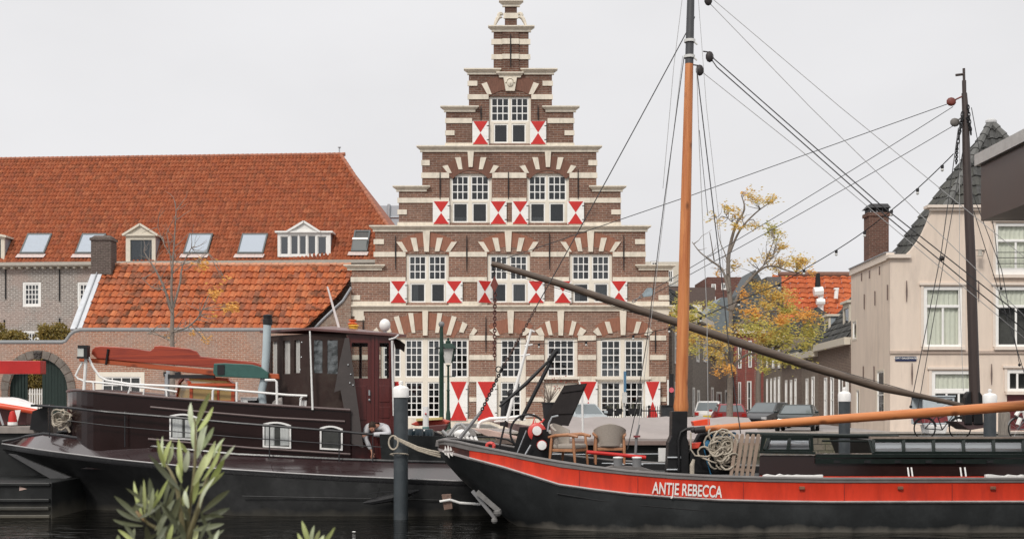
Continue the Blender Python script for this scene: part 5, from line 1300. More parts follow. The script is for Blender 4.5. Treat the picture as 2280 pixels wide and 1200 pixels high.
# ================================================================== VEHICLES
TYRE = mat('tyre', (0.015,0.015,0.015), 0.85, var=0.2); RIM = mat('rim', (0.45,0.45,0.46), 0.3, metal=0.8)
CGL = mat('car_glass', (0.10,0.125,0.135), 0.06, var=0.1, scale=0.7, bump=0.0, spec=1.0)
TAIL = mat('tail_lamp', (0.45,0.02,0.015), 0.2); HEAD = mat('head_lamp', (0.7,0.7,0.7), 0.1); PLATE = mat('plate_yellow', (0.65,0.45,0.03), 0.5)
BUMP = mat('bumper_plastic', (0.03,0.03,0.032), 0.6)
def car(label, x, y, yaw, paint, L=4.2, W_=1.78, H=1.5, belt=0.92, cat='car', group='cars parked along the street', suv=0.0):
    c = thing('parked_car', (0, 0, 0), label, cat, group)
    # body: stations along x (front = +x)
    st = [(-L/2, 0.55, 0.42, 0.80), (-L/2+0.06, 0.33, 0.70, 0.90), (-L/2+0.35, 0.25, 0.86, belt), (-L*0.22, 0.22, 0.89, belt), (0, 0.22, 0.89, belt-0.01), (L*0.2, 0.22, 0.89, belt-0.04), (L/2-0.75, 0.24, 0.88, belt-0.10), (L/2-0.25, 0.26, 0.80, belt-0.2), (L/2-0.03, 0.34, 0.66, belt-0.34), (L/2, 0.45, 0.5, belt-0.45)]
    m = MB(); n = len(st); k = 10
    for (sx, zb, hw, zt) in st:
        hw = hw*W_/1.78
        ring = [(hw*0.9, zb), (hw, zb+0.08), (hw*1.0, (zb+zt)/2), (hw*0.985, zt-0.12), (hw*0.90, zt)]
        for (a, b) in ring: m.v.append((sx, a, b))
        for (a, b) in reversed(ring): m.v.append((sx, -a, b))
    for i in range(n-1):
        for j in range(k): m.f.append((i*k+j, i*k+(j+1)%k, (i+1)*k+(j+1)%k, (i+1)*k+j)); m.m.append(0)
    m.f.append(tuple(range(k))); m.m.append(0); m.f.append(tuple(range((n-1)*k, n*k))[::-1]); m.m.append(0)
    body = m.build('body', paint, c, smooth=True)
    # cabin
    rb, fb = -L/2+0.14+0.02*suv, L*0.24; rt, ft = -L/2+0.55-0.25*suv, L*0.02
    wb, wt = W_*0.445, W_*0.36
    B = [(rb,-wb,belt-0.03),(fb,-wb,belt-0.06),(fb,wb,belt-0.06),(rb,wb,belt-0.03)]; T = [(rt,-wt,H-0.05),(ft,-wt,H-0.03),(ft,wt,H-0.03),(rt,wt,H-0.05)]
    m = MB(); m.hexa(B, T); m.hexa([(rt,-wt,H-0.052),(ft,-wt,H-0.032),(ft,wt,H-0.032),(rt,wt,H-0.052)], [(rt+0.15,-wt+0.12,H),(ft-0.15,-wt+0.12,H),(ft-0.15,wt-0.12,H),(rt+0.15,wt-0.12,H)])
    m.build('cabin', paint, c, smooth=False, bevel=0.04)
    def pane(a, b, c_, d, off, name):
        a, b, c_, d = map(Vector, (a, b, c_, d)); ce = (a+b+c_+d)/4; nn = (b-a).cross(d-a).normalized()
        if nn.dot(ce-Vector((0,0,1.0))) < 0: nn = -nn
        q = [ce + (p-ce)*s_ + nn*0.012 for p, s_ in ((a, off), (b, off), (c_, off), (d, off))]
        mm = MB(); mm.extr(q, -nn*0.008); mm.build(name, CGL, c)
    pane(B[0], B[3], T[3], T[0], 0.86, 'rear_window'); pane(B[1], B[2], T[2], T[1], 0.88, 'windscreen')
    for s in (0, 1):
        b0, b1, t1, t0 = (B[0], B[1], T[1], T[0]) if s == 0 else (B[3], B[2], T[2], T[3])
        b0, b1, t0, t1 = map(Vector, (b0, b1, t0, t1))
        bm_, tm_ = b0.lerp(b1, 0.5), t0.lerp(t1, 0.55)
        pane(b0, bm_, tm_, t0, 0.84, 'side_window'); pane(bm_, b1, t1, tm_, 0.84, 'side_window')
    for sx in (-L*0.31, L*0.31):
        for sy in (-1, 1):
            m = MB(); m.lathe([(0.18,-0.09),(0.29,-0.1),(0.315,-0.07),(0.315,0.07),(0.29,0.1),(0.18,0.09)], (sx, sy*(W_/2-0.11), 0.315), 16, axis='y'); w = m.build('wheel', TYRE, c, smooth=True)
            m = MB(); m.lathe([(0.02,-0.115),(0.19,-0.10),(0.19,0.10),(0.02,0.115)], (sx, sy*(W_/2-0.11), 0.315), 10, axis='y'); m.build('rim', RIM, w)
    for sy in (-1, 1):
        m = MB(); m.box(-L/2-0.01, -L/2+0.12, sy*W_*0.36-0.12, sy*W_*0.36+0.12, 0.66, 0.86); m.build('tail_light', TAIL, c, bevel=0.02)
        m = MB(); m.box(L/2-0.2, L/2-0.02, sy*W_*0.33-0.14, sy*W_*0.33+0.14, belt-0.40, belt-0.27); m.build('headlight', HEAD, c, bevel=0.02)
        m = MB(); m.box(L*0.17, L*0.17+0.1, sy*(W_/2+0.03)-0.09, sy*(W_/2+0.03)+0.09, belt, belt+0.12); m.build('wing_mirror', paint, c, bevel=0.02)
    m = MB(); m.box(-L/2-0.05, -L/2+0.1, -W_*0.42, W_*0.42, 0.30, 0.50); m.build('bumper', BUMP, c, bevel=0.03)
    m = MB(); m.box(-L/2-0.06, -L/2-0.051, -0.26, 0.26, 0.56, 0.67); m.build('number_plate', PLATE, c)
    c.location = (x, y, GZ+0.001); c.rotation_euler = (0, 0, yaw); WLOC[c.name] = Vector((0,0,0))
    return c
def paint(n, c): return mat(n, c, 0.35, var=0.03, bump=0.0, coat=0.12)
car('white estate car with dark rear window parked just right of the orange mast', X(1580, 76), 76, R(78), paint('car_white', (0.72,0.72,0.71)), H=1.50, L=4.4)
car('small dark red car parked behind the white car, partly hidden by the tree trunk', X(1622, 70), 70, R(86), paint('car_red', (0.30,0.03,0.035)), H=1.36, L=3.9)
car('black car with pale roof parked to the left of the large dark green car', X(1708, 70), 70, R(238), paint('car_silver_dark', (0.06,0.062,0.066)), H=1.44, L=4.3)
car('large dark green car with wide windscreen parked below the brown brick houses', X(1776, 63.6), 63.6, R(252), paint('car_darkgreen', (0.012,0.02,0.02)), H=1.34, L=4.3, W_=1.95, suv=0.3)
car('silver grey car behind the raised black hatch, in front of the stepped gable', X(1300, 62), 62.4, R(-75), paint('car_silver', (0.42,0.46,0.48)), H=1.40, L=4.0)
# bicycles
def bicycle(name, label, loc, yaw, frame_m, group=None):
    b = thing(name, (0, 0, 0), label, 'bicycle', group)
    for sx in (-0.55, 0.55):
        m = MB(); m.torus((sx,0,0.34), 0.33, 0.022, (0,1,0), 28, 6); w = m.build('wheel', TYRE, b, smooth=True)
        m = MB()
        for i in range(12):
            a = i*math.pi/6; m.tube([(sx,0,0.34), (sx+0.32*math.cos(a),0,0.34+0.32*math.sin(a))], 0.003, 4, cap=False)
        m.build('spokes', GALV, w)
        m = MB(); m.torus((sx,0,0.34), 0.365, 0.02, (0,1,0), 14, 5, a0=R(200) if sx < 0 else R(190), a1=R(350)); m.build('mudguard', frame_m, b)
    m = MB()
    for a, c in (((-0.55,0,0.34),(0,0,0.30)),((0,0,0.30),(-0.18,0,0.82)),((-0.55,0,0.34),(-0.16,0,0.75)),((0,0,0.30),(0.36,0,0.78)),((-0.12,0,0.66),(0.36,0,0.84)),((0.55,0,0.34),(0.34,0,0.95))): m.tube([a, c], 0.018, 6)
    m.build('frame', frame_m, b)
    m = MB(); m.tube([(0.34,0,0.95),(0.31,0,1.05)], 0.014, 6); m.tube([(0.12,-0.27,1.0),(0.27,-0.26,1.08),(0.31,0,1.07),(0.27,0.26,1.08),(0.12,0.27,1.0)], 0.014, 6); m.build('handlebar', GALV, b)
    m = MB(); m.tube([(-0.18,0,0.8),(-0.2,0,0.92)], 0.014, 6); m.hexa([(-0.34,-0.09,0.92),(-0.06,-0.02,0.92),(-0.06,0.02,0.92),(-0.34,0.09,0.92)], [(-0.34,-0.08,0.98),(-0.06,-0.015,0.96),(-0.06,0.015,0.96),(-0.34,0.08,0.98)]); m.build('saddle', BLACK, b)
    m = MB(); m.box(-0.75, -0.35, -0.06, 0.06, 0.72, 0.735); m.tube([(-0.7,0,0.73),(-0.56,0.05,0.34)], 0.008, 4); m.build('rack', IRON, b)
    b.location = loc; b.rotation_euler = (0, 0, yaw)
    return b
# ================================================================== STREET FURNITURE
CGREEN = mat('cast_iron_green', (0.018,0.045,0.032), 0.45, var=0.2)
LY = 62.0
lp = thing('street_lamp', (X(998,LY), LY, GZ), 'old fashioned dark green street lantern in front of the stepped gable', 'street lamp')
m = MB(); m.lathe([(0.2,0),(0.2,0.1),(0.13,0.25),(0.11,0.9),(0.09,1.0),(0.07,1.1),(0.065,2.0),(0.09,2.05),(0.06,2.1),(0.05,Z(812,LY)-GZ-0.1),(0.12,Z(812,LY)-GZ)], (X(998,LY), LY, GZ), 12); m.build('post', CGREEN, lp, smooth=True)
m = MB(); cxl = X(998,LY)
zb_, zt_ = Z(808,LY), Z(776,LY)
m.hexa([(cxl-0.17,LY-0.17,zb_),(cxl+0.17,LY-0.17,zb_),(cxl+0.17,LY+0.17,zb_),(cxl-0.17,LY+0.17,zb_)], [(cxl-0.30,LY-0.30,zt_),(cxl+0.30,LY-0.30,zt_),(cxl+0.30,LY+0.30,zt_),(cxl-0.30,LY+0.30,zt_)])
m.build('lantern_glass', mat('frosted_glass', (0.62,0.61,0.58), 0.3), lp)
m = MB()
for sx in (-1,1):
    for sy in (-1,1): m.beam((cxl+sx*0.18,LY+sy*0.18,zb_), (cxl+sx*0.31,LY+sy*0.31,zt_), 0.04, 0.04)
m.hexa([(cxl-0.44,LY-0.44,zt_),(cxl+0.44,LY-0.44,zt_),(cxl+0.44,LY+0.44,zt_),(cxl-0.44,LY+0.44,zt_)], [(cxl-0.2,LY-0.2,zt_+0.25),(cxl+0.2,LY-0.2,zt_+0.25),(cxl+0.2,LY+0.2,zt_+0.25),(cxl-0.2,LY+0.2,zt_+0.25)])
m.lathe([(0.13,0.252),(0.13,0.36),(0.05,0.42),(0.06,0.48),(0.01,0.56)], (cxl,LY,zt_), 8)
m.tube([(cxl-0.35,LY,Z(838,LY)),(cxl+0.35,LY,Z(838,LY))], 0.025, 6)
m.build('lantern_frame', CGREEN, lp)
# pole with ball
pl = thing('green_pole', (X(984,60.5), 60.5, GZ), 'tall dark green pole with a ball top just left of the street lantern', 'pole')
m = MB(); m.lathe([(0.12,0),(0.11,Z(790,60.5)-GZ),(0.13,Z(788,60.5)-GZ),(0.10,Z(780,60.5)-GZ),(0.08,Z(728,60.5)-GZ)], (X(983,60.5),60.5,GZ), 12); m.build('shaft', CGREEN, pl, smooth=True)
m = MB(); m.ball((X(983,60.5),60.5,Z(722,60.5)), 0.15, 10); m.build('ball', GREYR, pl, smooth=True)
m = MB(); m.tube([(X(969,60.5),60.5,Z(775,60.5)), (X(990,60.5),60.5,Z(774,60.5))], 0.05, 6); m.build('bracket', IRON, pl)
# fence in front of the right hand windows
fe = thing('iron_fence', (X(1420,66), 66, GZ), 'black iron railing with flower boxes before the right hand windows of the stepped gable', 'fence')
FY = 66.5
m = MB(); m.tube([(X(1352,FY),FY,Z(914,FY)), (X(1500,FY),FY,Z(914,FY))], 0.035, 6); m.tube([(X(1352,FY),FY,Z(942,FY)), (X(1500,FY),FY,Z(942,FY))], 0.035, 6); m.build('rail', IRON, fe)
for i in range(30):
    x = X(1353+i*5.05,FY); m = MB(); m.tube([(x,FY,GZ),(x,FY,Z(906,FY)),(x,FY,Z(902,FY))], [0.018,0.018,0.004], 5); m.build('baluster', IRON, fe)
for x in (1352, 1390, 1445, 1499):
    m = MB(); m.tube([(X(x,FY),FY,GZ),(X(x,FY),FY,Z(908,FY))], 0.05, 6); m.ball((X(x,FY),FY,Z(905,FY)), 0.08, 8); m.build('post', IRON, fe)
for i, x in enumerate((1352, 1372, 1400, 1416)):
    fb_ = thing('flower_box', (X(x+5,FY), FY, Z(922,FY)), 'black flower box hooked on the iron railing, number %s from its left end' % ('one','two','three','four')[i] if False else ['black flower box at the left end post of the iron railing','black flower box hooked on the railing just left of the blue sign post','black flower box on the railing just right of the blue sign post','rightmost black flower box with thin stems on the iron railing'][i], 'flower box', 'flower boxes on the iron railing')
    m = MB(); m.hexa([(X(x,FY),FY-0.25,Z(922,FY)),(X(x+12,FY),FY-0.25,Z(922,FY)),(X(x+12,FY),FY-0.06,Z(922,FY)),(X(x,FY),FY-0.06,Z(922,FY))], [(X(x-1,FY),FY-0.3,Z(909,FY)),(X(x+13,FY),FY-0.3,Z(909,FY)),(X(x+13,FY),FY-0.06,Z(909,FY)),(X(x-1,FY),FY-0.06,Z(909,FY))]); m.build('trough', IRON, fb_)
    m = MB()
    for k in range(9):
        a = random.uniform(X(x,FY), X(x+12,FY)); m.tube([(a,FY-0.17,Z(909,FY)), (a+random.uniform(-.1,.1),FY-0.17,Z(random.uniform(888,902),FY))], [0.012,0.004], 4)
    m.build('stems', mat('dry_stem', (0.10,0.10,0.07), 0.8), fb_)
bs = thing('blue_sign_post', (X(1389,61), 61, GZ), 'pale post with a narrow blue sign seen edge on, before the right hand windows', 'sign')
m = MB(); m.tube([(X(1390,61),61,GZ),(X(1390,61),61,Z(826,61))], 0.05, 8); m.build('post', mat('pale_grey_pole', (0.55,0.55,0.53), 0.5), bs)
m = MB(); m.hexa([(X(1388,61),60.7,Z(872,61)),(X(1394,61),60.9,Z(872,61)),(X(1394,61),61.0,Z(872,61)),(X(1388,61),60.8,Z(872,61))], [(X(1388,61),60.7,Z(827,61)),(X(1394,61),60.9,Z(827,61)),(X(1394,61),61.0,Z(827,61)),(X(1388,61),60.8,Z(827,61))]); m.build('sign_plate', mat('sky_blue', (0.12,0.30,0.48), 0.4), bs)
m = MB(); m.box(X(1385,61), X(1395,61), 60.75, 60.94, Z(897,61), Z(874,61)); m.build('lower_plate', mat('pale_grey_pole', (0.55,0.55,0.53), 0.5), bs)
for i, (x, h) in enumerate(((1474, 62), (1493, 100))):
    pass
ps = thing('tall_shop_sign', (X(1493,70), 68, GZ), 'upright black and pink sign hanging at the corner beside the orange mast', 'sign')
m = MB(); m.box(X(1491,68), X(1500,68), 68, 68.15, Z(905,68), Z(832,68)); m.build('board', IRON, ps); m = MB(); m.lathe([(0.01,0),(0.14,0.0),(0.14,0.03),(0.01,0.03)], (X(1495,68),67.95,Z(868,68)), 12, axis='y'); m.build('pink_disc', mat('pink_sign', (0.65,0.12,0.16), 0.5), ps)
m = MB(); m.box(X(1486,68), X(1489,68), 68, 68.1, Z(915,68), Z(845,68)); m.build('white_strip', WHITE, ps)
pt = thing('plant_pot', (X(1222,67), 67, GZ), 'tall dark planter with a bare shrub beside the cream door', 'planter')
m = MB(); m.lathe([(0.22,0),(0.36,Z(898,67)-GZ),(0.40,Z(898,67)-GZ),(0.40,Z(895,67)-GZ),(0.3,Z(895,67)-GZ)], (X(1222,67),67,GZ), 14); m.build('pot', IRON, pt)
m = MB(); c0 = Vector((X(1222,67),67,Z(896,67)))
for k in range(26):
    d = Vector((random.gauss(0,0.35), random.gauss(0,0.3), 1)).normalized(); l = random.uniform(0.7,1.8)
    m.tube([c0, c0+d*l*0.5, c0+d*l+Vector((random.gauss(0,.15),0,0))], [0.02,0.012,0.004], 4)
m.build('stems', BARKL, pt)
m = MB(); m.uv=[]
for k in range(26): leaf(m, c0+Vector((random.uniform(0.2,0.9), random.gauss(0,.2), random.uniform(0.6,1.4))), 0.1, (random.gauss(0,1),random.gauss(0,1),random.gauss(0,1)), 0.8)
m.build('flowers', mat_leaf('leaf_red', [(0.4,0.03,0.03),(0.5,0.06,0.05)]), pt, fix=False)
# bins and things at the corner
bn = thing('wheeled_bin', (X(1468,64), 64, GZ), 'dark container standing at the right corner of the stepped gable', 'bin')
m = MB(); m.hexa([(X(1476,64),64,GZ),(X(1498,64),64,GZ),(X(1498,64),64.6,GZ),(X(1476,64),64.6,GZ)], [(X(1474,64),63.9,GZ+1.25),(X(1500,64),63.9,GZ+1.25),(X(1500,64),64.7,GZ+1.25),(X(1474,64),64.7,GZ+1.25)]); m.build('body', mat('bin_black', (0.03,0.032,0.035), 0.6, var=0.3), bn)
m = MB(); m.box(X(1473,64), X(1501,64), 63.85, 64.75, GZ+1.252, GZ+1.32); m.build('lid', BLACK, bn)
# ================================================================== BOATS: helpers
def lerp_tab(tab, x):
    if x <= tab[0][0]: return tab[0][1]
    for (a, va), (b, vb) in zip(tab, tab[1:]):
        if x <= b:
            t = (x-a)/(b-a); return va + (vb-va)*t
    return tab[-1][1]
def hull_strip(parent, name, matl, secs, yc, r0, r1, smooth=True, both=True):
    """secs: (x, [(half beam, z)...]); rows r0..r1 of the section become one part"""
    m = MB(); k = r1-r0+1
    for s in ((-1, 1) if both else (-1,)):
        b = len(m.v)
        for (x, ring) in secs:
            for (h, z) in ring[r0:r1+1]: m.v.append((x, yc + s*h, z))
        for i in range(len(secs)-1):
            for j in range(k-1):
                m.f.append((b+i*k+j, b+(i+1)*k+j, b+(i+1)*k+j+1, b+i*k+j+1)); m.m.append(0)
    bm_fix = m.build(name, matl, parent, fix=True, smooth=smooth)
    return bm_fix
def deck_part(parent, name, matl, pts, yc, z_off=0.0, inset=0.03):
    m = MB(); n = len(pts)
    for (x, h, z) in pts: m.v += [(x, yc-max(h-inset, 0.01), z+z_off), (x, yc+max(h-inset, 0.01), z+z_off)]
    for i in range(n-1): m.f.append((2*i, 2*i+2, 2*i+3, 2*i+1)); m.m.append(0)
    return m.build(name, matl, parent, fix=False)
def pathpx(pts, Y): return [P(x, y, Y) for x, y in pts]
def mat_hull(name, c, scum=(0.12,0.11,0.09), rough=0.45, zs=0.16, amt=0.5):
    if name in MATS: return MATS[name]
    m = mat(name, c, rough, var=0.25, scale=1.5, bump=0.06, stain=tuple(min(1, v*2.5+0.02) for v in c), stain_amt=0.3, stain_scale=1.2)
    t = m.node_tree; b = t.nodes['Principled BSDF']; last = b.inputs['Base Color'].links[0].from_socket
    g = N(t, 'ShaderNodeNewGeometry'); sp = N(t, 'ShaderNodeSeparateXYZ'); t.links.new(g.outputs['Position'], sp.inputs[0])
    n = N(t, 'ShaderNodeTexNoise'); n.inputs['Scale'].default_value = 2.5; n.inputs['Detail'].default_value = 8; t.links.new(g.outputs['Position'], n.inputs['Vector'])
    a = N(t, 'ShaderNodeMath', operation='MULTIPLY_ADD'); a.inputs[1].default_value = -0.35; t.links.new(n.outputs[0], a.inputs[0]); t.links.new(sp.outputs[2], a.inputs[2])
    mr = N(t, 'ShaderNodeMapRange'); mr.inputs[1].default_value = zs-0.17; mr.inputs[2].default_value = -0.17; mr.inputs[3].default_value = 0; mr.inputs[4].default_value = amt
    t.links.new(a.outputs[0], mr.inputs[0])
    mm = N(t, 'ShaderNodeMix', data_type='RGBA'); mm.inputs[7].default_value = C4(scum); t.links.new(mr.outputs[0], mm.inputs[0]); t.links.new(last, mm.inputs[6]); t.links.new(mm.outputs[2], b.inputs['Base Color'])
    return m
ROPE = mat('rope', (0.42,0.37,0.30), 0.9, var=0.25, scale=30, bump=0.4)
WIRE = mat('dark_wire', (0.05,0.05,0.052), 0.6)
WIREL = mat('light_rope', (0.36,0.36,0.36), 0.7)
WPIPE = mat('white_pipe', (0.80,0.79,0.77), 0.4, var=0.06, bump=0)
# ================================================================== LEFT HOUSEBOAT
LC = 31.3
boat = thing('houseboat', (X(500, LC), LC, 0), 'dark purple brown houseboat with arched white windows and white handrails', 'boat')
Stab = [(5,990),(100,1005),(240,1023),(420,1041),(600,1053),(760,1062),(1018,1073),(1290,1066)]
Btab = [(5,984),(40,972),(80,966),(150,975),(240,987),(520,1013),(760,1024),(1000,1031),(1290,1024)]
Htab = [(5,0.02),(20,0.45),(40,0.75),(80,1.15),(150,1.6),(300,2.02),(500,2.25),(700,2.3),(1020,2.3),(1130,2.05),(1210,1.5),(1270,0.6),(1290,0.03)]
Ktab = [(5,1.45),(40,1.0),(80,0.6),(120,0.2),(150,-0.4),(200,-0.8),(1200,-0.8),(1290,-0.3)]
pxs = [5,12,20,30,40,60,80,115,150,200,260,330,420,520,640,760,880,1020,1090,1150,1200,1240,1270,1290]
secs = []; rail = []
for p in pxs:
    h = lerp_tab(Htab, p); Yn = LC-h; x = X(p, Yn); zs = Z(lerp_tab(Stab, p), Yn); hb2 = max(h-0.52, 0.01); zb = Z(lerp_tab(Btab, p), LC-hb2); zk = lerp_tab(Ktab, p)
    q = 0.25 + 0.68*max(0, min(1, (p-110)/420))**1.3
    secs.append((x, [(0, zk), (h*q*0.8, zk+0.12*(zs-zk)), (h*q, zk+0.45*(zs-zk)), (h*(q+1)/2, zk+0.75*(zs-zk)), (h*0.985, zs-0.10), (h, zs-0.05), (h, zs+0.03), (max(h-0.06,0.01), zs+0.04), (hb2, zb)]))
    rail.append((x, hb2, zb))
HUL = mat_hull('hull_black', (0.032,0.0325,0.033), rough=0.45)
hull_strip(boat, 'hull', HUL, secs, LC, 0, 4)
hull_strip(boat, 'rubbing_strake', mat('strake_black', (0.03,0.03,0.032), 0.25), secs, LC, 4, 7)
PURP = mat('purple_brown_gloss', (0.026,0.012,0.013), 0.16, var=0.12, scale=1.5, bump=0.02, spec=1.0, coat=1.0)
hull_strip(boat, 'bulwark', PURP, secs, LC, 7, 8)
m = MB(); m.tube([(x, LC-h, z+0.02) for x, h, z in rail], 0.035, 6); m.tube([(x, LC+h, z+0.02) for x, h, z in rail], 0.035, 6); m.build('bulwark_rail', mat('strake_black', (0.03,0.03,0.032), 0.25), boat, smooth=True)
m = MB(); m.tube([(s[0], LC-s[1][6][0]-0.01, s[1][6][1]) for s in secs], 0.018, 6); m.build('strake_highlight', mat('highlight_grey', (0.35,0.34,0.34), 0.4), boat)  # thin grey tube, a highlight on the strake put in as colour
for yy, xa, xb in ((1104, 540, 1010),):
    m = MB(); m.tube([P(x, yy+(x-540)*0.02, LC-lerp_tab(Htab, x)*0.985-0.0) for x in range(xa, xb, 40)], 0.012, 5); m.build('plate_seam', HUL, boat)
deck_part(boat, 'deck', BLACK, rail, LC, -0.18)
# deck railing
RY = lambda x: min(LC-lerp_tab(Htab, x)+0.35, 29.6 if x > 140 else 99)
Rt = [(85,903),(155,908),(240,917),(400,930),(520,941),(760,960),(832,967)]
m = MB(); m.tube([P(x, y, RY(x)) for x, y in Rt], 0.03, 8); m.build('railing', mat('rail_black', (0.03,0.03,0.033), 0.3), boat, smooth=True)
m = MB(); m.tube([P(x, y, RY(x)) for x, y in ((150,936),(240,947),(330,955),(520,972),(760,989),(850,995))], 0.013, 6); m.build('railing_wire', MATS['rail_black'], boat)
for x in (110, 278, 440, 600, 755, 830):
    Yr = RY(x)
    m = MB(); m.tube([P(x, lerp_tab(Rt, x), Yr), P(x, lerp_tab(Btab, x)+4, Yr)], 0.014, 6); m.ball(P(x, lerp_tab(Rt, x)-2, Yr), 0.025, 6); m.build('stanchion', MATS['rail_black'], boat)
# cabin
CYn = 29.75
Ct = [(145,872),(165,868),(215,872),(300,880),(520,897),(780,913)]
near = [(p, CYn) for p in (780,700,600,500,400,300,250,222)]
arcp = []
for i in range(1, 9):
    a = math.pi/2*i/8; arcp.append((222-(222-149)*math.sin(a), CYn + 1.55*(1-math.cos(a))))
ol = [(X(p, Y), Y, Z(lerp_tab(Ct, p), CYn)) for p, Y in near + arcp]
ol += [(x, 2*LC-y, z) for x, y, z in reversed(ol)]
CAB = mat('cabin_purple_brown', (0.017,0.0072,0.0068), 0.2, var=0.15, scale=1.2, bump=0.03, spec=0.28)
m = MB(); n = len(ol)
m.v = [(x, y, 1.05) for x, y, z in ol] + [(x, y, z) for x, y, z in ol]
for i in range(n): m.f.append((i, (i+1) % n, n+(i+1) % n, n+i)); m.m.append(0)
half = n//2
for i in range(half-1): m.f.append((n+i, n+i+1, n+(n-2-i), n+(n-1-i))); m.m.append(0)
cabin = m.build('cabin', CAB, boat)
m = MB(); m.tube([(x, y-0.02 if y < LC else y+0.02, z+0.005) for x, y, z in ol], 0.035, 6); m.build('roof_edge', mat('edge_brown', (0.10,0.065,0.062), 0.35), cabin, smooth=True)
for pts, r in ((((335,906),(420,914),(600,929),(768,938)), 0.028), (((330,977),(420,985),(560,997),(780,1011)), 0.03)):
    m = MB(); m.tube(pathpx(pts, CYn-0.02), r, 6); m.build('trim', mat('edge_brown', (0.10,0.065,0.062), 0.35), cabin)
def arched_window(parent, x0, x1, y0, y1, Y, curt, rise=6, slope=0.05, drop=0.0):
    """arched frame on the cabin side, in px"""
    def ring(k):
        n = 8; xc = (x0+x1)/2; hw = (x1-x0)/2-k
        pts = [(x0+k, y1-k), (x1-k, y1-k+ (x1-x0)*slope)]
        for i in range(n+1):
            t = -1+2*i/n; xx = xc - t*hw; pts.append((xx, y0+k+rise*t*t + (xx-x0)*slope))
        return pts
    o, i_ = ring(0), ring(3.8)
    m = MB(); nn = len(o)
    for a in (o, i_):
        for (x, y) in a: m.v.append(tuple(P(x, y, Y-0.05)))
    for a in (o, i_):
        for (x, y) in a: m.v.append(tuple(P(x, y, Y+0.0)))
    for q in range(nn):
        r = (q+1) % nn
        m.f += [(q, r, nn+r, nn+q), (q, r, 2*nn+r, 2*nn+q), (nn+q, nn+r, 3*nn+r, 3*nn+q)]; m.m += [0, 0, 0]
    fr = m.build('window', WPIPE, parent)
    m = MB(); m.add([P(x, y, Y-0.006) for x, y in i_], [tuple(range(nn))]); m.build('dark_inside', DARK, fr, fix=False)
    m = MB()
    for (a, b) in curt:
        k = 6; vs = []
        for q in range(k+1):
            xx = a+(b-a)*q/k; yy = y0+8+(xx-x0)*slope; vs += [P(xx, y1-4, Y-0.016-0.008*(q % 2)), P(xx, yy, Y-0.016-0.008*(q % 2))]
        m.add(vs, [(2*q, 2*q+2, 2*q+3, 2*q+1) for q in range(k)])
    if curt: m.build('curtain', CURTW, fr, fix=False)
    m = MB(); m.add([P(x, y, Y-0.035) for x, y in i_], [tuple(range(nn))]); m.build('pane', mat_glass('glass_boat', (0.85,0.87,0.87), 0.12), fr, fix=False)
arched_window(cabin, 377, 441, 919, 977, CYn, [(384,406),(412,436)])
arched_window(cabin, 585, 648, 937, 995, CYn, [(591,611),(624,643)])
arched_window(cabin, 712, 763, 946, 1000, CYn, [])
# white hand rails on the cabin roof
for pts, r in ([((193,776),(190,820),(187,868)),0.03], [((194,790),(208,818),(222,838),(236,846),(290,855),(380,859),(475,865),(560,872),(640,879),(684,881)),0.022],
               [((184,806),(176,820),(168,836),(174,843),(190,849),(240,853),(300,860),(370,868),(394,872)),0.02], [((204,850),(208,853),(209,871)),0.02], [((284,880),(289,866),(291,856)),0.018], [((362,867),(370,869),(372,889)),0.02],
               [((477,865),(474,870),(473,899)),0.022], [((527,850),(527,901)),0.02], [((590,846),(612,846),(616,850),(617,907)),0.024], [((675,881),(670,886),(668,913)),0.02], [((319,880),(321,866)),0.015]):
    m = MB(); m.tube(pathpx(pts, CYn+0.15), r*1.3, 8); m.build('hand_rail', WPIPE, boat, smooth=True)
for x in (527, 617): 
    m = MB(); p = P(x, 903, CYn+0.15); m.box(p.x-0.09, p.x+0.09, p.y-0.05, p.y+0.05, p.z-0.04, p.z+0.015); m.build('rail_foot', WPIPE, boat)
# search light on the bow rail post
sl_ = thing('search_light', P(183, 800, CYn+0.15), 'square lantern with pale glass fixed to the white post at the houseboat bow', 'lamp')
m = MB(); Y = CYn+0.1; m.box(X(174,Y), X(197,Y), Y-0.1, Y+0.12, Z(798,Y), Z(794,Y)); m.box(X(176,Y), X(197,Y), Y-0.1, Y+0.12, Z(775,Y), Z(769,Y)); m.box(X(189,Y), X(197,Y), Y-0.09, Y+0.11, Z(794,Y), Z(775,Y)); m.build('casing', IRON, sl_)
m = MB(); m.box(X(175,Y), X(188.9,Y), Y-0.08, Y+0.1, Z(793.9,Y), Z(775.1,Y)); m.build('lens', mat('pale_lens', (0.55,0.56,0.53), 0.15), sl_)
# varnished rudder blade and plank
VARN = mat_wood('varnished_red', (0.38,0.050,0.016), (0.14,0.012,0.007), 'x', rough=0.45, coat=0.05, scale=1.2, knots=False)
VORG = mat_wood('varnished_orange', (0.45,0.085,0.02), (0.30,0.05,0.012), 'x', rough=0.45, coat=0.1, scale=1.2)
def board(name, label, cat, outline, Y, th, matl, group=None):
    m = MB(); m.extr(pathpx(outline, Y), (0, th, 0)); o = m.build(name, matl, bevel=0.015); return tag(o, label, cat, group)
board('leeboard', 'long varnished red brown rudder board with a raised hump lying above the cabin roof', 'rudder board', [(203,787),(205,778),(212,772),(225,770),(290,774),(334,781),(341,776),(345,770),(356,769),(420,776),(437,782),(445,793),(520,801),(565,806),(582,812),(590,826),(500,821),(300,806),(215,798)], CYn+0.35, 0.12, VARN)
board('wooden_spar', 'square orange brown wooden spar running under the red rudder board', 'spar', [(176,797),(205,797),(480,823),(620,832),(622,844),(480,836),(176,804)], CYn+0.38, 0.14, VORG)
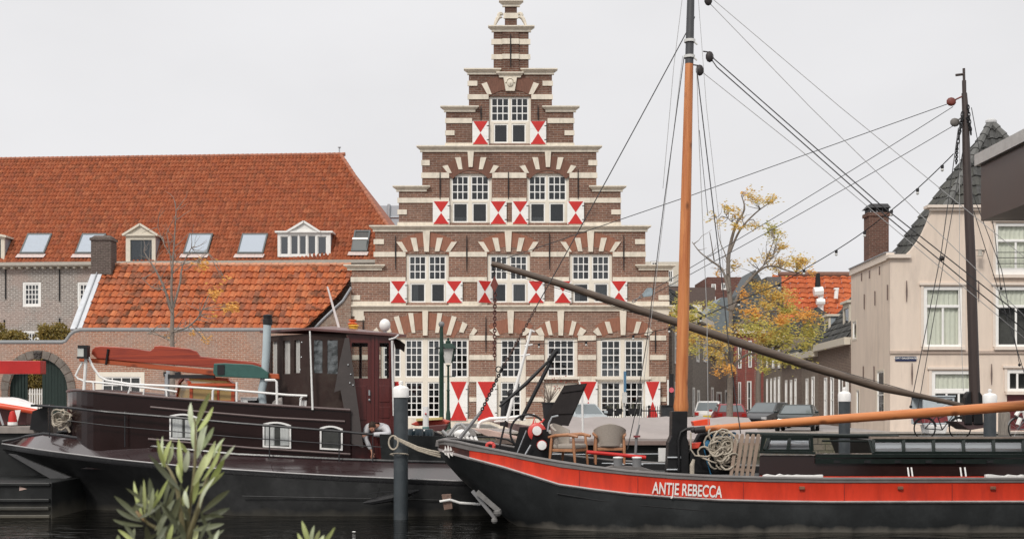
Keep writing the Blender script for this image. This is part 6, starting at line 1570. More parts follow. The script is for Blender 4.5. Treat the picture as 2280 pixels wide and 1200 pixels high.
board('green_cover', 'green painted hood clamped over the end of the wooden spar', 'cover', [(476,809),(500,808),(560,811),(578,816),(597,830),(597,843),(480,838),(474,830)], CYn+0.22, 0.34, mat('hood_green', (0.03,0.10,0.085), 0.45, var=0.15))
m = MB(); Y = CYn+0.21; m.box(X(484,Y), X(500,Y), Y-0.01, Y, Z(834,Y), Z(812,Y)); m.build('opening', IRON, bpy.data.objects['green_cover'])
m = MB(); m.tube(pathpx([(241,777),(236,812)], CYn+0.33), 0.03, 6); m.build('strap', BLACK, bpy.data.objects['leeboard'])
bk = thing('trestle', P(385, 880, CYn+0.7), 'dark iron trestle carrying the wooden spar above the cabin roof', 'trestle')
m = MB(); m.tube([P(372,832,CYn+0.45), P(372,892,CYn+0.45)], 0.06, 6); m.build('post', LEAD, bk); m = MB(); m.box(X(368,30.2), X(478,30.2), 30.15, 30.28, Z(842,30.2), Z(834,30.2)); m.build('crossbar', IRON, bk)
# skylight
Y0_ = CYn+0.3
sk = thing('cabin_skylight', P(460, 893, Y0_), 'orange varnished wooden skylight with amber panes standing on the houseboat roof', 'skylight')
SKF = mat_wood('skylight_wood', (0.46,0.075,0.02), (0.34,0.05,0.015), 'x', rough=0.4, coat=0.1)
amber = mat('amber_pane', (0.36,0.24,0.09), 0.15, var=0.2, scale=1.5, bump=0)
zl = lambda y: Z(y, Y0_)
m = MB()
f_ = lambda u, w, d: (u, Y0_+d, w)
u0, u1 = X(422,Y0_), X(522,Y0_)
cells_wall(m, [(u0, u1, zl(898), zl(853))], [(u0+0.07, (u0+u1)/2+0.12, zl(891), zl(861)), ((u0+u1)/2+0.17, u1-0.08, zl(891), zl(861))], f_, 0.06)
m.box(u0-0.03, u1+0.05, Y0_-0.03, Y0_+0.1, zl(859), zl(855)); m.box(u0-0.03, u1+0.05, Y0_-0.03, Y0_+0.05, zl(902), zl(896))
uu = X(394,Y0_+0.9)
m.beam((u0, Y0_+0.03, zl(855)), (X(412,Y0_+0.5), Y0_+0.5, zl(838)), 0.07, 0.07); m.beam((u1, Y0_+0.03, zl(858)), (X(508,Y0_+0.5), Y0_+0.5, zl(845)), 0.07, 0.07); m.beam((X(410,Y0_+0.5), Y0_+0.5, zl(838)), (X(510,Y0_+0.5), Y0_+0.5, zl(845)), 0.09, 0.09)
m.beam((u0, Y0_+0.03, zl(896)), (uu, Y0_+0.9, zl(888)), 0.06, 0.09); m.beam((uu, Y0_+0.9, zl(888)), (X(400,Y0_+0.7), Y0_+0.7, zl(850)), 0.06, 0.06); m.beam((X(400,Y0_+0.7), Y0_+0.7, zl(850)), (X(412,Y0_+0.5), Y0_+0.5, zl(838)), 0.06, 0.06)
m.build('frame', SKF, sk)
m = MB(); m.box(u0+0.05, u1-0.05, Y0_+0.025, Y0_+0.035, zl(893), zl(860)); m.add([(u0+0.03,Y0_+0.06,zl(856)),(u1-0.03,Y0_+0.06,zl(858)),(X(508,Y0_+0.5),Y0_+0.48,zl(847)),(X(412,Y0_+0.5),Y0_+0.48,zl(840))], [(0,1,2,3)]); m.add([(u0-0.01,Y0_+0.1,zl(893)),(uu+0.03,Y0_+0.85,zl(885)),(X(401,Y0_+0.7),Y0_+0.7,zl(852)),(u0-0.01,Y0_+0.1,zl(858))], [(0,1,2,3)]); m.build('pane', amber, sk)
# stove pipe
sp_ = thing('stove_pipe', P(590, 905, CYn+0.5), 'tall pale blue grey stove pipe with a dark cap beside the wheelhouse', 'stove pipe')
m = MB(); m.tube(pathpx([(595,722),(593,780),(589,840),(583,868),(584,890),(586,908)], CYn+0.4), 0.095, 12); m.build('pipe', mat('pale_blue_pipe', (0.42,0.49,0.52), 0.4, var=0.08, scale=3), sp_, smooth=True)
m = MB(); p = P(596, 722, CYn+0.4); m.lathe([(0.09,-0.02),(0.115,0.0),(0.115,0.12),(0.10,0.13),(0.11,0.22),(0.03,0.24)], p, 12); m.build('cap', IRON, sp_, smooth=True)
# small things on the roof
def simple(name, label, cat, builder, matl, group=None, **kw):
    m = MB(); builder(m); return tag(m.build(name, matl, **kw), label, cat, group)
def pbox(m, x0, x1, y0, y1, Y, d=0.3, mi=0): m.box(X(x0,Y), X(x1,Y), Y, Y+d, Z(y1,Y), Z(y0,Y), mi)
Y = CYn+0.35
simple('white_bucket', 'white plastic bucket at the foot of the thin white pole on the houseboat', 'bucket', lambda m: m.lathe([(0.1,0),(0.125,Z(891,Y)-Z(913,Y)),(0.115,Z(891,Y)-Z(913,Y)),(0.095,0.02)], (X(682,Y), Y, Z(913,Y)), 14), WPIPE, smooth=True)
simple('white_crate', 'low white crate between the orange skylight and the stove pipe', 'crate', lambda m: (pbox(m,536,572,886,902,Y,0.3), pbox(m,534,574,884,886,Y-0.02,0.34)), WPIPE)
simple('dark_basket', 'small dark basket beside the white crate on the houseboat roof', 'basket', lambda m: m.lathe([(0.1,0),(0.14,0.16),(0.12,0.16),(0.1,0.03)], (X(564,Y-0.2), Y-0.2, Z(906,Y-0.2)), 12), BLACK)
simple('steering_wheel', 'brown spoked steering wheel seen edge on behind the stove pipe', 'steering wheel', lambda m: (m.torus(P(583,865,CYn+0.7), 0.23, 0.022, (1,0.35,0), 24, 6), [m.tube([P(583,865,CYn+0.7), P(583,865,CYn+0.7)+Vector((-0.08*math.cos(a),0.22*math.cos(a),0.26*math.sin(a)))], 0.012, 5) for a in [i*math.pi/4 for i in range(8)]]), mat('brown_wood', (0.13,0.07,0.04), 0.4), smooth=True)
simple('chair_back', 'pale rounded seat back leaning at the foot of the wheelhouse', 'seat', lambda m: m.extr(pathpx([(603,907),(607,895),(615,887),(628,884),(629,908)], Y), (0,0.05,0)), mat('pale_plastic', (0.5,0.46,0.43), 0.6))
simple('shoe_pair', 'small dark and yellow bundle on the cabin roof right of the white bucket', 'bundle', lambda m: (m.ball(P(700,909,Y), 0.07, 8), m.ball(P(708,908,Y), 0.06, 8), m.ball(P(714,911,Y), 0.05, 8)), mat('bundle', (0.2,0.15,0.08), 0.8, var=0.8, scale=20))
simple('plate', 'flat white dish lying on the cabin roof before the wheelhouse', 'dish', lambda m: m.lathe([(0.1,0),(0.22,0.03),(0.2,0.035),(0.09,0.012)], P(738,914,Y), 16), WPIPE, smooth=True)
# ---- wheelhouse
WA, WB, WC, WD, WE = (X(690,29.9), 29.9), (X(878,30.25), 30.25), (X(870,32.6), 32.6), (X(610,32.6), 32.6), (X(590,31.1), 31.1)
wt = 4.26; wb_ = 2.3
CANV = mat('brown_canvas', (0.036,0.020,0.017), 0.7, var=0.2, scale=2, bump=0.3, stain=(0.09,0.075,0.06), stain_amt=0.4)
CANVG = mat('grey_canvas', (0.06,0.05,0.048), 0.75, var=0.15, scale=3, bump=0.3)
MAHO = mat_wood('mahogany_red', (0.10,0.012,0.010), (0.06,0.008,0.007), 'z', rough=0.4, coat=0.15, knots=False)
wh = thing('wheelhouse', (X(740,31), 31, 2.3), 'dark canvas covered wheelhouse with a red brown panelled door standing on the houseboat', 'wheelhouse')
def seg(a, b): return Wall(a, (b[0]-a[0], b[1]-a[1]), inward=(X(740,31)-a[0]+0.01, 31.3-a[1]))
sEA = seg(WE, WA); lEA = (Vector(WA)-Vector(WE)).length
rr_ = [sEA.rect(604,617,760,832), sEA.rect(630,646,758,832), sEA.rect(655,668,757,830)]
m = MB(); cells_wall(m, [(0, lEA, wb_, wt)], rr_, sEA.f, 0.05); m.build('canvas_side', CANV, wh)
for r in rr_:
    m = MB(); nn = 5; vs = []
    for q in range(nn+1): vs += [sEA.f(r[0]+(r[1]-r[0])*q/nn, r[2]-0.02, 0.06+0.02*(q % 2)), sEA.f(r[0]+(r[1]-r[0])*q/nn, r[3]+0.02, 0.06+0.02*(q % 2))]
    m.add(vs, [(2*q, 2*q+2, 2*q+3, 2*q+1) for q in range(nn)]); m.build('curtain', CURT, wh, fix=False)
sAB = seg(WA, WB); lAB = (Vector(WB)-Vector(WA)).length; uc = sAB.u(772)
r2 = [sAB.rect(699,718,757,830), sAB.rect(729,752,757,832)]
m = MB(); cells_wall(m, [(0, uc, 1.9, wt)], r2, sAB.f, 0.05); m.build('canvas_front', CANV, wh)
PLAS = mat('crinkled_plastic', (0.09,0.10,0.105), 0.12, var=0.6, scale=5, bump=1.0, spec=1.0)
for r in r2:
    m = MB()
    nx, nz = 6, 14; vs = []
    for i in range(nx+1):
        for j in range(nz+1): vs.append(sAB.f(r[0]+(r[1]-r[0])*i/nx, r[2]+(r[3]-r[2])*j/nz, 0.02+random.uniform(-0.018,0.018)))
    m.add(vs, [(i*(nz+1)+j, (i+1)*(nz+1)+j, (i+1)*(nz+1)+j+1, i*(nz+1)+j+1) for i in range(nx) for j in range(nz)]); m.build('plastic_window', PLAS, wh, smooth=True)
r3 = [sAB.rect(783,819,763,842), sAB.rect(845,866,763,842)]
m = MB(); cells_wall(m, [(uc+0.01, lAB, 1.05, wt)], r3, sAB.f, 0.06)
dr = m.build('door', MAHO, wh)
for (a, b, c, d) in ((785,816,858,935),(845,868,858,895),(845,868,905,930)):
    q = sAB.rect(a, b, c, d); m = MB(); fbox(m, sAB, q[0], q[1], q[2], q[3], -0.015, 0.0); m.build('door_panel', MAHO, dr, bevel=0.01)
for x in (775, 830, 838, 874):
    q = sAB.u(x); m = MB(); fbox(m, sAB, q-0.035, q+0.035, 1.3, wt-0.05, -0.03, -0.0005); m.build('stile', MAHO, dr)
m = MB(); u = sAB.u(822); m.tube([sAB.f(u, Z(868,30), -0.05), sAB.f(u, Z(880,30), -0.05)], 0.022, 8); m.ball(sAB.f(u, Z(890,30), -0.05), 0.03, 8); m.build('handle', GALV, dr)
for r in r3:
    m = MB(); fbox(m, sAB, r[0], r[1], r[2], r[3], 0.025, 0.03); m.build('pane', mat_glass('glass_boat', (0.85,0.87,0.87), 0.12), dr)
sBC = seg(WB, WC); lBC = (Vector(WC)-Vector(WB)).length; m = MB(); cells_wall(m, [(0, lBC, 1.05, wt)], [(0.3, lBC-0.3, 3.0, wt-0.25)], sBC.f, 0.05); m.build('side_panel', MAHO, wh)
sDC = Wall(WD, (WC[0]-WD[0], WC[1]-WD[1]), inward=(0, -1)); lDC = (Vector(WC)-Vector(WD)).length
m = MB(); cells_wall(m, [(0, lDC, wb_, wt)], [(sDC.u(770), sDC.u(800), 3.2, wt-0.2), (sDC.u(806), sDC.u(832), 3.2, wt-0.2), (sDC.u(840), lDC-0.1, 3.2, wt-0.2)], sDC.f, 0.05); m.build('back_panel', MAHO, wh)
m = MB()
ro = [(WA[0]-0.05, WA[1]-0.12), (WB[0]+0.3, WB[1]-0.1), (WC[0]+0.3, WC[1]), (WD[0]-0.1, WD[1]), (WE[0]-0.12, WE[1]-0.05)]
zr = [Z(733,29.8), Z(748,30.1), 4.36, 4.44, 4.36]
m.add([(x, y, z-0.02) for (x, y), z in zip(ro, zr)] + [(x, y, z+0.035) for (x, y), z in zip(ro, zr)] + [(X(740,31.2), 31.3, 4.52)], [(0,1,6,5),(1,2,7,6),(2,3,8,7),(3,4,9,8),(4,0,5,9),(5,6,10),(6,7,10),(7,8,10),(8,9,10),(9,5,10),(0,4,3,2,1)])
m.build('roof', mat('roof_brown', (0.13,0.06,0.055), 0.35, var=0.1), wh)
m = MB(); m.extr(pathpx([(768,752),(757,800),(744,873),(758,868),(764,900),(778,985),(809,997),(802,940),(791,860),(777,752)], 29.82), (0, 0.02, 0)); m.build('loose_canvas_flap', CANVG, wh)
m = MB(); Y = 29.8
for x, y in ((672,762),(671,795),(668,823),(668,888),(775,812),(781,833),(779,852),(786,857)): m.ball(P(x,y,Y), 0.018, 6)
m.build('studs', GALV, wh)
wp = simple('thin_white_pole', 'thin white pole rising from the cabin roof past the canvas of the wheelhouse', 'pole', lambda m: m.tube(pathpx([(690,737),(696,912)], 29.7), [0.018,0.026], 6), WPIPE)
gl = thing('globe_lamp', P(858, 748, 30.6), 'white globe lamp standing on the right end of the wheelhouse roof', 'lamp')
m = MB(); m.ball(P(857,724,30.6), 0.15, 14, sc=(0.92,0.92,1.05)); m.build('globe', WPIPE, gl, smooth=True); m = MB(); m.lathe([(0.08,-0.02),(0.06,0.05),(0.1,0.08),(0.03,0.14)], P(857,750,30.6), 10); m.tube([P(848,742,30.6),P(846,755,30.5)], 0.012, 5); m.tube([P(867,742,30.6),P(870,755,30.5)], 0.012, 5); m.build('foot', GALV, gl)
ol_ = thing('orange_navigation_lamp', P(787, 742, 31.2), 'small orange and yellow lamp figure on the wheelhouse roof before the gable corner', 'lamp')
m = MB(); m.lathe([(0.06,-0.02),(0.05,0.04),(0.11,0.08),(0.11,0.16),(0.14,0.18),(0.12,0.21)], P(787,742,31.2), 10); m.build('yellow_body', mat('lamp_yellow', (0.7,0.38,0.03), 0.4), ol_)
m = MB(); m.lathe([(0.11,0.212),(0.13,0.24),(0.04,0.29),(0.10,0.31),(0.10,0.34)], P(785,742,31.2), 10); m.build('orange_top', mat('lamp_orange', (0.7,0.15,0.05), 0.4), ol_)
simple('slanting_white_pole', 'slanting white flagpole leaning left above the wheelhouse roof', 'pole', lambda m: m.tube(pathpx([(729,638),(757,738)], 31.0), [0.022,0.035], 8), mat('pole_pinkish', (0.72,0.66,0.64), 0.5))
simple('white_gooseneck', 'white upright pole with a lamp bracket at the right corner of the wheelhouse', 'pole', lambda m: (m.tube(pathpx([(873,758),(875,850),(877,925)], 30.1), 0.03, 8), m.tube(pathpx([(866,756),(880,752),(888,745)], 30.1), 0.025, 6)), mat('pole_grey_white', (0.62,0.61,0.60), 0.5))
flag = thing('furled_flag', P(880, 925, 30.4), 'red white and blue flag hanging limp behind the grey mooring post', 'flag')
for nm, y0, y1, mt in (('red_stripe', 850, 893, mat('flag_red', (0.62,0.02,0.02), 0.7)), ('white_stripe', 893, 905, WHITE), ('red_lower', 905, 922, MATS['flag_red']), ('blue_stripe', 923, 940, mat('flag_pale', (0.6,0.62,0.68), 0.7))):
    m = MB(); vs = []
    for q in range(9): xx = 867+q*2.4; vs += [P(xx, y1-1, 30.4+0.03*math.sin(q*1.7)), P(xx-1, y0, 30.4+0.03*math.sin(q*1.7+0.5))]
    m.add(vs, [(2*q, 2*q+2, 2*q+3, 2*q+1) for q in range(8)]); m.build(nm, mt, flag, fix=False, smooth=True)
# awning flap at the right end of the wheelhouse
simple('awning_end', 'dark awning end drooping from the right end of the wheelhouse roof', 'awning', lambda m: (m.extr(pathpx([(876,752),(890,757),(902,766),(900,784),(892,778),(880,776)], 30.6), (0,0.04,0))), CANV)
# dark stern bulwark, bow fittings
m = MB(); m.extr(pathpx([(845,966),(1015,972),(1030,985),(1036,1030),(1036,1036),(850,1036)], 29.5), (0,0.05,0)); m.build('stern_screen', mat('black_sheet', (0.012,0.014,0.014), 0.4, var=0.3), boat)
m = MB(); m.extr(pathpx([(72,915),(106,903),(107,962),(66,956)], LC-0.2), (0,0.35,0)); m.box(X(70,LC-0.5), X(110,LC-0.5), LC-0.55, LC-0.2, Z(905,LC-.5), Z(900,LC-.5)); m.build('bitts', BLACK, boat)
m = MB()
m.extr(pathpx([(18,1010),(32,1012),(157,1062),(120,1070)], 30.2), (0,0.12,0)); m.build('bow_fin', mat('fin_grey', (0.06,0.06,0.062), 0.45), boat)
def rope_pile(m, cx, cy, rx, ry, Y, n, r, seed):
    rnd = random.Random(seed)
    for k in range(n):
        c = P(cx+rnd.gauss(0,0.3)*rx, cy+rnd.gauss(0,0.3)*ry, Y+rnd.uniform(-0.1,0.1)); a = rnd.uniform(0.25,0.6)*S(rx,Y); b = rnd.uniform(0.25,0.6)*S(ry,Y); t0 = rnd.uniform(0,6); tl = rnd.uniform(-0.8,0.8)
        pts = []
        for i in range(15):
            t = t0+i*0.45; q = Vector((a*math.cos(t), 0.06*math.sin(2*t+k), b*math.sin(t)+0.02*math.sin(3*t))); pts.append(c+Vector((q.x*math.cos(tl)-q.z*math.sin(tl), q.y, q.x*math.sin(tl)+q.z*math.cos(tl))))
        m.tube(pts, r, 6)
simple('rope_heap', 'tangled pale rope heaped on the bow of the houseboat', 'rope', lambda m: (rope_pile(m, 135, 935, 26, 24, LC-0.9, 11, 0.022, 3), m.tube(pathpx([(141,935),(156,962)], LC-0.9), 0.03, 6)), ROPE, smooth=True)
# fender
fd = thing('long_fender', P(870, 1105, 28.9), 'long black boat shaped fender hanging low on the houseboat side behind the mooring post', 'fender')
m = MB(); m.tube(pathpx([(809,1119),(830,1116),(870,1108),(910,1098),(933,1091)], 28.86), [0.02,0.07,0.09,0.07,0.02], 8); m.build('body', mat('fender_black', (0.02,0.02,0.022), 0.6, var=0.4, scale=12, bump=0.6), fd, smooth=True)
for a, b in (((838,1112),(846,1085)),((895,1100),(905,1070))):
    m = MB(); m.tube([P(*a,28.85), P(*b,28.95)], 0.008, 5); m.build('lanyard', BLACK, fd)
m = MB(); m.torus(P(870,1103,28.80), 0.55, 0.012, (0,1,0.1), 20, 5, sy=0.16); m.build('net', MATS['fender_black'], fd)
# ================================================================== RED AND BLACK SAILING BARGE
AC = 27.9
antje = thing('sailing_barge', (X(1700, AC), AC, 0), 'black hulled sailing barge with red band and its name in white, varnished mast', 'boat')
hB = [(975,0.03),(982,0.3),(990,0.5),(1005,0.78),(1020,0.95),(1045,1.2),(1080,1.45),(1120,1.65),(1245,2.05),(1400,2.3),(1600,2.4),(3100,2.4)]
yT = [(975,982),(990,980),(1020,984),(1050,991),(1120,1005),(1200,1021),(1300,1037),(1400,1049),(1500,1056),(1600,1061),(1800,1066),(3100,1066)]
yR = [(975,990),(990,990),(1045,1003),(1120,1014),(1245,1040),(1350,1053),(1500,1066),(1620,1071),(1800,1075),(3100,1074)]
yS = [(975,1000),(1045,1020),(1120,1040),(1245,1079),(1350,1094),(1440,1104),(1620,1114.5),(1800,1118),(3100,1116)]
kZ = [(975,1.60),(982,1.45),(990,1.30),(1005,1.12),(1020,0.95),(1045,0.72),(1080,0.42),(1120,0.1),(1170,-0.35),(1300,-0.8),(3100,-0.8)]
secs = []; top = []
for p in [975,978,982,990,1005,1020,1045,1080,1120,1180,1245,1320,1400,1500,1600,1720,1850,2000,2150,2300,2500,3100]:
    h = lerp_tab(hB, p); Yn = AC-h; x = X(p, Yn); zt, zr, zs, zk = Z(lerp_tab(yT,p),Yn), Z(lerp_tab(yR,p),Yn), Z(lerp_tab(yS,p),Yn), lerp_tab(kZ,p)
    zs = max(zs, zk+0.03); zr = max(zr, zs+0.03)
    f = min(1, max(0, (p-975)/350)); k1, k2, k3 = 0.35+0.5*f, 0.62+0.33*f, 0.84+0.15*f
    secs.append((x, [(0,zk),(h*k1, zk+(zs-zk)*0.12),(h*k2, zk+(zs-zk)*0.45),(h*k3, zk+(zs-zk)*0.78),(h*0.985,zs-0.03),(h,zs),(h,zs+0.03),(h-0.004,zr-0.01),(h,zr),(h+0.02,zr+0.01),(h+0.02,zt-0.02),(h-0.01,zt)]))
    top.append((x, h, zt))
hull_strip(antje, 'hull', mat_hull('antje_black', (0.020,0.022,0.023), scum=(0.22,0.20,0.17), rough=0.5, zs=0.13, amt=0.6), secs, AC, 0, 4)
hull_strip(antje, 'lower_rubbing_strake', mat('worn_strake', (0.40,0.36,0.35), 0.5, var=0.25, scale=4), secs, AC, 4, 6)
m = MB(); m.tube([(s[0], AC-s[1][5][0]-0.005, s[1][5][1]+0.012) for s in secs[6:]], 0.022, 6); m.build('strake_bead', MATS['worn_strake'], antje, smooth=True)
REDH = mat('hull_red', (0.70,0.048,0.018), 0.45, var=0.14, scale=2.0, bump=0.06, stain=(0.36,0.030,0.022), stain_amt=0.55, stain_scale=1.4, stretch=(2.2,2.2,0.5))
i0 = 6
hull_strip(antje, 'red_band', REDH, secs[i0:], AC, 6, 8)
hull_strip(antje, 'bow_panel', mat('bow_brown', (0.045,0.018,0.016), 0.4, var=0.3, scale=4, stain=(0.16,0.05,0.03), stain_amt=0.4, stain_scale=3), secs[:i0+1], AC, 6, 8)
GRL = mat('gunwale_grey', (0.16,0.15,0.145), 0.5, var=0.15, scale=4, stain=(0.09,0.08,0.075), stain_amt=0.5)
hull_strip(antje, 'gunwale', GRL, secs, AC, 8, 11)
m = MB(); m.tube([(x, AC-h, z) for x, h, z in top], 0.035, 8); m.build('gunwale_cap', GRL, antje, smooth=True)
m = MB(); m.tube([(x, AC+h, z) for x, h, z in top], 0.035, 8); m.build('far_gunwale_cap', GRL, antje, smooth=True)
m = MB(); p = P(976, 985, AC-0.1); m.tube([p+Vector((0,0,-0.08)), p, p+Vector((0.12,0,0.03)), p+Vector((0.35,-0.45,0.0))], 0.07, 8); m.build('stem_cap', GRL, antje, smooth=True)
deck_part(antje, 'deck', mat('deck_dark', (0.04,0.04,0.04), 0.7, var=0.3), top, AC, -0.16)
hull_strip(antje, 'bulwark_lining', mat('lining_black', (0.02,0.02,0.021), 0.5), [(x, [(max(h-0.05,0.0),z-0.18),(max(h-0.05,0.0),z-0.01)]) for x, h, z in top], AC, 0, 1)
def hy(px): return AC - lerp_tab(hB, px)
# name on the bow and ship emblem
NMAT = mat('name_white', (0.80,0.76,0.72), 0.5)
text('name_lettering', 'ANTJE REBECCA', (X(1529.5, hy(1530)), hy(1530)-0.035, Z(1091, hy(1530))), 0.335, NMAT, antje, rot=(R(90), R(3.6), R(-0.8)), sx=0.575, bold=0.006)
def surf(px, py, off=0.03):
    h = lerp_tab(hB, px); return P(px, py, AC-h*0.97-off)
em = MB()
for poly in ([(988,1003),(990,998),(991,991),(994,998),(995,1003)], [(995.5,1003),(996,996),(997,988),(1000,996),(1001,1003)], [(1001.5,1003),(1002,998),(1003,993),(1006,999),(1006.5,1003)], [(984,1003.5),(1011,1003.5),(1008,1006.5),(987,1006.5)],
             [(988,1008),(993,1008),(995,1014),(992,1012)], [(994,1008),(1000,1008),(1001,1020),(996,1014)], [(1001,1008),(1008,1008),(1008,1016),(1004,1013)]):
    b = [surf(x, y) for x, y in poly]; em.extr(b, (0, 0.02, 0))
em.build('ship_emblem', NMAT, antje)
for x in (1785, 2004, 2210):
    m = MB(); Y = hy(x)-0.01; m.box(X(x-6,Y), X(x+6,Y), Y-0.05, Y, Z(1089,Y), Z(1082,Y)); m.build('scupper', mat('rust', (0.22,0.10,0.06), 0.8, var=0.3), antje, bevel=0.01)
for x in (1290, 1420, 1655, 1880, 2120):
    m = MB(); Y = hy(x)-0.004; m.beam(P(x, lerp_tab(yR,x)+2, Y), P(x, lerp_tab(yS,x)-2, Y), 0.014, 0.012); m.build('plate_seam', mat('seam_red', (0.34,0.025,0.015), 0.6), antje)
m = MB(); m.tube([P(x, y, AC-lerp_tab(hB,x)*0.985-0.005) for x, y in ((1240,1098),(1330,1113),(1430,1125),(1560,1136),(1640,1140))], 0.010, 5); m.build('lower_seam', BLACK, antje)
# ---- mast
MY = 27.5
ORW = mat_wood('orange_spar', (0.62,0.24,0.08), (0.42,0.12,0.035), 'z', rough=0.5, coat=0.0, scale=1.6)
mast = []
mx = lambda y: 1513 + (1050-y)*(1538-1513)/1050.0
m = MB(); ys = [1000, 916, 905, 880, 800, 600, 400, 200, 143]; rs = [15.5,15.5,17,14.2,13.6,12.6,11.2,9.6,9.2]
m.tube([P(mx(y), y, MY) for y in ys[1:]], [S(r, MY) for r in rs[1:]], 20)
ma = m.build('mast', ORW, antje, smooth=True)
m = MB(); m.tube([P(mx(y), y, MY) for y in (143,100,0,-160)], [S(r, MY) for r in (9.4,9.2,8.3,7)], 16); m.build('mast_top', mat('mast_grey', (0.055,0.057,0.062), 0.5), ma, smooth=True)
for y in (127, 92):
    m = MB(); m.lathe([(S(9.5,MY),-0.03),(S(12.5,MY),-0.03),(S(12.5,MY),0.03),(S(9.5,MY),0.03)], P(mx(y), y, MY), 16); m.tube([P(mx(y)+8,y,MY-0.05), P(mx(y)+17,y+8,MY-0.05)], 0.02, 6); m.build('mast_band', mat('band_white', (0.62,0.62,0.60), 0.45), ma)
m = MB()
lo = lambda x, y, d: P(x, y, MY+d)
m.extr([lo(1486,1056,-.28), lo(1534,1056,-.28), lo(1534,985,-.28), lo(1530,975,-.28), lo(1531,915,-.28), lo(1497,915,-.28), lo(1496,970,-.28), lo(1489,985,-.28)], (0, 0.5, 0))
tb = m.build('tabernacle', mat('tabernacle_black', (0.010,0.010,0.011), 0.45, var=0.3), antje, bevel=0.015)
for y, x0, x1 in ((1018,1486,1512),(1045,1484,1510)):
    m = MB(); m.tube([lo(x0,y,-.31), lo(x1,y,-.31)], 0.02, 6); m.ball(lo(x1+1,y,-.31), 0.04, 8); m.build('pin', GALV, tb)
m = MB(); m.tube(pathpx([(1512,1048),(1511,980),(1516,962),(1528,955),(1546,953)], MY-0.34), 0.035, 8); m.build('goose_neck_pipe', mat('tabernacle_black', (0.01,)*3, 0.45), antje, smooth=True)
m = MB(); m.tube([P(1546,958,27.1), P(1570,955,27.1)], 0.075, 10); m.ball(P(1543,957,27.1), 0.06, 8); m.build('boom_fitting', mat('boom_iron', (0.03,0.026,0.026), 0.5), antje, smooth=True)
# ---- boom
boom = tag(simple('boom', 'long varnished orange boom reaching from the mast foot to the right edge above the deckhouse', 'boom', lambda m: m.tube(pathpx([(1566,955),(1640,949),(1760,940),(1900,930),(2100,916),(2300,901),(2460,889),(2640,876)], 27.1), [S(r,27.1) for r in (6.3,7.8,9.3,10.2,11,12,12,10)], 16), mat_wood('orange_boom', (0.64,0.24,0.08), (0.46,0.13,0.04), 'x', rough=0.5, coat=0.0, scale=1.4), smooth=True))
# ---- rigging
def line(name, parent, pts, Y, r=0.010, matl=WIRE, n=5, Y2=None):
    k = len(pts)
    w = [P(x, y, Y if Y2 is None else Y+(Y2-Y)*i/(k-1)) for i, (x, y) in enumerate(pts)]
    if k == 2:
        d = (w[1]-w[0]).length; w = [w[0].lerp(w[1], t/8)+Vector((0,0,-0.006*d*4*(t/8)*(1-t/8))) for t in range(9)]
    m = MB(); m.tube(w, r, n); return m.build(name, matl, parent, smooth=True)
line('forestay', antje, [(1547,38),(1190,690)], MY, 0.012, Y2=27.8); line('forestay', antje, [(1525,95),(1546,42)], MY, 0.008)
line('shroud', antje, [(1523,128),(1478,455),(1440,760),(1412,930),(1397,1000)], 27.0, 0.010)
line('shroud', antje, [(1520,125),(1468,560),(1420,960)], 29.5, 0.007, WIREL)
line('shroud', antje, [(1526,-60),(1500,150),(1476,420)], 29.5, 0.007, WIREL)
line('shroud', antje, [(1551,148),(1557,330),(1574,700),(1577,958)], 27.2, 0.008, WIREL)
line('shroud', antje, [(1552,160),(1590,480),(1606,610),(1626,800),(1649,965)], 27.0, 0.012)
line('shroud', antje, [(1555,0),(1573,240),(1600,480),(1612,620)], 29.5, 0.006, WIREL)
line('shroud', antje, [(1557,290),(1576,480)], 27.3, 0.007)
for pts, r, mt in (([(1582,118),(1590,132),(1960,456),(2290,716),(2640,992)], 0.013, WIRE), ([(1582,130),(1596,150),(1950,462),(2290,742),(2630,1018)], 0.013, WIRE), ([(1562,160),(1780,333),(2290,760),(2560,986)], 0.008, WIREL),
                   ([(1586,-2),(1872,240),(2290,580),(2760,962)], 0.008, WIREL), ([(1580,8),(1805,240),(2180,606),(2290,712),(2560,972)], 0.008, WIREL)):
    m = MB(); m.tube([P(x, y, 27.4-i*0.3) for i, (x, y) in enumerate(pts)], r, 5); m.build('halyard', mt, antje)
for x, y, a in ((1580,127,50), (1558,157,40), (1577,1,45)):
    m = MB(); c = P(x, y, 27.3); m.ball(c, 0.10, 8, sc=(0.9,0.5,1.25)); m.tube([c+Vector((-0.02,0,0.1)), P(x-14,y-12,27.4)], 0.015, 5); m.build('pulley_block', mat('block_dark', (0.035,0.03,0.03), 0.5), antje, smooth=True)
m = MB(); m.ball(P(2097,575,27.0), 0.06, 8); m.build('pulley_block', MATS['block_dark'], antje, smooth=True)
# shackle, chain and steel pole at the foot of the forestay
def chain(m, a, b, n, r, w):
    a = Vector(a); b = Vector(b); d = (b-a)/n
    for i in range(n):
        c = a+d*(i+0.5); ax = (0,1,0) if i % 2 == 0 else (1,0,0.01)
        ring = []
        u = d.normalized(); v = u.cross(Vector(ax)).normalized()
        if v.length < 0.1: v = Vector((0,1,0))
        for k in range(9): t = k*math.pi/4; ring.append(c+u*math.cos(t)*d.length*0.68+v*math.sin(t)*w)
        m.tube(ring, r, 5, cap=False)
m = MB(); chain(m, P(1192,688,27.8), P(1113,830,27.85), 26, 0.012, 0.022); m.build('stay_chain', mat('chain_rust', (0.09,0.05,0.04), 0.7, var=0.3), antje)
m = MB(); chain(m, P(1122,812,27.8), P(1070,918,27.8), 20, 0.014, 0.028); m.torus(P(1110,822,27.8), 0.06, 0.014, (0,1,0), 12, 5); m.build('stay_shackle', IRON, antje)
m = MB(); m.tube([P(1072,915,27.8), P(1024,975,27.8)], [0.035,0.045], 8); m.build('stay_pole', GREYR, antje)
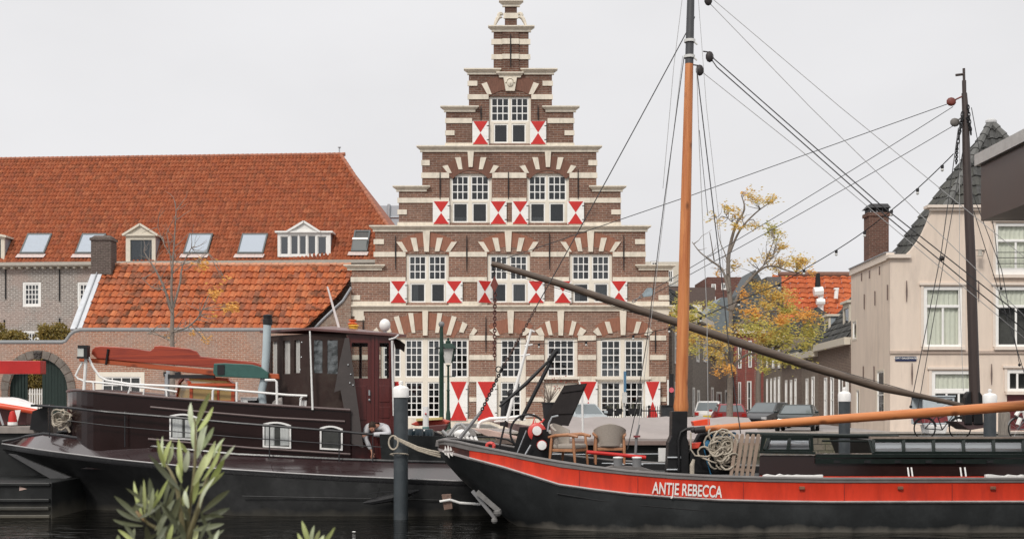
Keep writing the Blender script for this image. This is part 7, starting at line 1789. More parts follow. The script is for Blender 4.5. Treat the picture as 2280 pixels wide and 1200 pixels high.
# ---- anchor and pontoon fittings at the stem
an = thing('anchor', P(1090, 1130, 26.2), 'grey folding anchor hanging under the bow of the red banded barge', 'anchor')
m = MB(); m.beam(P(1052,1092,26.3), P(1104,1155,26.2), 0.07, 0.07); m.build('shank', GREYR, an); m = MB(); m.beam(P(1062,1094,26.15), P(1112,1138,26.05), 0.04, 0.10); m.ball(P(1108,1140,26.1), 0.09, 8); m.ball(P(1101,1158,26.15), 0.07, 8); m.build('fluke', mat('anchor_grey', (0.17,0.165,0.16), 0.6, var=0.3), an)
pf_ = thing('bow_outrigger', P(1020, 1130, 28.9), 'brown box on a short white pipe low beside the stem of the barge', 'fitting')
m = MB(); m.extr(pathpx([(983,1101),(1004,1100),(1008,1132),(989,1135)], 28.6), (0,0.2,0)); m.build('box', mat('box_brown', (0.22,0.14,0.11), 0.7, var=0.4, scale=8), pf_, bevel=0.01); m = MB(); m.tube(pathpx([(979,1116),(1002,1112),(1024,1119),(1070,1122)], 28.55), 0.03, 8); m.build('pipe', WPIPE, pf_)
# ---- deck gear at the bow
ZD = lambda p: Z(lerp_tab(yT,p), hy(p))-0.14
wn = thing('anchor_winch', P(1195, 1010, 27.6), 'black and red anchor winch with white ended drums on the bow deck', 'winch')
WB_ = mat('winch_black', (0.011,0.011,0.012), 0.4); WR = mat('winch_red', (0.62,0.07,0.06), 0.4, var=0.08)
Yw = 27.2
for d, o in ((0, [(1172,1018),(1190,958),(1218,955),(1235,990),(1222,1035)]), (0.75, [(1142,1008),(1157,950),(1185,950),(1200,1005)])):
    m = MB(); m.extr(pathpx(o, Yw+d), (0,0.06,0)); m.build('side_plate', WB_, wn)
m = MB(); c = P(1180,956,Yw+0.1); m.lathe([(0.16,0),(0.20,0.02),(0.20,0.62),(0.16,0.64)], P(1196,962,Yw+0.08), 20, axis='y'); m.build('drum_cover', WR, wn, smooth=True)
m = MB(); m.torus(P(1176,962,Yw+0.95), 0.40, 0.025, (0,1,0), 28, 6); m.build('hand_wheel', IRON, wn, smooth=True)
for x, y in ((1200,958),(1211,990)):
    m = MB(); c = P(x-5,y,Yw-0.05); m.lathe([(0.10,-0.3),(0.115,-0.2),(0.085,-0.1),(0.10,0.0)], c, 16, axis='y'); k = m.build('drum', WR, wn, smooth=True)
    m = MB(); m.lathe([(0.03,-0.33),(0.095,-0.325),(0.10,-0.302),(0.03,-0.30)], P(x-5,y,Yw-0.05), 16, axis='y'); m.build('white_end', WPIPE, k)
m = MB(); m.tube(pathpx([(1219,960),(1222,942),(1229,928),(1243,925)], Yw-0.25), 0.02, 6); m.build('crank', GALV, wn)
m = MB(); m.tube(pathpx([(1186,946),(1190,930),(1193,945),(1208,938),(1212,932)], Yw+0.3), 0.02, 6); m.build('pawl', WR, wn)
m = MB(); m.tube(pathpx([(1150,1012),(1172,958)], Yw-0.1), 0.012, 5); m.tube(pathpx([(1168,1014),(1182,990)], Yw-0.12), 0.02, 6); m.build('brace', GALV, wn)
simple('hatch_lid', 'open black hatch lid standing tilted behind the winch', 'hatch', lambda m: (m.extr(pathpx([(1256,858),(1306,853),(1264,948),(1208,942)], 28.6), (0.02,0.05,0)), m.extr(pathpx([(1255,866),(1300,860),(1296,868),(1251,874)], 28.57), (0,0.03,0)), m.extr(pathpx([(1232,914),(1278,912),(1275,920),(1228,922)], 28.57), (0,0.03,0))), mat('hatch_black', (0.022,0.018,0.018), 0.6, var=0.35, scale=3))
af = thing('sheer_legs', P(1135, 950, 29), 'pair of black steel legs meeting at a point behind the winch', 'mast support')
m = MB(); m.tube(pathpx([(1237,783),(1160,935)], 28.9), 0.045, 8); m.build('leg', IRON, af); m = MB(); m.tube(pathpx([(1230,795),(1170,855),(1112,905)], 28.95), [0.03,0.045,0.03], 8); m.build('leg', IRON, af); m = MB(); m.tube(pathpx([(1240,780),(1222,804)], 28.85), 0.06, 8); m.build('head', IRON, af)
simple('grey_stanchion', 'thin black pole leaning beside the winch on the bow deck', 'pole', lambda m: m.tube(pathpx([(1126,936),(1110,1002)], 27.3), 0.022, 6), IRON)
simple('red_fairlead', 'small red ring fitting on the gunwale between the rope and the red band', 'fairlead', lambda m: (m.torus(P(1092,993,26.9), 0.085, 0.035, (0.3,1,0), 14, 8, sy=0.8), pbox(m,1096,1101,985,998,26.85,0.08)), WR, smooth=True)
# armchairs
OAK = mat_wood('chair_oak', (0.42,0.20,0.10), (0.30,0.13,0.06), 'z', rough=0.5, coat=0.05, knots=False); FAB = mat('chair_fabric', (0.34,0.30,0.26), 0.95, var=0.12, scale=40, bump=0.4)
def armchair(label, loc, yaw, s=1.0):
    c = thing('armchair', (0,0,0), label, 'chair', 'beige armchairs on the foredeck')
    for sx in (-1, 1):
        for sy, h in ((-1, 0.64), (1, 0.60)):
            m = MB(); m.tube([(sx*0.31, sy*0.27*1.12, 0), (sx*0.31, sy*0.27, 0.35), (sx*0.30, sy*0.25, h)], [0.022,0.034,0.026], 8); m.build('leg', OAK, c, smooth=True)
        m = MB(); m.tube([(sx*0.32,-0.36,0.62),(sx*0.34,-0.15,0.66),(sx*0.33,0.15,0.64),(sx*0.29,0.33,0.60)], [0.03,0.038,0.034,0.025], 8); m.build('armrest', OAK, c, smooth=True)
    m = MB(); m.box(-0.29,0.29,-0.28,0.26,0.30,0.36); m.build('seat_frame', OAK, c, bevel=0.01)
    m = MB(); m.box(-0.28,0.28,-0.29,0.24,0.362,0.46); m.build('seat', FAB, c, bevel=0.03)
    m = MB(); n = 12; vs = []
    for i in range(n+1):
        a = -1.25+2.5*i/n; r = 0.31
        hz = 0.88-0.10*abs(a)**1.6
        for (rr, z) in ((r,0.40),(r+0.03,0.62),(r+0.07,hz),(r+0.02,hz+0.01),(r-0.03,0.62),(r-0.045,0.40)): vs.append((math.sin(a)*rr, 0.02+math.cos(a)*rr, z))
    m.add(vs, [(i*6+j, (i+1)*6+j, (i+1)*6+(j+1)%6, i*6+(j+1)%6) for i in range(n) for j in range(6)]+[tuple(range(6)), tuple(range(n*6, n*6+6))]); m.build('backrest', FAB, c, smooth=True)
    c.location = loc; c.rotation_euler = (0,0,yaw); c.scale = (s,)*3
armchair('beige armchair turned sideways beside the winch, its curved back to the left', (X(1266,27.1), 27.1, Z(1036,27.1)), R(62), 1.02)
armchair('second beige armchair seen from behind, right of the sideways chair', (X(1357,27.6), 27.6, Z(1032,27.6)), R(178), 1.0)
for x, lb in ((1376, 'left one of the two grey bollards with white tops on the gunwale'), (1418, 'right one of the two grey bollards with white tops on the gunwale')):
    b = thing('bollard', P(x, 1046, 26.0), lb, 'bollard', 'bollards on the gunwale')
    m = MB(); m.lathe([(0.115,0),(0.095,0.02),(0.092,0.22),(0.10,0.25)], P(x,1046,26.0), 16); m.build('post', GREYR, b, smooth=True); m = MB(); m.lathe([(0.03,0.252),(0.105,0.252),(0.10,0.27),(0.03,0.278)], P(x,1046,26.0), 16); m.build('cap', WPIPE, b); m = MB(); m.tube([P(x-14,1032,26.0),P(x+14,1034,26.0)], 0.015, 5); m.build('cross_pin', GALV, b)
m = MB(); m.extr(pathpx([(1340,1043),(1365,1037),(1430,1040),(1462,1050)], 25.9), (0,0.3,0)); m.build('bollard_plinth', GRL, antje)
simple('red_tube', 'sloping red tube lying in front of the second armchair', 'tube', lambda m: m.tube(pathpx([(1306,1006),(1345,1009),(1438,1018)], 26.9), 0.04, 8), REDP)
m = MB(); m.tube(pathpx([(1220,1011),(1310,1011),(1500,1010)], 29.3), 0.014, 5); m.tube(pathpx([(1340,1031),(1500,1032)], 29.3), 0.014, 5); m.build('far_rail', GALV, antje)
simple('white_notice_board', 'blank white board tied to the rail left of the black mast foot', 'board', lambda m: pbox(m,1466,1489,997,1027,28.0,0.03), WPIPE)
# ---- rope, tarp, grating behind the mast
simple('black_tarpaulin', 'black tarpaulin heap between the mast foot and the wooden slats', 'tarpaulin', lambda m: (m.extr(pathpx([(1530,1056),(1536,1010),(1550,985),(1560,965),(1580,958),(1608,957),(1622,966),(1632,990),(1636,1056)], 27.3), (0,0.5,0))), mat('tarp_black', (0.008,0.008,0.009), 0.7, bump=0.5, scale=8), bevel=0.05)
simple('blue_rope', 'bright blue rope and buoy on the black tarpaulin', 'rope', lambda m: (rope_pile(m, 1605, 968, 34, 10, 27.2, 6, 0.022, 8), m.ball(P(1575,990,27.15), 0.10, 10, sc=(0.9,0.8,1.1)), m.tube(pathpx([(1568,1000),(1575,1030),(1583,1056)], 27.2), 0.015, 5)), mat('rope_blue', (0.01,0.11,0.22), 0.6, var=0.3, scale=20), smooth=True)
simple('rope_coil', 'big tangled coil of pale rope hanging against the black tarpaulin', 'rope', lambda m: (rope_pile(m, 1612, 1004, 46, 50, 27.0, 26, 0.020, 5), m.tube(pathpx([(1538,962),(1538,1000),(1548,1014),(1575,1016),(1600,1003)], 27.0), 0.018, 6)), ROPE, smooth=True)
simple('red_plastic_can', 'small red container between the black mast foot and the blue buoy', 'container', lambda m: m.extr(pathpx([(1540,986),(1562,984),(1556,997),(1542,999)], 27.2), (0,0.2,0)), mat('can_red', (0.62,0.06,0.03), 0.4), bevel=0.01)
simple('orange_box_lid', 'bright orange red box on the street side behind the boom end', 'box', lambda m: m.extr(pathpx([(1543,938),(1580,932),(1581,946),(1546,948)], 38), (0,0.5,0)), mat('orange_red', (0.80,0.07,0.02), 0.5))
gr = thing('wooden_grating', P(1660, 1060, 27), 'grey weathered wooden slats leaning upright beside the rope coil', 'grating')
SL = mat('grey_slat', (0.33,0.245,0.19), 0.85, var=0.25, scale=6, stain=(0.16,0.13,0.11), stain_amt=0.5)
for i, x in enumerate((1640, 1652, 1664, 1676, 1688)):
    m = MB(); m.extr(pathpx([(x-16,1060),(x-9,1060),(x+5,970),(x+4,966),(x,965),(x-3,969)], 26.9+0.02*(i % 2)), (0,0.03,0)); m.build('slat', SL, gr)
m = MB(); m.extr(pathpx([(1622,1040),(1678,1044),(1677,1050),(1621,1046)], 26.94), (0,0.03,0)); m.build('cross_slat', SL, gr); m = MB(); m.extr(pathpx([(1634,985),(1692,986),(1691,991),(1633,990)], 26.94), (0,0.03,0)); m.build('cross_slat', SL, gr)
simple('white_fender_roll', 'narrow pale roll standing upright just right of the black mast foot', 'roll', lambda m: m.tube(pathpx([(1541,1056),(1541,1035),(1545,1022)], 26.9), [0.05,0.05,0.03], 8), ROPE)
# ---- deckhouse
DKB = mat('deckhouse_brown', (0.022,0.010,0.009), 0.13, var=0.15, scale=1.5, bump=0.02, spec=0.35)
DKG = mat('deckhouse_green', (0.010,0.016,0.014), 0.3, var=0.2)
dh = thing('deckhouse', P(2000, 1066, 27), 'low dark brown deckhouse with green framed slanting windows on the red banded barge', 'deckhouse')
Yd = 26.7
m = MB(); m.hexa([P(1688,1080,Yd), P(3080,1080,Yd), P(3080,1080,Yd+2.6), P(1688,1080,Yd+2.6)], [P(1692,1013,Yd+0.03), P(3080,1019,Yd+0.03), P(3080,1012,Yd+2.5), P(1692,1008,Yd+2.5)]); m.build('wall', DKB, dh, bevel=0.02)
m = MB(); m.beam(P(1690,1006,Yd-0.02), P(1815,1008,Yd-0.02), 0.06, 0.05); m.build('coaming', DKG, dh)
m = MB(); m.beam(P(1815,1026,Yd), P(3080,1028,Yd), 0.08, 0.10); m.beam(P(1815,1014,Yd+0.01), P(3080,1015,Yd+0.01), 0.10, 0.07); m.build('green_ledge', DKG, dh)
for i in range(6):
    x = 1862+i*68; m = MB(); m.box(X(x-7,Yd),X(x+7,Yd),Yd-0.06,Yd-0.0,Z(1030,Yd),Z(1024,Yd)); m.build('bracket', IRON, dh)
m = MB(); m.tube([P(1660,966,27.9), P(1800,969,27.9), P(2000,972,27.9)], 0.05, 8); m.tube([P(1830,981,27.9), P(1945,982,27.9)], 0.025, 6); m.build('top_rail', DKG, dh)
SKR = mat_glass('glass_sky_reflecting', (0.7,0.72,0.73), 0.6, 0.03)
def slant(x0, x1, y0, y1, Y, nx, parent, lean=0.25, bars=True, tl=0, tr=0):
    m = MB(); a, b, c, d = P(x0,y1,Y), P(x1,y1,Y), P(x1-tr,y0,Y+lean), P(x0+tl,y0,Y+lean)
    for k in range(nx+1):
        t = k/nx; p, q = a.lerp(b, t), d.lerp(c, t); m.beam(p, q, 0.07, 0.07)
    m.beam(a, b, 0.07, 0.07); m.beam(d, c, 0.07, 0.07); fr = m.build('window_frame', DKG, parent)
    m = MB(); m.add([a+Vector((0,0.01,0)), b+Vector((0,0.01,0)), c+Vector((0,0.01,0)), d+Vector((0,0.01,0))], [(0,1,2,3)]); m.build('pane', SKR, fr, fix=False)
    m = MB(); o = Vector((0,0.12,-0.02)); m.add([a+o, b+o, c+o, d+o], [(0,1,2,3)]); m.build('pale_sky_reflection', mat('pale_sky_reflection', (0.55,0.57,0.6), 0.7), fr, fix=False)  # added sheet behind the glass, pale to pass for the sky's reflection
slant(1703, 1806, 976, 1003, Yd+0.35, 2, dh, 0.25, tl=10, tr=2)
m = MB(); m.extr(pathpx([(1696,968),(1810,968),(1812,1004),(1806,1004),(1804,975),(1706,975),(1698,1003),(1692,1003)], Yd+0.32), (0,0.05,0)); m.build('skylight_end', DKG, dh)
slant(1945, 3080, 980, 1008, Yd+0.3, 17, dh, 0.3)
m = MB(); a, b = P(1936,974,Yd+0.72), P(3080,976,Yd+0.72); m.beam(a, b, 0.12, 0.05); m.build('roof_rim', mat('worn_wood_rim', (0.30,0.24,0.20), 0.7, var=0.3, scale=4), dh)
m = MB(); m.tube([P(1936,980,Yd+0.55), P(1945,1010,Yd+0.25)], 0.03, 6); m.build('corner_post', DKG, dh)
for x in (2021, 2029, 2138, 2148):
    m = MB(); m.beam(P(x,1040,Yd-0.03), P(x+3,1062,Yd-0.12), 0.03, 0.015); m.build('white_strut', WPIPE, dh)
m = MB(); m.extr(pathpx([(1692,1059),(1720,1060),(3080,1061),(3080,1072),(1692,1072)], Yd-0.35), (0,0.05,0)); m.build('inner_bulwark', REDH, antje)
def cloth(name, label, x0, x1, y0, y1, Y, matl):
    def f(m):
        n = 14
        top_ = [(x0+(x1-x0)*i/n, y0+random.uniform(-1.5,2.5)) for i in range(n+1)]
        m.extr(pathpx([(x0,y1)]+top_+[(x1,y1)], Y), (0,0.12,0))
    simple(name, label, 'cloth', f, matl, bevel=0.01)
cloth('white_sheet', 'crumpled white sheet lying along the gunwale beside the wooden slats', 1700, 1833, 1056, 1066, Yd-0.5, WPIPE)
cloth('white_cover', 'white cover lying on the gunwale near the right edge', 2196, 2300, 1057, 1064, Yd-0.5, WPIPE)
# mooring rope to the post
mr_ = thing('mooring_rope', P(930, 1005, 28), 'pale triple mooring rope sagging from the grey post to the barge bow', 'rope')
for k, dz in enumerate((0, 5, 10)):
    m = MB(); m.tube(pathpx([(878,972+dz*0.3),(900,982+dz*0.5),(930,995+dz*0.7),(955,1002+dz*0.8),(981,1007+dz)], 28.0), 0.022, 8); m.build('strand', ROPE, mr_, smooth=True)
m = MB(); m.torus(P(876,985,28.0), 0.11, 0.02, (0.25,1,0), 16, 6, sy=1.4); m.torus(P(889,1012,28.3), 0.2, 0.016, (0,0.2,1), 20, 6); m.build('loop', ROPE, mr_, smooth=True)
# ================================================================== MOORING POSTS
PG = mat('post_grey', (0.045,0.055,0.062), 0.5, var=0.15, scale=3, stain=(0.12,0.12,0.12), stain_amt=0.25)
def mpost(label, px, y_top, y_bot, w, Y, z0=-1.0):
    t = thing('mooring_post', (X(px,Y), Y, 0), label, 'mooring post', 'grey mooring posts with white caps')
    r = S(w/2, Y); zt = Z(y_top, Y)
    m = MB(); m.lathe([(r, z0-0), (r, zt-0.30)], (X(px,Y), Y, 0), 20); m.build('pile', PG, t, smooth=True)
    m = MB(); m.lathe([(r*0.9, zt-0.302),(r*1.13, zt-0.30),(r*1.13, zt-0.10),(r*0.9, zt-0.055),(r*0.25, zt-0.03),(r*0.22, zt+0.0),(r*0.32, zt+0.015),(r*0.3, zt+0.06),(r*0.1, zt+0.075)], (X(px,Y), Y, 0), 20); m.build('cap', WPIPE, t, smooth=True)
mpost('large grey mooring post with white cap in front of the houseboat', 892.5, 855, 1155, 32, 28.35)
mpost('grey mooring post with white cap between the parked cars and the bicycle', 1880, 868, 1100, 25, 33)
mpost('grey mooring post with white cap beside the foot of the dark mast', 2204, 872, 1100, 27, 33)
simple('wooden_pile', 'weathered wooden pile right of the mooring post by the dark mast', 'pile', lambda m: m.lathe([(0.22,-1),(0.2,Z(920,44)),(0.17,Z(917,44))], (X(2236,44),44,0), 14), mat('pile_wood', (0.20,0.175,0.15), 0.9, var=0.35, scale=5, stretch=(5,5,0.6)), smooth=True)
# ================================================================== DARK MAST BARGE at the far quay (right)
DY = 38.0
def zb(y): return Z(y, DY)
db = thing('dark_mast_barge', (X(2100,DY+3), DY+3, 0), 'moored barge at the right with a tall dark brown mast and a wooden edged deck', 'boat')
m = MB(); m.hexa([(X(1960,DY),DY+0.4,-0.5),(22,DY+0.4,-0.5),(22,DY+5.5,-0.5),(X(1960,DY)+0.6,DY+5.5,-0.5)], [(X(1955,DY),DY,zb(981)),(22,DY,zb(981)),(22,DY+6,zb(981)),(X(1955,DY),DY+6,zb(981))]); m.build('hull', mat_hull('barge_black', (0.016,0.017,0.016)), db)
m = MB(); m.box(X(1955,DY)-0.05, 22, DY-0.08, DY+0.25, zb(981)+0.002, zb(972)); m.build('wooden_edge', mat('worn_wood_rim', (0.30,0.24,0.20), 0.7, var=0.3, scale=4), db)
MD = mat_wood('dark_mast_wood', (0.050,0.032,0.027), (0.030,0.020,0.018), 'z', rough=0.5, coat=0.1, knots=False)
m = MB(); m.tube(pathpx([(2171,900),(2168,800),(2161,560),(2152,360),(2149,240),(2147,208)], DY), [S(r,DY) for r in (12,11.5,10.5,9,7,6)], 14); m.build('mast', MD, db, smooth=True)
m = MB(); m.tube(pathpx([(2147,208),(2146.5,180)], DY), S(4.6,DY), 12); m.tube(pathpx([(2146.5,180),(2146,153)], DY), S(3,DY), 10); m.tube(pathpx([(2145,166),(2128,168)], DY), 0.04, 6); m.build('mast_head', MD, db)
m = MB(); m.extr(pathpx([(2148,945),(2150,885),(2155,873),(2162,870),(2166,945)], DY-0.15), (0,0.3,0)); m.extr(pathpx([(2168,945),(2170,872),(2182,871),(2188,880),(2190,945)], DY-0.15), (0,0.3,0)); m.build('mast_case', mat('tabernacle_black', (0.01,)*3, 0.45), db, bevel=0.03)
m = MB(); m.extr(pathpx([(2130,938),(2192,940),(2192,952),(2160,957)], DY-0.1), (0,1.2,0)); m.build('hatch', mat('hatch_purple', (0.075,0.045,0.045), 0.4), db)
# derrick boom
GBM = mat_wood('derrick_wood', (0.12,0.085,0.062), (0.065,0.047,0.036), 'x', rough=0.5, coat=0.0, knots=False)
der = simple('derrick_boom', 'long brown wooden derrick boom slanting down from the gable windows to the dark mast', 'boom', lambda m: m.tube(pathpx([(1094,587),(1110,591),(1250,633),(1400,683),(1600,748),(1800,814),(1960,863),(2060,884),(2155,905)], DY), [S(r,DY) for r in (5.5,6.8,7.8,8.6,9.6,9.8,8.8,6,5)], 14), GBM, smooth=True)
hk = thing('cargo_hook', P(1101, 700, DY), 'rusty chain and diamond shaped red pulley hanging from the tip of the derrick boom', 'chain')
m = MB(); m.extr(pathpx([(1101,614),(1109,633),(1101,652),(1092,634)], DY-0.08), (0,0.16,0)); m.build('pulley', mat('pulley_red', (0.16,0.035,0.025), 0.6, var=0.4, scale=6), hk)
m = MB(); chain(m, P(1101,596,DY), P(1101,616,DY), 4, 0.015, 0.03); m.build('top_link', IRON, hk)
m = MB(); chain(m, P(1102,652,DY), P(1101,800,DY), 22, 0.020, 0.045); m.build('chain', mat('chain_red_rust', (0.10,0.035,0.028), 0.7, var=0.3), hk)
pu = thing('pale_pulley', P(1440, 655, DY), 'pale blue grey double pulley shackled to the middle of the derrick boom', 'pulley')
m = MB(); m.extr(pathpx([(1430,655),(1441,641),(1451,640),(1455,652),(1450,659),(1433,661)], DY-0.06), (0,0.12,0)); m.build('block', mat('pale_blue_iron', (0.28,0.34,0.37), 0.5, var=0.3, scale=8), pu)
m = MB(); chain(m, P(1409,672,DY), P(1431,658,DY), 3, 0.015, 0.035); m.build('shackle', GREYR, pu)
def dline(pts, r=0.012, mt=WIRE, name='rope', Y=DY, Y2=None): return line(name, db, pts, Y, r, mt, Y2=Y2)
dline([(2110,232),(1540,435),(1105,583)], 0.012); dline([(2122,238),(1452,646)], 0.011); dline([(2122,281),(1455,655)], 0.011)
dline([(2134,285),(2096,560),(2028,903)], 0.014); dline([(2150,300),(2100,590),(2044,908)], 0.012); dline([(2163,240),(2215,520),(2228,640)], 0.012); dline([(2165,430),(2230,600),(2270,810)], 0.012); dline([(2168,470),(2240,700),(2290,860)], 0.012)
dline([(2137,300),(2136,640),(2145,870)], 0.008, WIREL); dline([(1388,690),(1640,760),(2060,880)], 0.010); dline([(1104,600),(1340,672),(1390,692)], 0.008)
for x, y, mt in ((2118,227,MATS['pulley_red']), (2126,273,mat('pulley_grey', (0.13,0.12,0.11), 0.7, var=0.3))):
    m = MB(); m.ball(P(x,y,DY), 0.15, 8, sc=(1,0.5,0.9)); m.tube([P(x,y,DY), P(2143,y-12,DY)], 0.025, 5); m.build('pulley_block', mt, db, smooth=True)
m = MB()
for a, b in (((2143,250),(2131,330)),((2143,262),(2136,300)),((2155,235),(2162,300)),((2131,330),(2129,365)),((2153,262),(2161,290))): chain(m, P(*a,DY-0.1), P(*b,DY-0.1), 8, 0.018, 0.035)
m.build('stay_chain', IRON, db)
for x, y in ((2028,905),(2045,910),(2270,812),(2229,642)):
    m = MB(); m.ball(P(x,y,DY), 0.05, 6); m.build('turnbuckle', IRON, db)
# festoon cable
fs = thing('festoon_cable', P(1700, 640, 40), 'black festoon cable with small bulbs running from the dark mast to the gable', 'cable')
pts = [(2123,343),(2098,368),(2043,420),(1985,468),(1925,515),(1862,557),(1790,600),(1735,632),(1645,670),(1560,706),(1490,730),(1410,746),(1305,760),(1200,765),(1095,763)]
cp = [P(x, y, DY+0.02*(2123-x)) for x, y in pts]
m = MB(); m.tube(smooth_path(cp, 3), 0.016, 5); m.build('cable', IRON, fs, smooth=True)
for p in cp[1:-1]:
    m = MB(); m.lathe([(0.05,0),(0.05,-0.09),(0.035,-0.11)], p, 8); k = m.build('bulb_socket', IRON, fs); m = MB(); m.ball(p+Vector((0,0,-0.15)), 0.05, 8); m.build('bulb', mat('clear_bulb', (0.6,0.6,0.57), 0.15), k, smooth=True)
bicycle('bicycle', 'dark bicycle with fenders leaning parallel to the quay under the orange boom', (X(2098,DY+1.3), DY+1.3, zb(981)), R(0), IRON)
bicycle('bicycle', 'bicycle with pale handlebar grips cut by the right edge of the picture', (X(2300,DY+1.0), DY+1.0, zb(981)), R(15), mat('bike_grey', (0.2,0.2,0.21), 0.4))
simple('red_chest', 'long low red chest standing behind the bicycle', 'chest', lambda m: m.extr(pathpx([(2048,927),(2110,926),(2112,940),(2052,942)], DY+2.5), (0,0.8,0)), mat('chest_red', (0.20,0.035,0.04), 0.5, var=0.3), bevel=0.02)
simple('white_trough', 'white and teal painted tub behind the bicycle wheels', 'tub', lambda m: m.extr(pathpx([(2066,946),(2112,946),(2106,966),(2070,966)], DY+2.2), (0,0.8,0)), WPIPE, bevel=0.03)
cbx = thing('wheelhouse_window', P(2080,900,46), 'pale blue framed cabin top below the lower end of the derrick boom', 'cabin')
m = MB(); Yc = 46; cells_wall(m, [(X(2056,Yc),X(2125,Yc),Z(945,Yc),Z(883,Yc))], [(X(2086,Yc),X(2103,Yc),Z(898,Yc),Z(887,Yc)),(X(2107,Yc),X(2121,Yc),Z(898,Yc),Z(888,Yc))], lambda u,w,d:(u,Yc+d,w), 0.1)
m.box(X(2054,Yc),X(2127,Yc),Yc-0.05,Yc+1.5,Z(883,Yc)+0.002,Z(880,Yc)); m.box(X(2056,Yc),X(2125,Yc),Yc+1.3,Yc+1.4,Z(945,Yc),Z(883,Yc)); m.build('wall', mat('pale_cabin', (0.50,0.55,0.58), 0.5), cbx); m = MB(); m.box(X(2084,Yc),X(2122,Yc),Yc+0.06,Yc+0.08,Z(899,Yc),Z(886,Yc)); m.build('pane', CGL, cbx)
simple('white_tyre_rack', 'white plastic fender and pale gear at the right edge behind the wooden pile', 'fender', lambda m: (m.tube(pathpx([(2262,925),(2270,914),(2280,916),(2284,930)], DY+0.5), 0.07, 8), m.tube(pathpx([(2266,945),(2272,930)], DY+0.5), 0.07, 8)), WPIPE, smooth=True)
# ================================================================== TARPAULIN BARGE (middle)
tbz = 41.0
tb_ = thing('covered_barge', (X(1400,tbz+2), tbz+2, 0), 'moored barge covered with a taupe tarpaulin behind the two armchairs', 'boat')
m = MB(); m.hexa([(X(1240,tbz),tbz+0.3,-0.5),(X(1620,tbz),tbz+0.3,-0.5),(X(1620,tbz),tbz+4.6,-0.5),(X(1240,tbz),tbz+4.6,-0.5)], [(X(1225,tbz),tbz,Z(988,tbz)),(X(1640,tbz),tbz,Z(988,tbz)),(X(1640,tbz),tbz+5,Z(988,tbz)),(X(1225,tbz),tbz+5,Z(988,tbz))]); m.build('hull', MATS['barge_black'], tb_)
TAU = mat('taupe_cover', (0.33,0.29,0.275), 0.7, var=0.08, scale=2, bump=0.2, stain=(0.28,0.24,0.22), stain_amt=0.4)
m = MB(); a = [P(1270,985,tbz-0.1), P(1520,985,tbz-0.1), P(1700,985,tbz-0.1)]; 
n = 16; vs = []
for i in range(n+1):
    t = i/n; x = X(1255,tbz)+(X(1700,tbz)-X(1255,tbz))*t; w = 0.015*math.sin(i*2.3)
    for (yy, zz) in ((tbz-0.12, Z(988,tbz)), (tbz-0.12, Z(976,tbz)+w), (tbz-0.05, Z(973,tbz)+w), (tbz+2.6, Z(973,tbz)+0.62+w*2), (tbz+5.0, Z(973,tbz)+0.05)): vs.append((x, yy, zz))
m.add(vs, [(i*5+j, (i+1)*5+j, (i+1)*5+j+1, i*5+j+1) for i in range(n) for j in range(4)]); m.build('tarpaulin', TAU, tb_, fix=False, smooth=True)
m = MB(); m.box(X(1255,tbz), X(1640,tbz), tbz-0.16, tbz-0.121, Z(990,tbz), Z(981,tbz)); m.build('edge_board', mat('brown_edge', (0.22,0.16,0.14), 0.7, var=0.2), tb_)
simple('grey_plank', 'long grey plank lying across the tarpaulin toward the black mast foot', 'plank', lambda m: m.beam(P(1408,942,43.5), P(1500,968,41.5), 0.25, 0.08), mat('plank_grey', (0.24,0.215,0.19), 0.85, var=0.3))
simple('white_pole', 'thin white pole standing between the raised hatch and the second armchair', 'pole', lambda m: m.tube(pathpx([(1296,876),(1298,972)], 40), 0.035, 6), WPIPE)
sth = simple('shroud_foot', 'dark turnbuckle with a small red ring standing on the deck left of the mast', 'turnbuckle', lambda m: (m.tube(pathpx([(1424,945),(1417,972),(1415,1010)], 27.2), [0.015,0.03,0.03], 6)), GREYR)
simple('red_ring', 'small dark red ring on the turnbuckle left of the mast', 'ring', lambda m: m.lathe([(0.03,-0.02),(0.075,-0.02),(0.075,0.02),(0.03,0.02)], P(1418,971,27.2), 10), mat('chest_red', (0.2,0.03,0.03), 0.5))
# ================================================================== WORK BARGE with clutter (left of middle)
WBY = 36.0
wb2 = thing('work_barge', (X(1080,WBY+2), WBY+2, 0), 'low dark work barge loaded with pipes, boards and covers behind the barge bow', 'boat')
m = MB(); m.hexa([(X(880,WBY),WBY+0.3,-0.5),(X(1260,WBY),WBY+0.3,-0.5),(X(1250,WBY),WBY+4.6,-0.5),(X(880,WBY),WBY+4.6,-0.5)], [(X(870,WBY),WBY,Z(992,WBY)),(X(1275,WBY),WBY,Z(992,WBY)),(X(1265,WBY),WBY+5,Z(992,WBY)),(X(870,WBY),WBY+5,Z(992,WBY))]); m.build('hull', MATS['barge_black'], wb2)
m = MB(); m.tube(pathpx([(990,972),(1040,971),(1100,973),(1130,978),(1150,990)], WBY-0.1), 0.03, 6); m.build('black_rail', IRON, wb2)
def slab(name, label, cat, o, Y, d, matl, th=None): return simple(name, label, cat, lambda m: m.extr(pathpx(o, Y), (0, d, 0)), matl, bevel=0.01)
PINK = mat('pinkish_board', (0.50,0.36,0.31), 0.7, var=0.15, scale=4); GRB = mat('grey_board', (0.27,0.255,0.24), 0.8, var=0.3, scale=4); PB = mat('purple_brown_lid', (0.17,0.12,0.115), 0.45, var=0.1)
slab('pink_board', 'pinkish flat board lying among the clutter of the work barge', 'board', [(1055,955),(1085,956),(1150,972),(1200,984),(1120,982),(1078,968)], WBY+1.0, 0.8, PINK)
slab('deck_cover', 'broad purple brown hatch cover sloping down toward the winch', 'hatch', [(1090,938),(1105,937),(1180,948),(1210,962),(1208,972),(1160,962)], WBY+2.0, 0.6, PB)
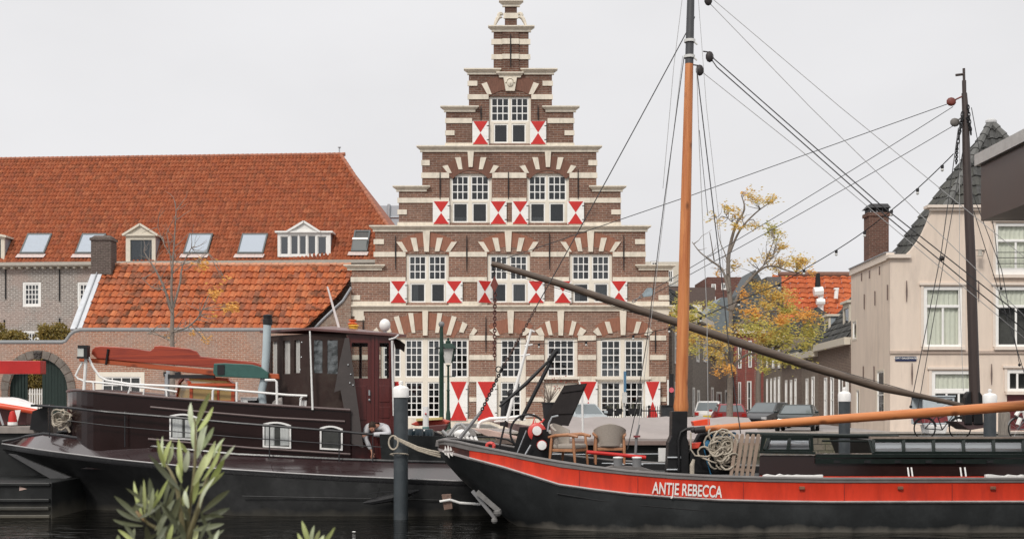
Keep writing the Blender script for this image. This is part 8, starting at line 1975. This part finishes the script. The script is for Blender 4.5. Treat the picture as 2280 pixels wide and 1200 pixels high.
slab('grey_board', 'long grey board lying behind the pinkish board', 'board', [(1020,942),(1090,945),(1110,953),(1040,952),(1010,950)], WBY+3.0, 0.8, GRB)
slab('grey_bundle', 'crumpled grey cover below the slanting steel pole', 'cover', [(985,975),(995,958),(1020,948),(1045,950),(1060,966),(1062,978)], WBY+0.8, 0.7, GRB)
slab('brown_box', 'dull brown box under the pinkish board beside the winch', 'box', [(1100,986),(1108,974),(1180,980),(1186,992)], WBY+0.2, 0.9, mat('dull_brown', (0.16,0.12,0.10), 0.7, var=0.3))
simple('bent_white_rail', 'bent white pipe rail running from the shutters to the winch', 'rail', lambda m: (m.tube(pathpx([(1066,944),(1072,938),(1090,932),(1130,930),(1190,924)], WBY+1.5), 0.05, 8), m.tube(pathpx([(1066,944),(1064,952)], WBY+1.5), 0.05, 6), m.tube(pathpx([(1100,938),(1170,934)], WBY+1.5), 0.03, 6)), WPIPE, smooth=True)
simple('curved_grey_pipe', 'curved grey steel pipe arching up behind the barge bow', 'pipe', lambda m: (m.tube(pathpx([(1000,968),(1008,956),(1016,945),(1026,943),(1036,952),(1040,966)], WBY), 0.045, 8), m.tube(pathpx([(1006,970),(1014,958),(1022,950)], WBY-0.2), 0.03, 8), m.tube(pathpx([(984,958),(996,970)], WBY-0.1), 0.05, 8)), mat('pale_steel', (0.36,0.36,0.36), 0.45), smooth=True)
simple('white_ribbed_drum', 'white ribbed bundle lying just above the barge bow', 'bundle', lambda m: (m.ball(P(1028,966,WBY-0.2), 0.2, 10, sc=(1.2,0.8,0.7)), [m.tube([P(1012+i*9,972,WBY-0.3), P(1018+i*9,984,WBY-0.35)], 0.045, 6) for i in range(6)]), WPIPE, smooth=True)
lad = thing('white_mast_pole', P(1155, 935, WBY+1.5), 'slanting white mast with short crossbars in front of the middle ground floor window', 'pole')
m = MB(); m.tube(pathpx([(1128,938),(1156,835),(1183,733)], WBY+1.5), [0.055,0.05,0.035], 8); m.build('pole', WPIPE, lad)
for a, b in (((1168,770),(1186,767)),((1160,792),(1180,789)),((1180,735),(1190,738))):
    m = MB(); m.tube([P(*a,WBY+1.5), P(*b,WBY+1.5)], 0.03, 6); m.build('crossbar', WPIPE, lad)
for i, x in enumerate((925, 948)):
    tag(simple('dark_barrel', '', '', lambda m: m.lathe([(0.2,0),(0.24,0.1),(0.24,0.5),(0.2,0.58),(0.05,0.6)], P(x,1000,WBY-0.3+i*0.3), 14), mat('barrel_teal', (0.008,0.022,0.030), 0.2, var=0.3), smooth=True), ['dark glossy barrel right behind the large mooring post','second dark glossy barrel, under the white and teal post'][i], 'barrel', 'dark barrels beside the mooring post')
slab('black_drum_cover', 'black sheet draped around the barrels right of the large mooring post', 'sheet', [(908,1010),(912,962),(925,954),(960,957),(985,968),(992,1010)], WBY+0.5, 0.5, BLACK)
rb = thing('red_dinghy', P(955, 942, WBY+3), 'red and maroon upturned dinghy with a yellow rim behind the large mooring post', 'boat')
m = MB(); m.extr(pathpx([(914,944),(930,936),(985,934),(1000,938),(994,946),(925,948)], WBY+3), (0,1.2,0)); m.build('hull', mat('dinghy_red', (0.42,0.05,0.03), 0.5), rb, bevel=0.03); m = MB(); m.beam(P(928,934,WBY+3), P(985,931,WBY+3), 0.5, 0.07); m.build('yellow_rim', mat('pale_yellow', (0.58,0.47,0.20), 0.6), rb)
m = MB(); m.extr(pathpx([(945,948),(996,944),(990,958),(950,962)], WBY+2.6), (0,1.2,0)); m.build('maroon_side', mat('maroon', (0.10,0.03,0.03), 0.5), rb, bevel=0.02)
wpst = thing('white_post', P(948, 968, WBY+0.9), 'short white post with teal foot and a red dot at its top', 'post')
m = MB(); m.tube([P(948,950,WBY+0.9), P(948,905,WBY+0.9)], 0.085, 12); m.build('white_part', WPIPE, wpst); m = MB(); m.tube([P(948,966,WBY+0.9), P(948,950,WBY+0.9)], 0.10, 12); m.build('teal_foot', mat('teal', (0.03,0.17,0.16), 0.5), wpst); m = MB(); m.ball(P(948,921,WBY+0.78), 0.03, 8); m.build('red_dot', REDP, wpst)
mn = simple('deck_crane', 'small black hand crane in front of the middle ground floor window', 'crane', lambda m: (m.tube(pathpx([(1122,948),(1124,905),(1135,885),(1140,872)], WBY+2), [0.12,0.12,0.07,0.1], 8), m.tube(pathpx([(1140,872),(1128,890),(1113,896)], WBY+2), 0.04, 6), m.ball(P(1139,876,WBY+2), 0.14, 8)), IRON, smooth=True)
# ================================================================== LEFT EDGE
lb = thing('black_barge', (X(0,28), 28, 0), 'black steel barge end with heavy ledges at the lower left edge', 'boat')
Yb = 28.6
BBL = mat_hull('edge_black', (0.014,0.015,0.015), scum=(0.20,0.18,0.14), zs=0.35)
m = MB(); m.box(X(-300,Yb), X(116,Yb), Yb, Yb+4, -0.6, Z(1074,Yb)); m.build('hull', BBL, lb, bevel=0.03)
for y, pr in ((1112,0.10),(1130,0.14),(1148,0.08),(1077,0.06)):
    m = MB(); m.box(X(-300,Yb), X(113,Yb), Yb-pr, Yb-0.001, Z(y+5,Yb), Z(y-3,Yb)); m.build('ledge', BBL, lb, bevel=0.02)
m = MB(); m.box(X(-300,31.4), X(112,31.4), 31.4, 36, -0.5, Z(964,31.4)); m.build('after_hull', BBL, lb)
m = MB(); m.box(X(-300,31.4), X(112,31.4), 31.3, 36, Z(964,31.4)+0.002, Z(950,31.4)); m.build('deck', mat('grey_brown_deck', (0.25,0.22,0.20), 0.7, var=0.15), lb)
simple('small_paper', 'small pale wedge stuck on the black barge below the houseboat bow', 'wedge', lambda m: m.extr(pathpx([(43,1082),(60,1088),(43,1092)], Yb-0.01), (0,0.008,0)), PINK)
simple('red_beam', 'broad red painted beam end entering from the left edge before the arched gateway', 'beam', lambda m: m.box(X(-200,33), X(90,33), 33, 33.4, Z(832,33), Z(803,33)), mat('beam_red', (0.42,0.012,0.010), 0.4, var=0.15, scale=2), bevel=0.01)
dg = thing('covered_dinghy', P(20, 915, 33), 'dinghy with white cover and orange red rim at the left edge', 'boat')
m = MB(); vs = []
for i in range(13):
    px = -80+13.5*i; yt = 884+max(0,(px-30))**1.5*0.045; yb = 897+ (px+80)*0.13
    vs += [P(px,yb,32.6), P(px,(yt+yb)/2-3,32.8), P(px,yt,33.6), P(px,yt+2,35)]
m.add(vs, [(i*4+j,(i+1)*4+j,(i+1)*4+j+1,i*4+j+1) for i in range(12) for j in range(3)]); m.build('cover', WPIPE, dg, fix=False, smooth=True)
m = MB(); m.tube(pathpx([(-80,893),(0,903),(50,911),(84,917)], 32.55), 0.075, 10); m.build('rim', mat('rim_orange_red', (0.62,0.08,0.03), 0.4), dg, smooth=True)
m = MB(); m.extr(pathpx([(-80,900),(0,908),(60,916),(58,945),(-80,945)], 32.9), (0,1.5,0)); m.build('hull', mat('maroon', (0.1,0.03,0.03), 0.5), dg)
cn_ = thing('red_white_buoy', P(28,945,32), 'small red and white spar buoy standing under the orange red rim', 'buoy')
m = MB(); m.lathe([(0.1,0.08),(0.1,0.2),(0.06,0.34),(0.02,0.36)], P(28,946,32), 12); m.build('red_body', REDP, cn_, smooth=True); m = MB(); m.lathe([(0.12,0),(0.12,0.078),(0.1,0.078)], P(28,946,32), 12); m.build('white_base', WPIPE, cn_)
simple('pennant', 'white triangular pennant hanging point down beside the spar buoy', 'pennant', lambda m: m.extr(pathpx([(33,913),(46,912),(39,938)], 32.3), (0,0.02,0)), WPIPE)
simple('rigging_rod', 'thin grey rod leaning at the left edge under the dinghy rim', 'rod', lambda m: m.tube(pathpx([(-4,915),(7,946)], 32.2), 0.03, 6), GALV)
wf = simple('floating_leaf', 'tiny pale thing floating on the dark water below the mooring post', 'litter', lambda m: m.ball((X(788,25.6),25.6,0.01), 0.03, 8, sc=(1.3,1,0.4)), WPIPE, smooth=True)
# ================================================================== PERSON
def skin_mesh(name, verts, edges, radii, matl, parent, sub=2, base=(0, 0, 0), root=0):
    me = bpy.data.meshes.new(name); me.from_pydata([tuple(Vector(v)-Vector(base)) for v in verts], edges, [])
    o = bpy.data.objects.new(name, me); scene.collection.objects.link(o)
    sk = o.modifiers.new('skin', 'SKIN'); sk.use_smooth_shade = True
    if not me.skin_vertices: me.skin_vertices.new(name='')
    for i, r in enumerate(radii):
        rr = r if isinstance(r, tuple) else (r, r)
        me.skin_vertices[0].data[i].radius = rr; me.skin_vertices[0].data[i].use_root = (i == root)
    s = o.modifiers.new('sub', 'SUBSURF'); s.levels = sub; s.render_levels = sub
    me.materials.append(matl)
    o.parent = parent
    return o
PYb = 30.15
base = P(838, 1040, PYb+0.3); base.z = 1.0
pe = thing('person', base, 'person in a pale grey sweater bent over the houseboat rail, head down', 'person')
SKIN = mat('skin', (0.50,0.25,0.17), 0.55, var=0.06, bump=0.02); SWE = mat('grey_sweater', (0.52,0.52,0.54), 0.9, var=0.06, scale=30, bump=0.3); TRO = mat('dark_trousers', (0.015,0.016,0.02), 0.85); HAIR = mat('dark_hair', (0.035,0.02,0.013), 0.7, var=0.3, scale=30)
pel = P(848, 965, PYb+0.55); chest = P(843, 951, PYb+0.12); neck = P(835, 948, PYb-0.08); head = P(829, 950, PYb-0.25)
shL, shR = P(818, 948, PYb-0.02), P(858, 951, PYb+0.02)
elL, haL = P(812, 975, PYb-0.12), P(828, 1005, PYb-0.18)      # hanging arm
elR, haR = P(866, 967, PYb-0.30), P(822, 967, PYb-0.42)       # arm folded on the rail
hipL, hipR = P(836, 972, PYb+0.58), P(862, 972, PYb+0.58)
kL, kR = P(834, 1010, PYb+0.5), P(862, 1010, PYb+0.5); fL, fR = P(834, 1046, PYb+0.55), P(862, 1046, PYb+0.55)
V = [pel, chest, neck, head, shL, elL, haL, shR, elR, haR, hipL, kL, fL, hipR, kR, fR]
E = [(0,1),(1,2),(2,3),(1,4),(4,5),(5,6),(1,7),(7,8),(8,9),(0,10),(10,11),(11,12),(0,13),(13,14),(14,15)]
rd = [0.12,0.13,0.055,0.07,0.05,0.04,0.026,0.05,0.04,0.026,0.07,0.05,0.035,0.07,0.05,0.035]
# hands: palm, four fingers and a thumb on each wrist
for wi, d, sp in ((6, Vector((0.15,-0.25,-1)).normalized(), Vector((1,0.1,0.1)).normalized()), (9, Vector((-1,-0.1,-0.08)).normalized(), Vector((0,-0.25,1)).normalized())):
    w = V[wi]; pi = len(V); V.append(w+d*0.065); E.append((wi, pi)); rd.append((0.034,0.018))
    for k in range(4):
        a = len(V); l = (0.062,0.072,0.068,0.052)[k]; o = sp*(k-1.5)*0.021
        V += [w+d*0.095+o, w+d*(0.095+l*0.55)+o*1.1+Vector((0,-0.008,-0.004)), w+d*(0.095+l)+o*1.15+Vector((0,0.004,-0.012))]
        E += [(pi, a), (a, a+1), (a+1, a+2)]; rd += [0.010, 0.0095, 0.008]
    a = len(V); V += [w+d*0.05+sp*0.04, w+d*0.085+sp*0.058]; E += [(pi, a), (a, a+1)]; rd += [0.011, 0.009]
skin_mesh('body', V, E, rd, SKIN, pe, 1, base)
m = MB(); hc = head+Vector((0,-0.02,0.0)); m.ball(hc, 0.098, 16, sc=(0.82,1.0,1.15)); 
fd_ = Vector((0.35,-0.75,-0.55)).normalized(); sd = fd_.cross(Vector((0,0,1))).normalized(); up_ = sd.cross(fd_)
m.ball(hc+fd_*0.055-up_*0.035, 0.06, 12, sc=(0.95,0.9,0.9)); m.tube([hc+fd_*0.085+up_*0.02, hc+fd_*0.125-up_*0.012, hc+fd_*0.10-up_*0.02], [0.010,0.016,0.010], 8)
for s in (-1,1): m.ball(hc+sd*s*0.084-fd_*0.01, 0.022, 8, sc=(0.5,1,1.3))
m.build('head', SKIN, pe, smooth=True, sub=1)
m = MB()
for s in (-1,1): m.ball(hc+fd_*0.094+sd*s*0.03+up_*0.012, 0.011, 8)
m.tube([hc+fd_*0.106-up_*0.05+sd*0.02, hc+fd_*0.110-up_*0.052, hc+fd_*0.106-up_*0.05-sd*0.02], 0.005, 6)
m.build('face_detail', mat('face_dark', (0.06,0.03,0.025), 0.5), pe)
m = MB(); m.ball(hc+up_*0.022-fd_*0.018, 0.104, 16, sc=(0.84,1.0,1.08)); m.build('hair', HAIR, pe, smooth=True)
Vs = [pel+Vector((0,0,0.0)), chest, neck+Vector((0,0.04,0.0)), shL, elL, V[6]+(elL-V[6])*0.12, shR, elR, V[9]+(elR-V[9])*0.14]
skin_mesh('sweater', Vs, [(0,1),(1,2),(1,3),(3,4),(4,5),(1,6),(6,7),(7,8)], [(0.175,0.15),(0.215,0.17),0.09,0.105,0.072,0.048,0.11,0.085,0.052], SWE, pe, 2, base)
skin_mesh('trousers', [pel, hipL, kL, fL, hipR, kR, fR], [(0,1),(1,2),(2,3),(0,4),(4,5),(5,6)], [0.14,0.10,0.075,0.055,0.10,0.075,0.055], TRO, pe, 2, base)
for s, f in (('l', fL), ('r', fR)):
    m = MB(); m.ball(f+Vector((0,-0.06,-0.02)), 0.07, 10, sc=(0.65,1.7,0.6)); m.build('shoe', BLACK, pe, smooth=True)
# ================================================================== FOREGROUND PLANTS on the near bank
LFG = mat_leaf('leaf_olive', [(0.36,0.42,0.13),(0.50,0.56,0.22),(0.30,0.36,0.11),(0.60,0.64,0.34),(0.44,0.50,0.18),(0.20,0.23,0.09)], rough=0.45, transl=0.25)
LFS = mat_leaf('leaf_silver', [(0.50,0.56,0.40),(0.62,0.66,0.50),(0.42,0.50,0.28),(0.58,0.64,0.38)], rough=0.45, transl=0.2)
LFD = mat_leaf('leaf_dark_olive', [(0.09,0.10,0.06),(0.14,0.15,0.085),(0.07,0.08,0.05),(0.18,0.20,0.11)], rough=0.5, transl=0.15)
def blade(m, a, b, w, bend=0.1, seed=0):
    """one lanceolate leaf with a folded midrib, from a to b"""
    a = Vector(a); b = Vector(b); d = b-a; L = d.length; dn = d.normalized()
    vw = Vector((random.gauss(0,0.35), -1, random.gauss(0,0.3))).normalized(); s = dn.cross(vw).normalized(); up = s.cross(dn).normalized()
    n = 7; uv = (random.randint(0,400)+0.5, random.randint(0,400)+0.5); base = len(m.v); sg = random.choice((-1,1))
    for i in range(n+1):
        t = i/n; c = a+d*t+up*math.sin(t*math.pi)*bend*L*sg; ww = w*math.sin(math.pi*min(1,t*0.93+0.05))**0.75*(1 if t < 0.98 else 0.05)
        m.v += [tuple(c-s*ww*0.5+up*ww*0.16), tuple(c), tuple(c+s*ww*0.5+up*ww*0.16)]
    for i in range(n):
        q = base+3*i
        m.f += [(q,q+1,q+4,q+3),(q+1,q+2,q+5,q+4)]; m.m += [0,0]; m.uv += [uv, uv]
def plant(label, Y, stems, leaves, name='oleander_shrub'):
    x0, y0 = stems[0][0]
    t = thing(name, (X(x0,Y), Y, 0.95), label, 'shrub', None)
    m = MB()
    for st in stems:
        pts = smooth_path([P(x, y, Y+random.uniform(-0.05,0.05)) for x, y in st], 3); k = len(pts)
        m.tube(pts, [0.010-0.007*i/(k-1) for i in range(k)], 7)
    m.build('stems', mat('olive_stem', (0.16,0.14,0.07), 0.7), t, smooth=True)
    cl = {}
    for (xa, ya, xb, yb, w, mt) in leaves:
        q = cl.setdefault(mt.name, (MB(), mt))[0]
        if q.uv is None: q.uv = []
        ya_ = Y+random.uniform(-0.12,0.12)
        blade(q, P(xa,ya,ya_), P(xb,yb,ya_+random.uniform(-0.07,0.05)), S(w*0.52,Y))
    for k, (q, mt) in cl.items(): q.build('leaves', mt, t, fix=False, smooth=True)
    return t
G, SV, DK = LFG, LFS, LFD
lv = [(430,960,425,895,24,SV),(436,950,468,872,22,G),(432,1000,436,930,26,SV),(440,960,475,905,24,G),(445,1010,462,945,30,SV),(450,1000,476,950,20,SV),(437,1020,452,940,30,SV),
      (420,1010,402,985,18,G),(405,1060,398,975,22,G),(412,1050,420,1000,26,SV),(440,1060,480,980,30,G),(450,1070,494,985,26,G),(475,1020,500,975,16,SV),(490,1030,524,990,14,SV),(460,1090,500,1020,26,G),(430,1080,458,1010,28,G),
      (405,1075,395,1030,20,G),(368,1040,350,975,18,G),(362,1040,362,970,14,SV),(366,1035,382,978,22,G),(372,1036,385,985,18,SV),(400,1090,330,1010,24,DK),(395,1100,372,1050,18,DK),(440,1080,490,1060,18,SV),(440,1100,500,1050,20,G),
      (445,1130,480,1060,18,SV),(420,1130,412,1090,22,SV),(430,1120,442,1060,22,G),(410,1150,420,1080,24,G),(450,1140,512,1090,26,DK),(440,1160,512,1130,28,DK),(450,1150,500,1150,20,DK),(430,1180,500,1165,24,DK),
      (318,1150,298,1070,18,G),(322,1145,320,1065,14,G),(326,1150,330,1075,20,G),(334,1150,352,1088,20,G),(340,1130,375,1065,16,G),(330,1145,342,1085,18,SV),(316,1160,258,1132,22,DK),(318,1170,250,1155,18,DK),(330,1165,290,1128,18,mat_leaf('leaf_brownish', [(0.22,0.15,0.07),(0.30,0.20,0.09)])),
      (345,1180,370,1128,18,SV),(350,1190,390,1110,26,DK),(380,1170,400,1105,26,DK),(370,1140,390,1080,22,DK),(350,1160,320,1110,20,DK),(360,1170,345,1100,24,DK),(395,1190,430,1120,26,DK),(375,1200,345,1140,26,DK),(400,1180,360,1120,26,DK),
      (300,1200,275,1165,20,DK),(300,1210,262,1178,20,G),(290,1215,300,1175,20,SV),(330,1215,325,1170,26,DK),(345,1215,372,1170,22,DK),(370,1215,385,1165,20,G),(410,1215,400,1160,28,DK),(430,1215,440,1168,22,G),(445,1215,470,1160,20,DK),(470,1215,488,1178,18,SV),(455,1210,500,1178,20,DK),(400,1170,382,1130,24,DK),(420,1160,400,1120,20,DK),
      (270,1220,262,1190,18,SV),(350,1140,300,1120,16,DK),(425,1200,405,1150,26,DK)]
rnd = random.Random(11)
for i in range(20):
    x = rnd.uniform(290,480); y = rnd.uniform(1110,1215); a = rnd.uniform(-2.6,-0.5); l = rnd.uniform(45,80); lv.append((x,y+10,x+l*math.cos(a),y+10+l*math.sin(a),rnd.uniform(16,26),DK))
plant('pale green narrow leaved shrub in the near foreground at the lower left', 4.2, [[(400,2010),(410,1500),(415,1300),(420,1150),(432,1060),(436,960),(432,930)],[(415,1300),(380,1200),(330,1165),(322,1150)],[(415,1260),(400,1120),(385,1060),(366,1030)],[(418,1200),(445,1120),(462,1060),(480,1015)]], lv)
lv2 = [(690,1215,672,1158,22,G),(695,1215,700,1168,20,SV),(700,1218,712,1180,18,G),(705,1220,746,1172,20,G),(700,1222,722,1190,20,SV),(680,1220,662,1185,18,G)]
plant('small tuft of pale green leaves at the bottom edge, below the houseboat', 4.2, [[(700,2010),(698,1400),(696,1215)]], lv2)
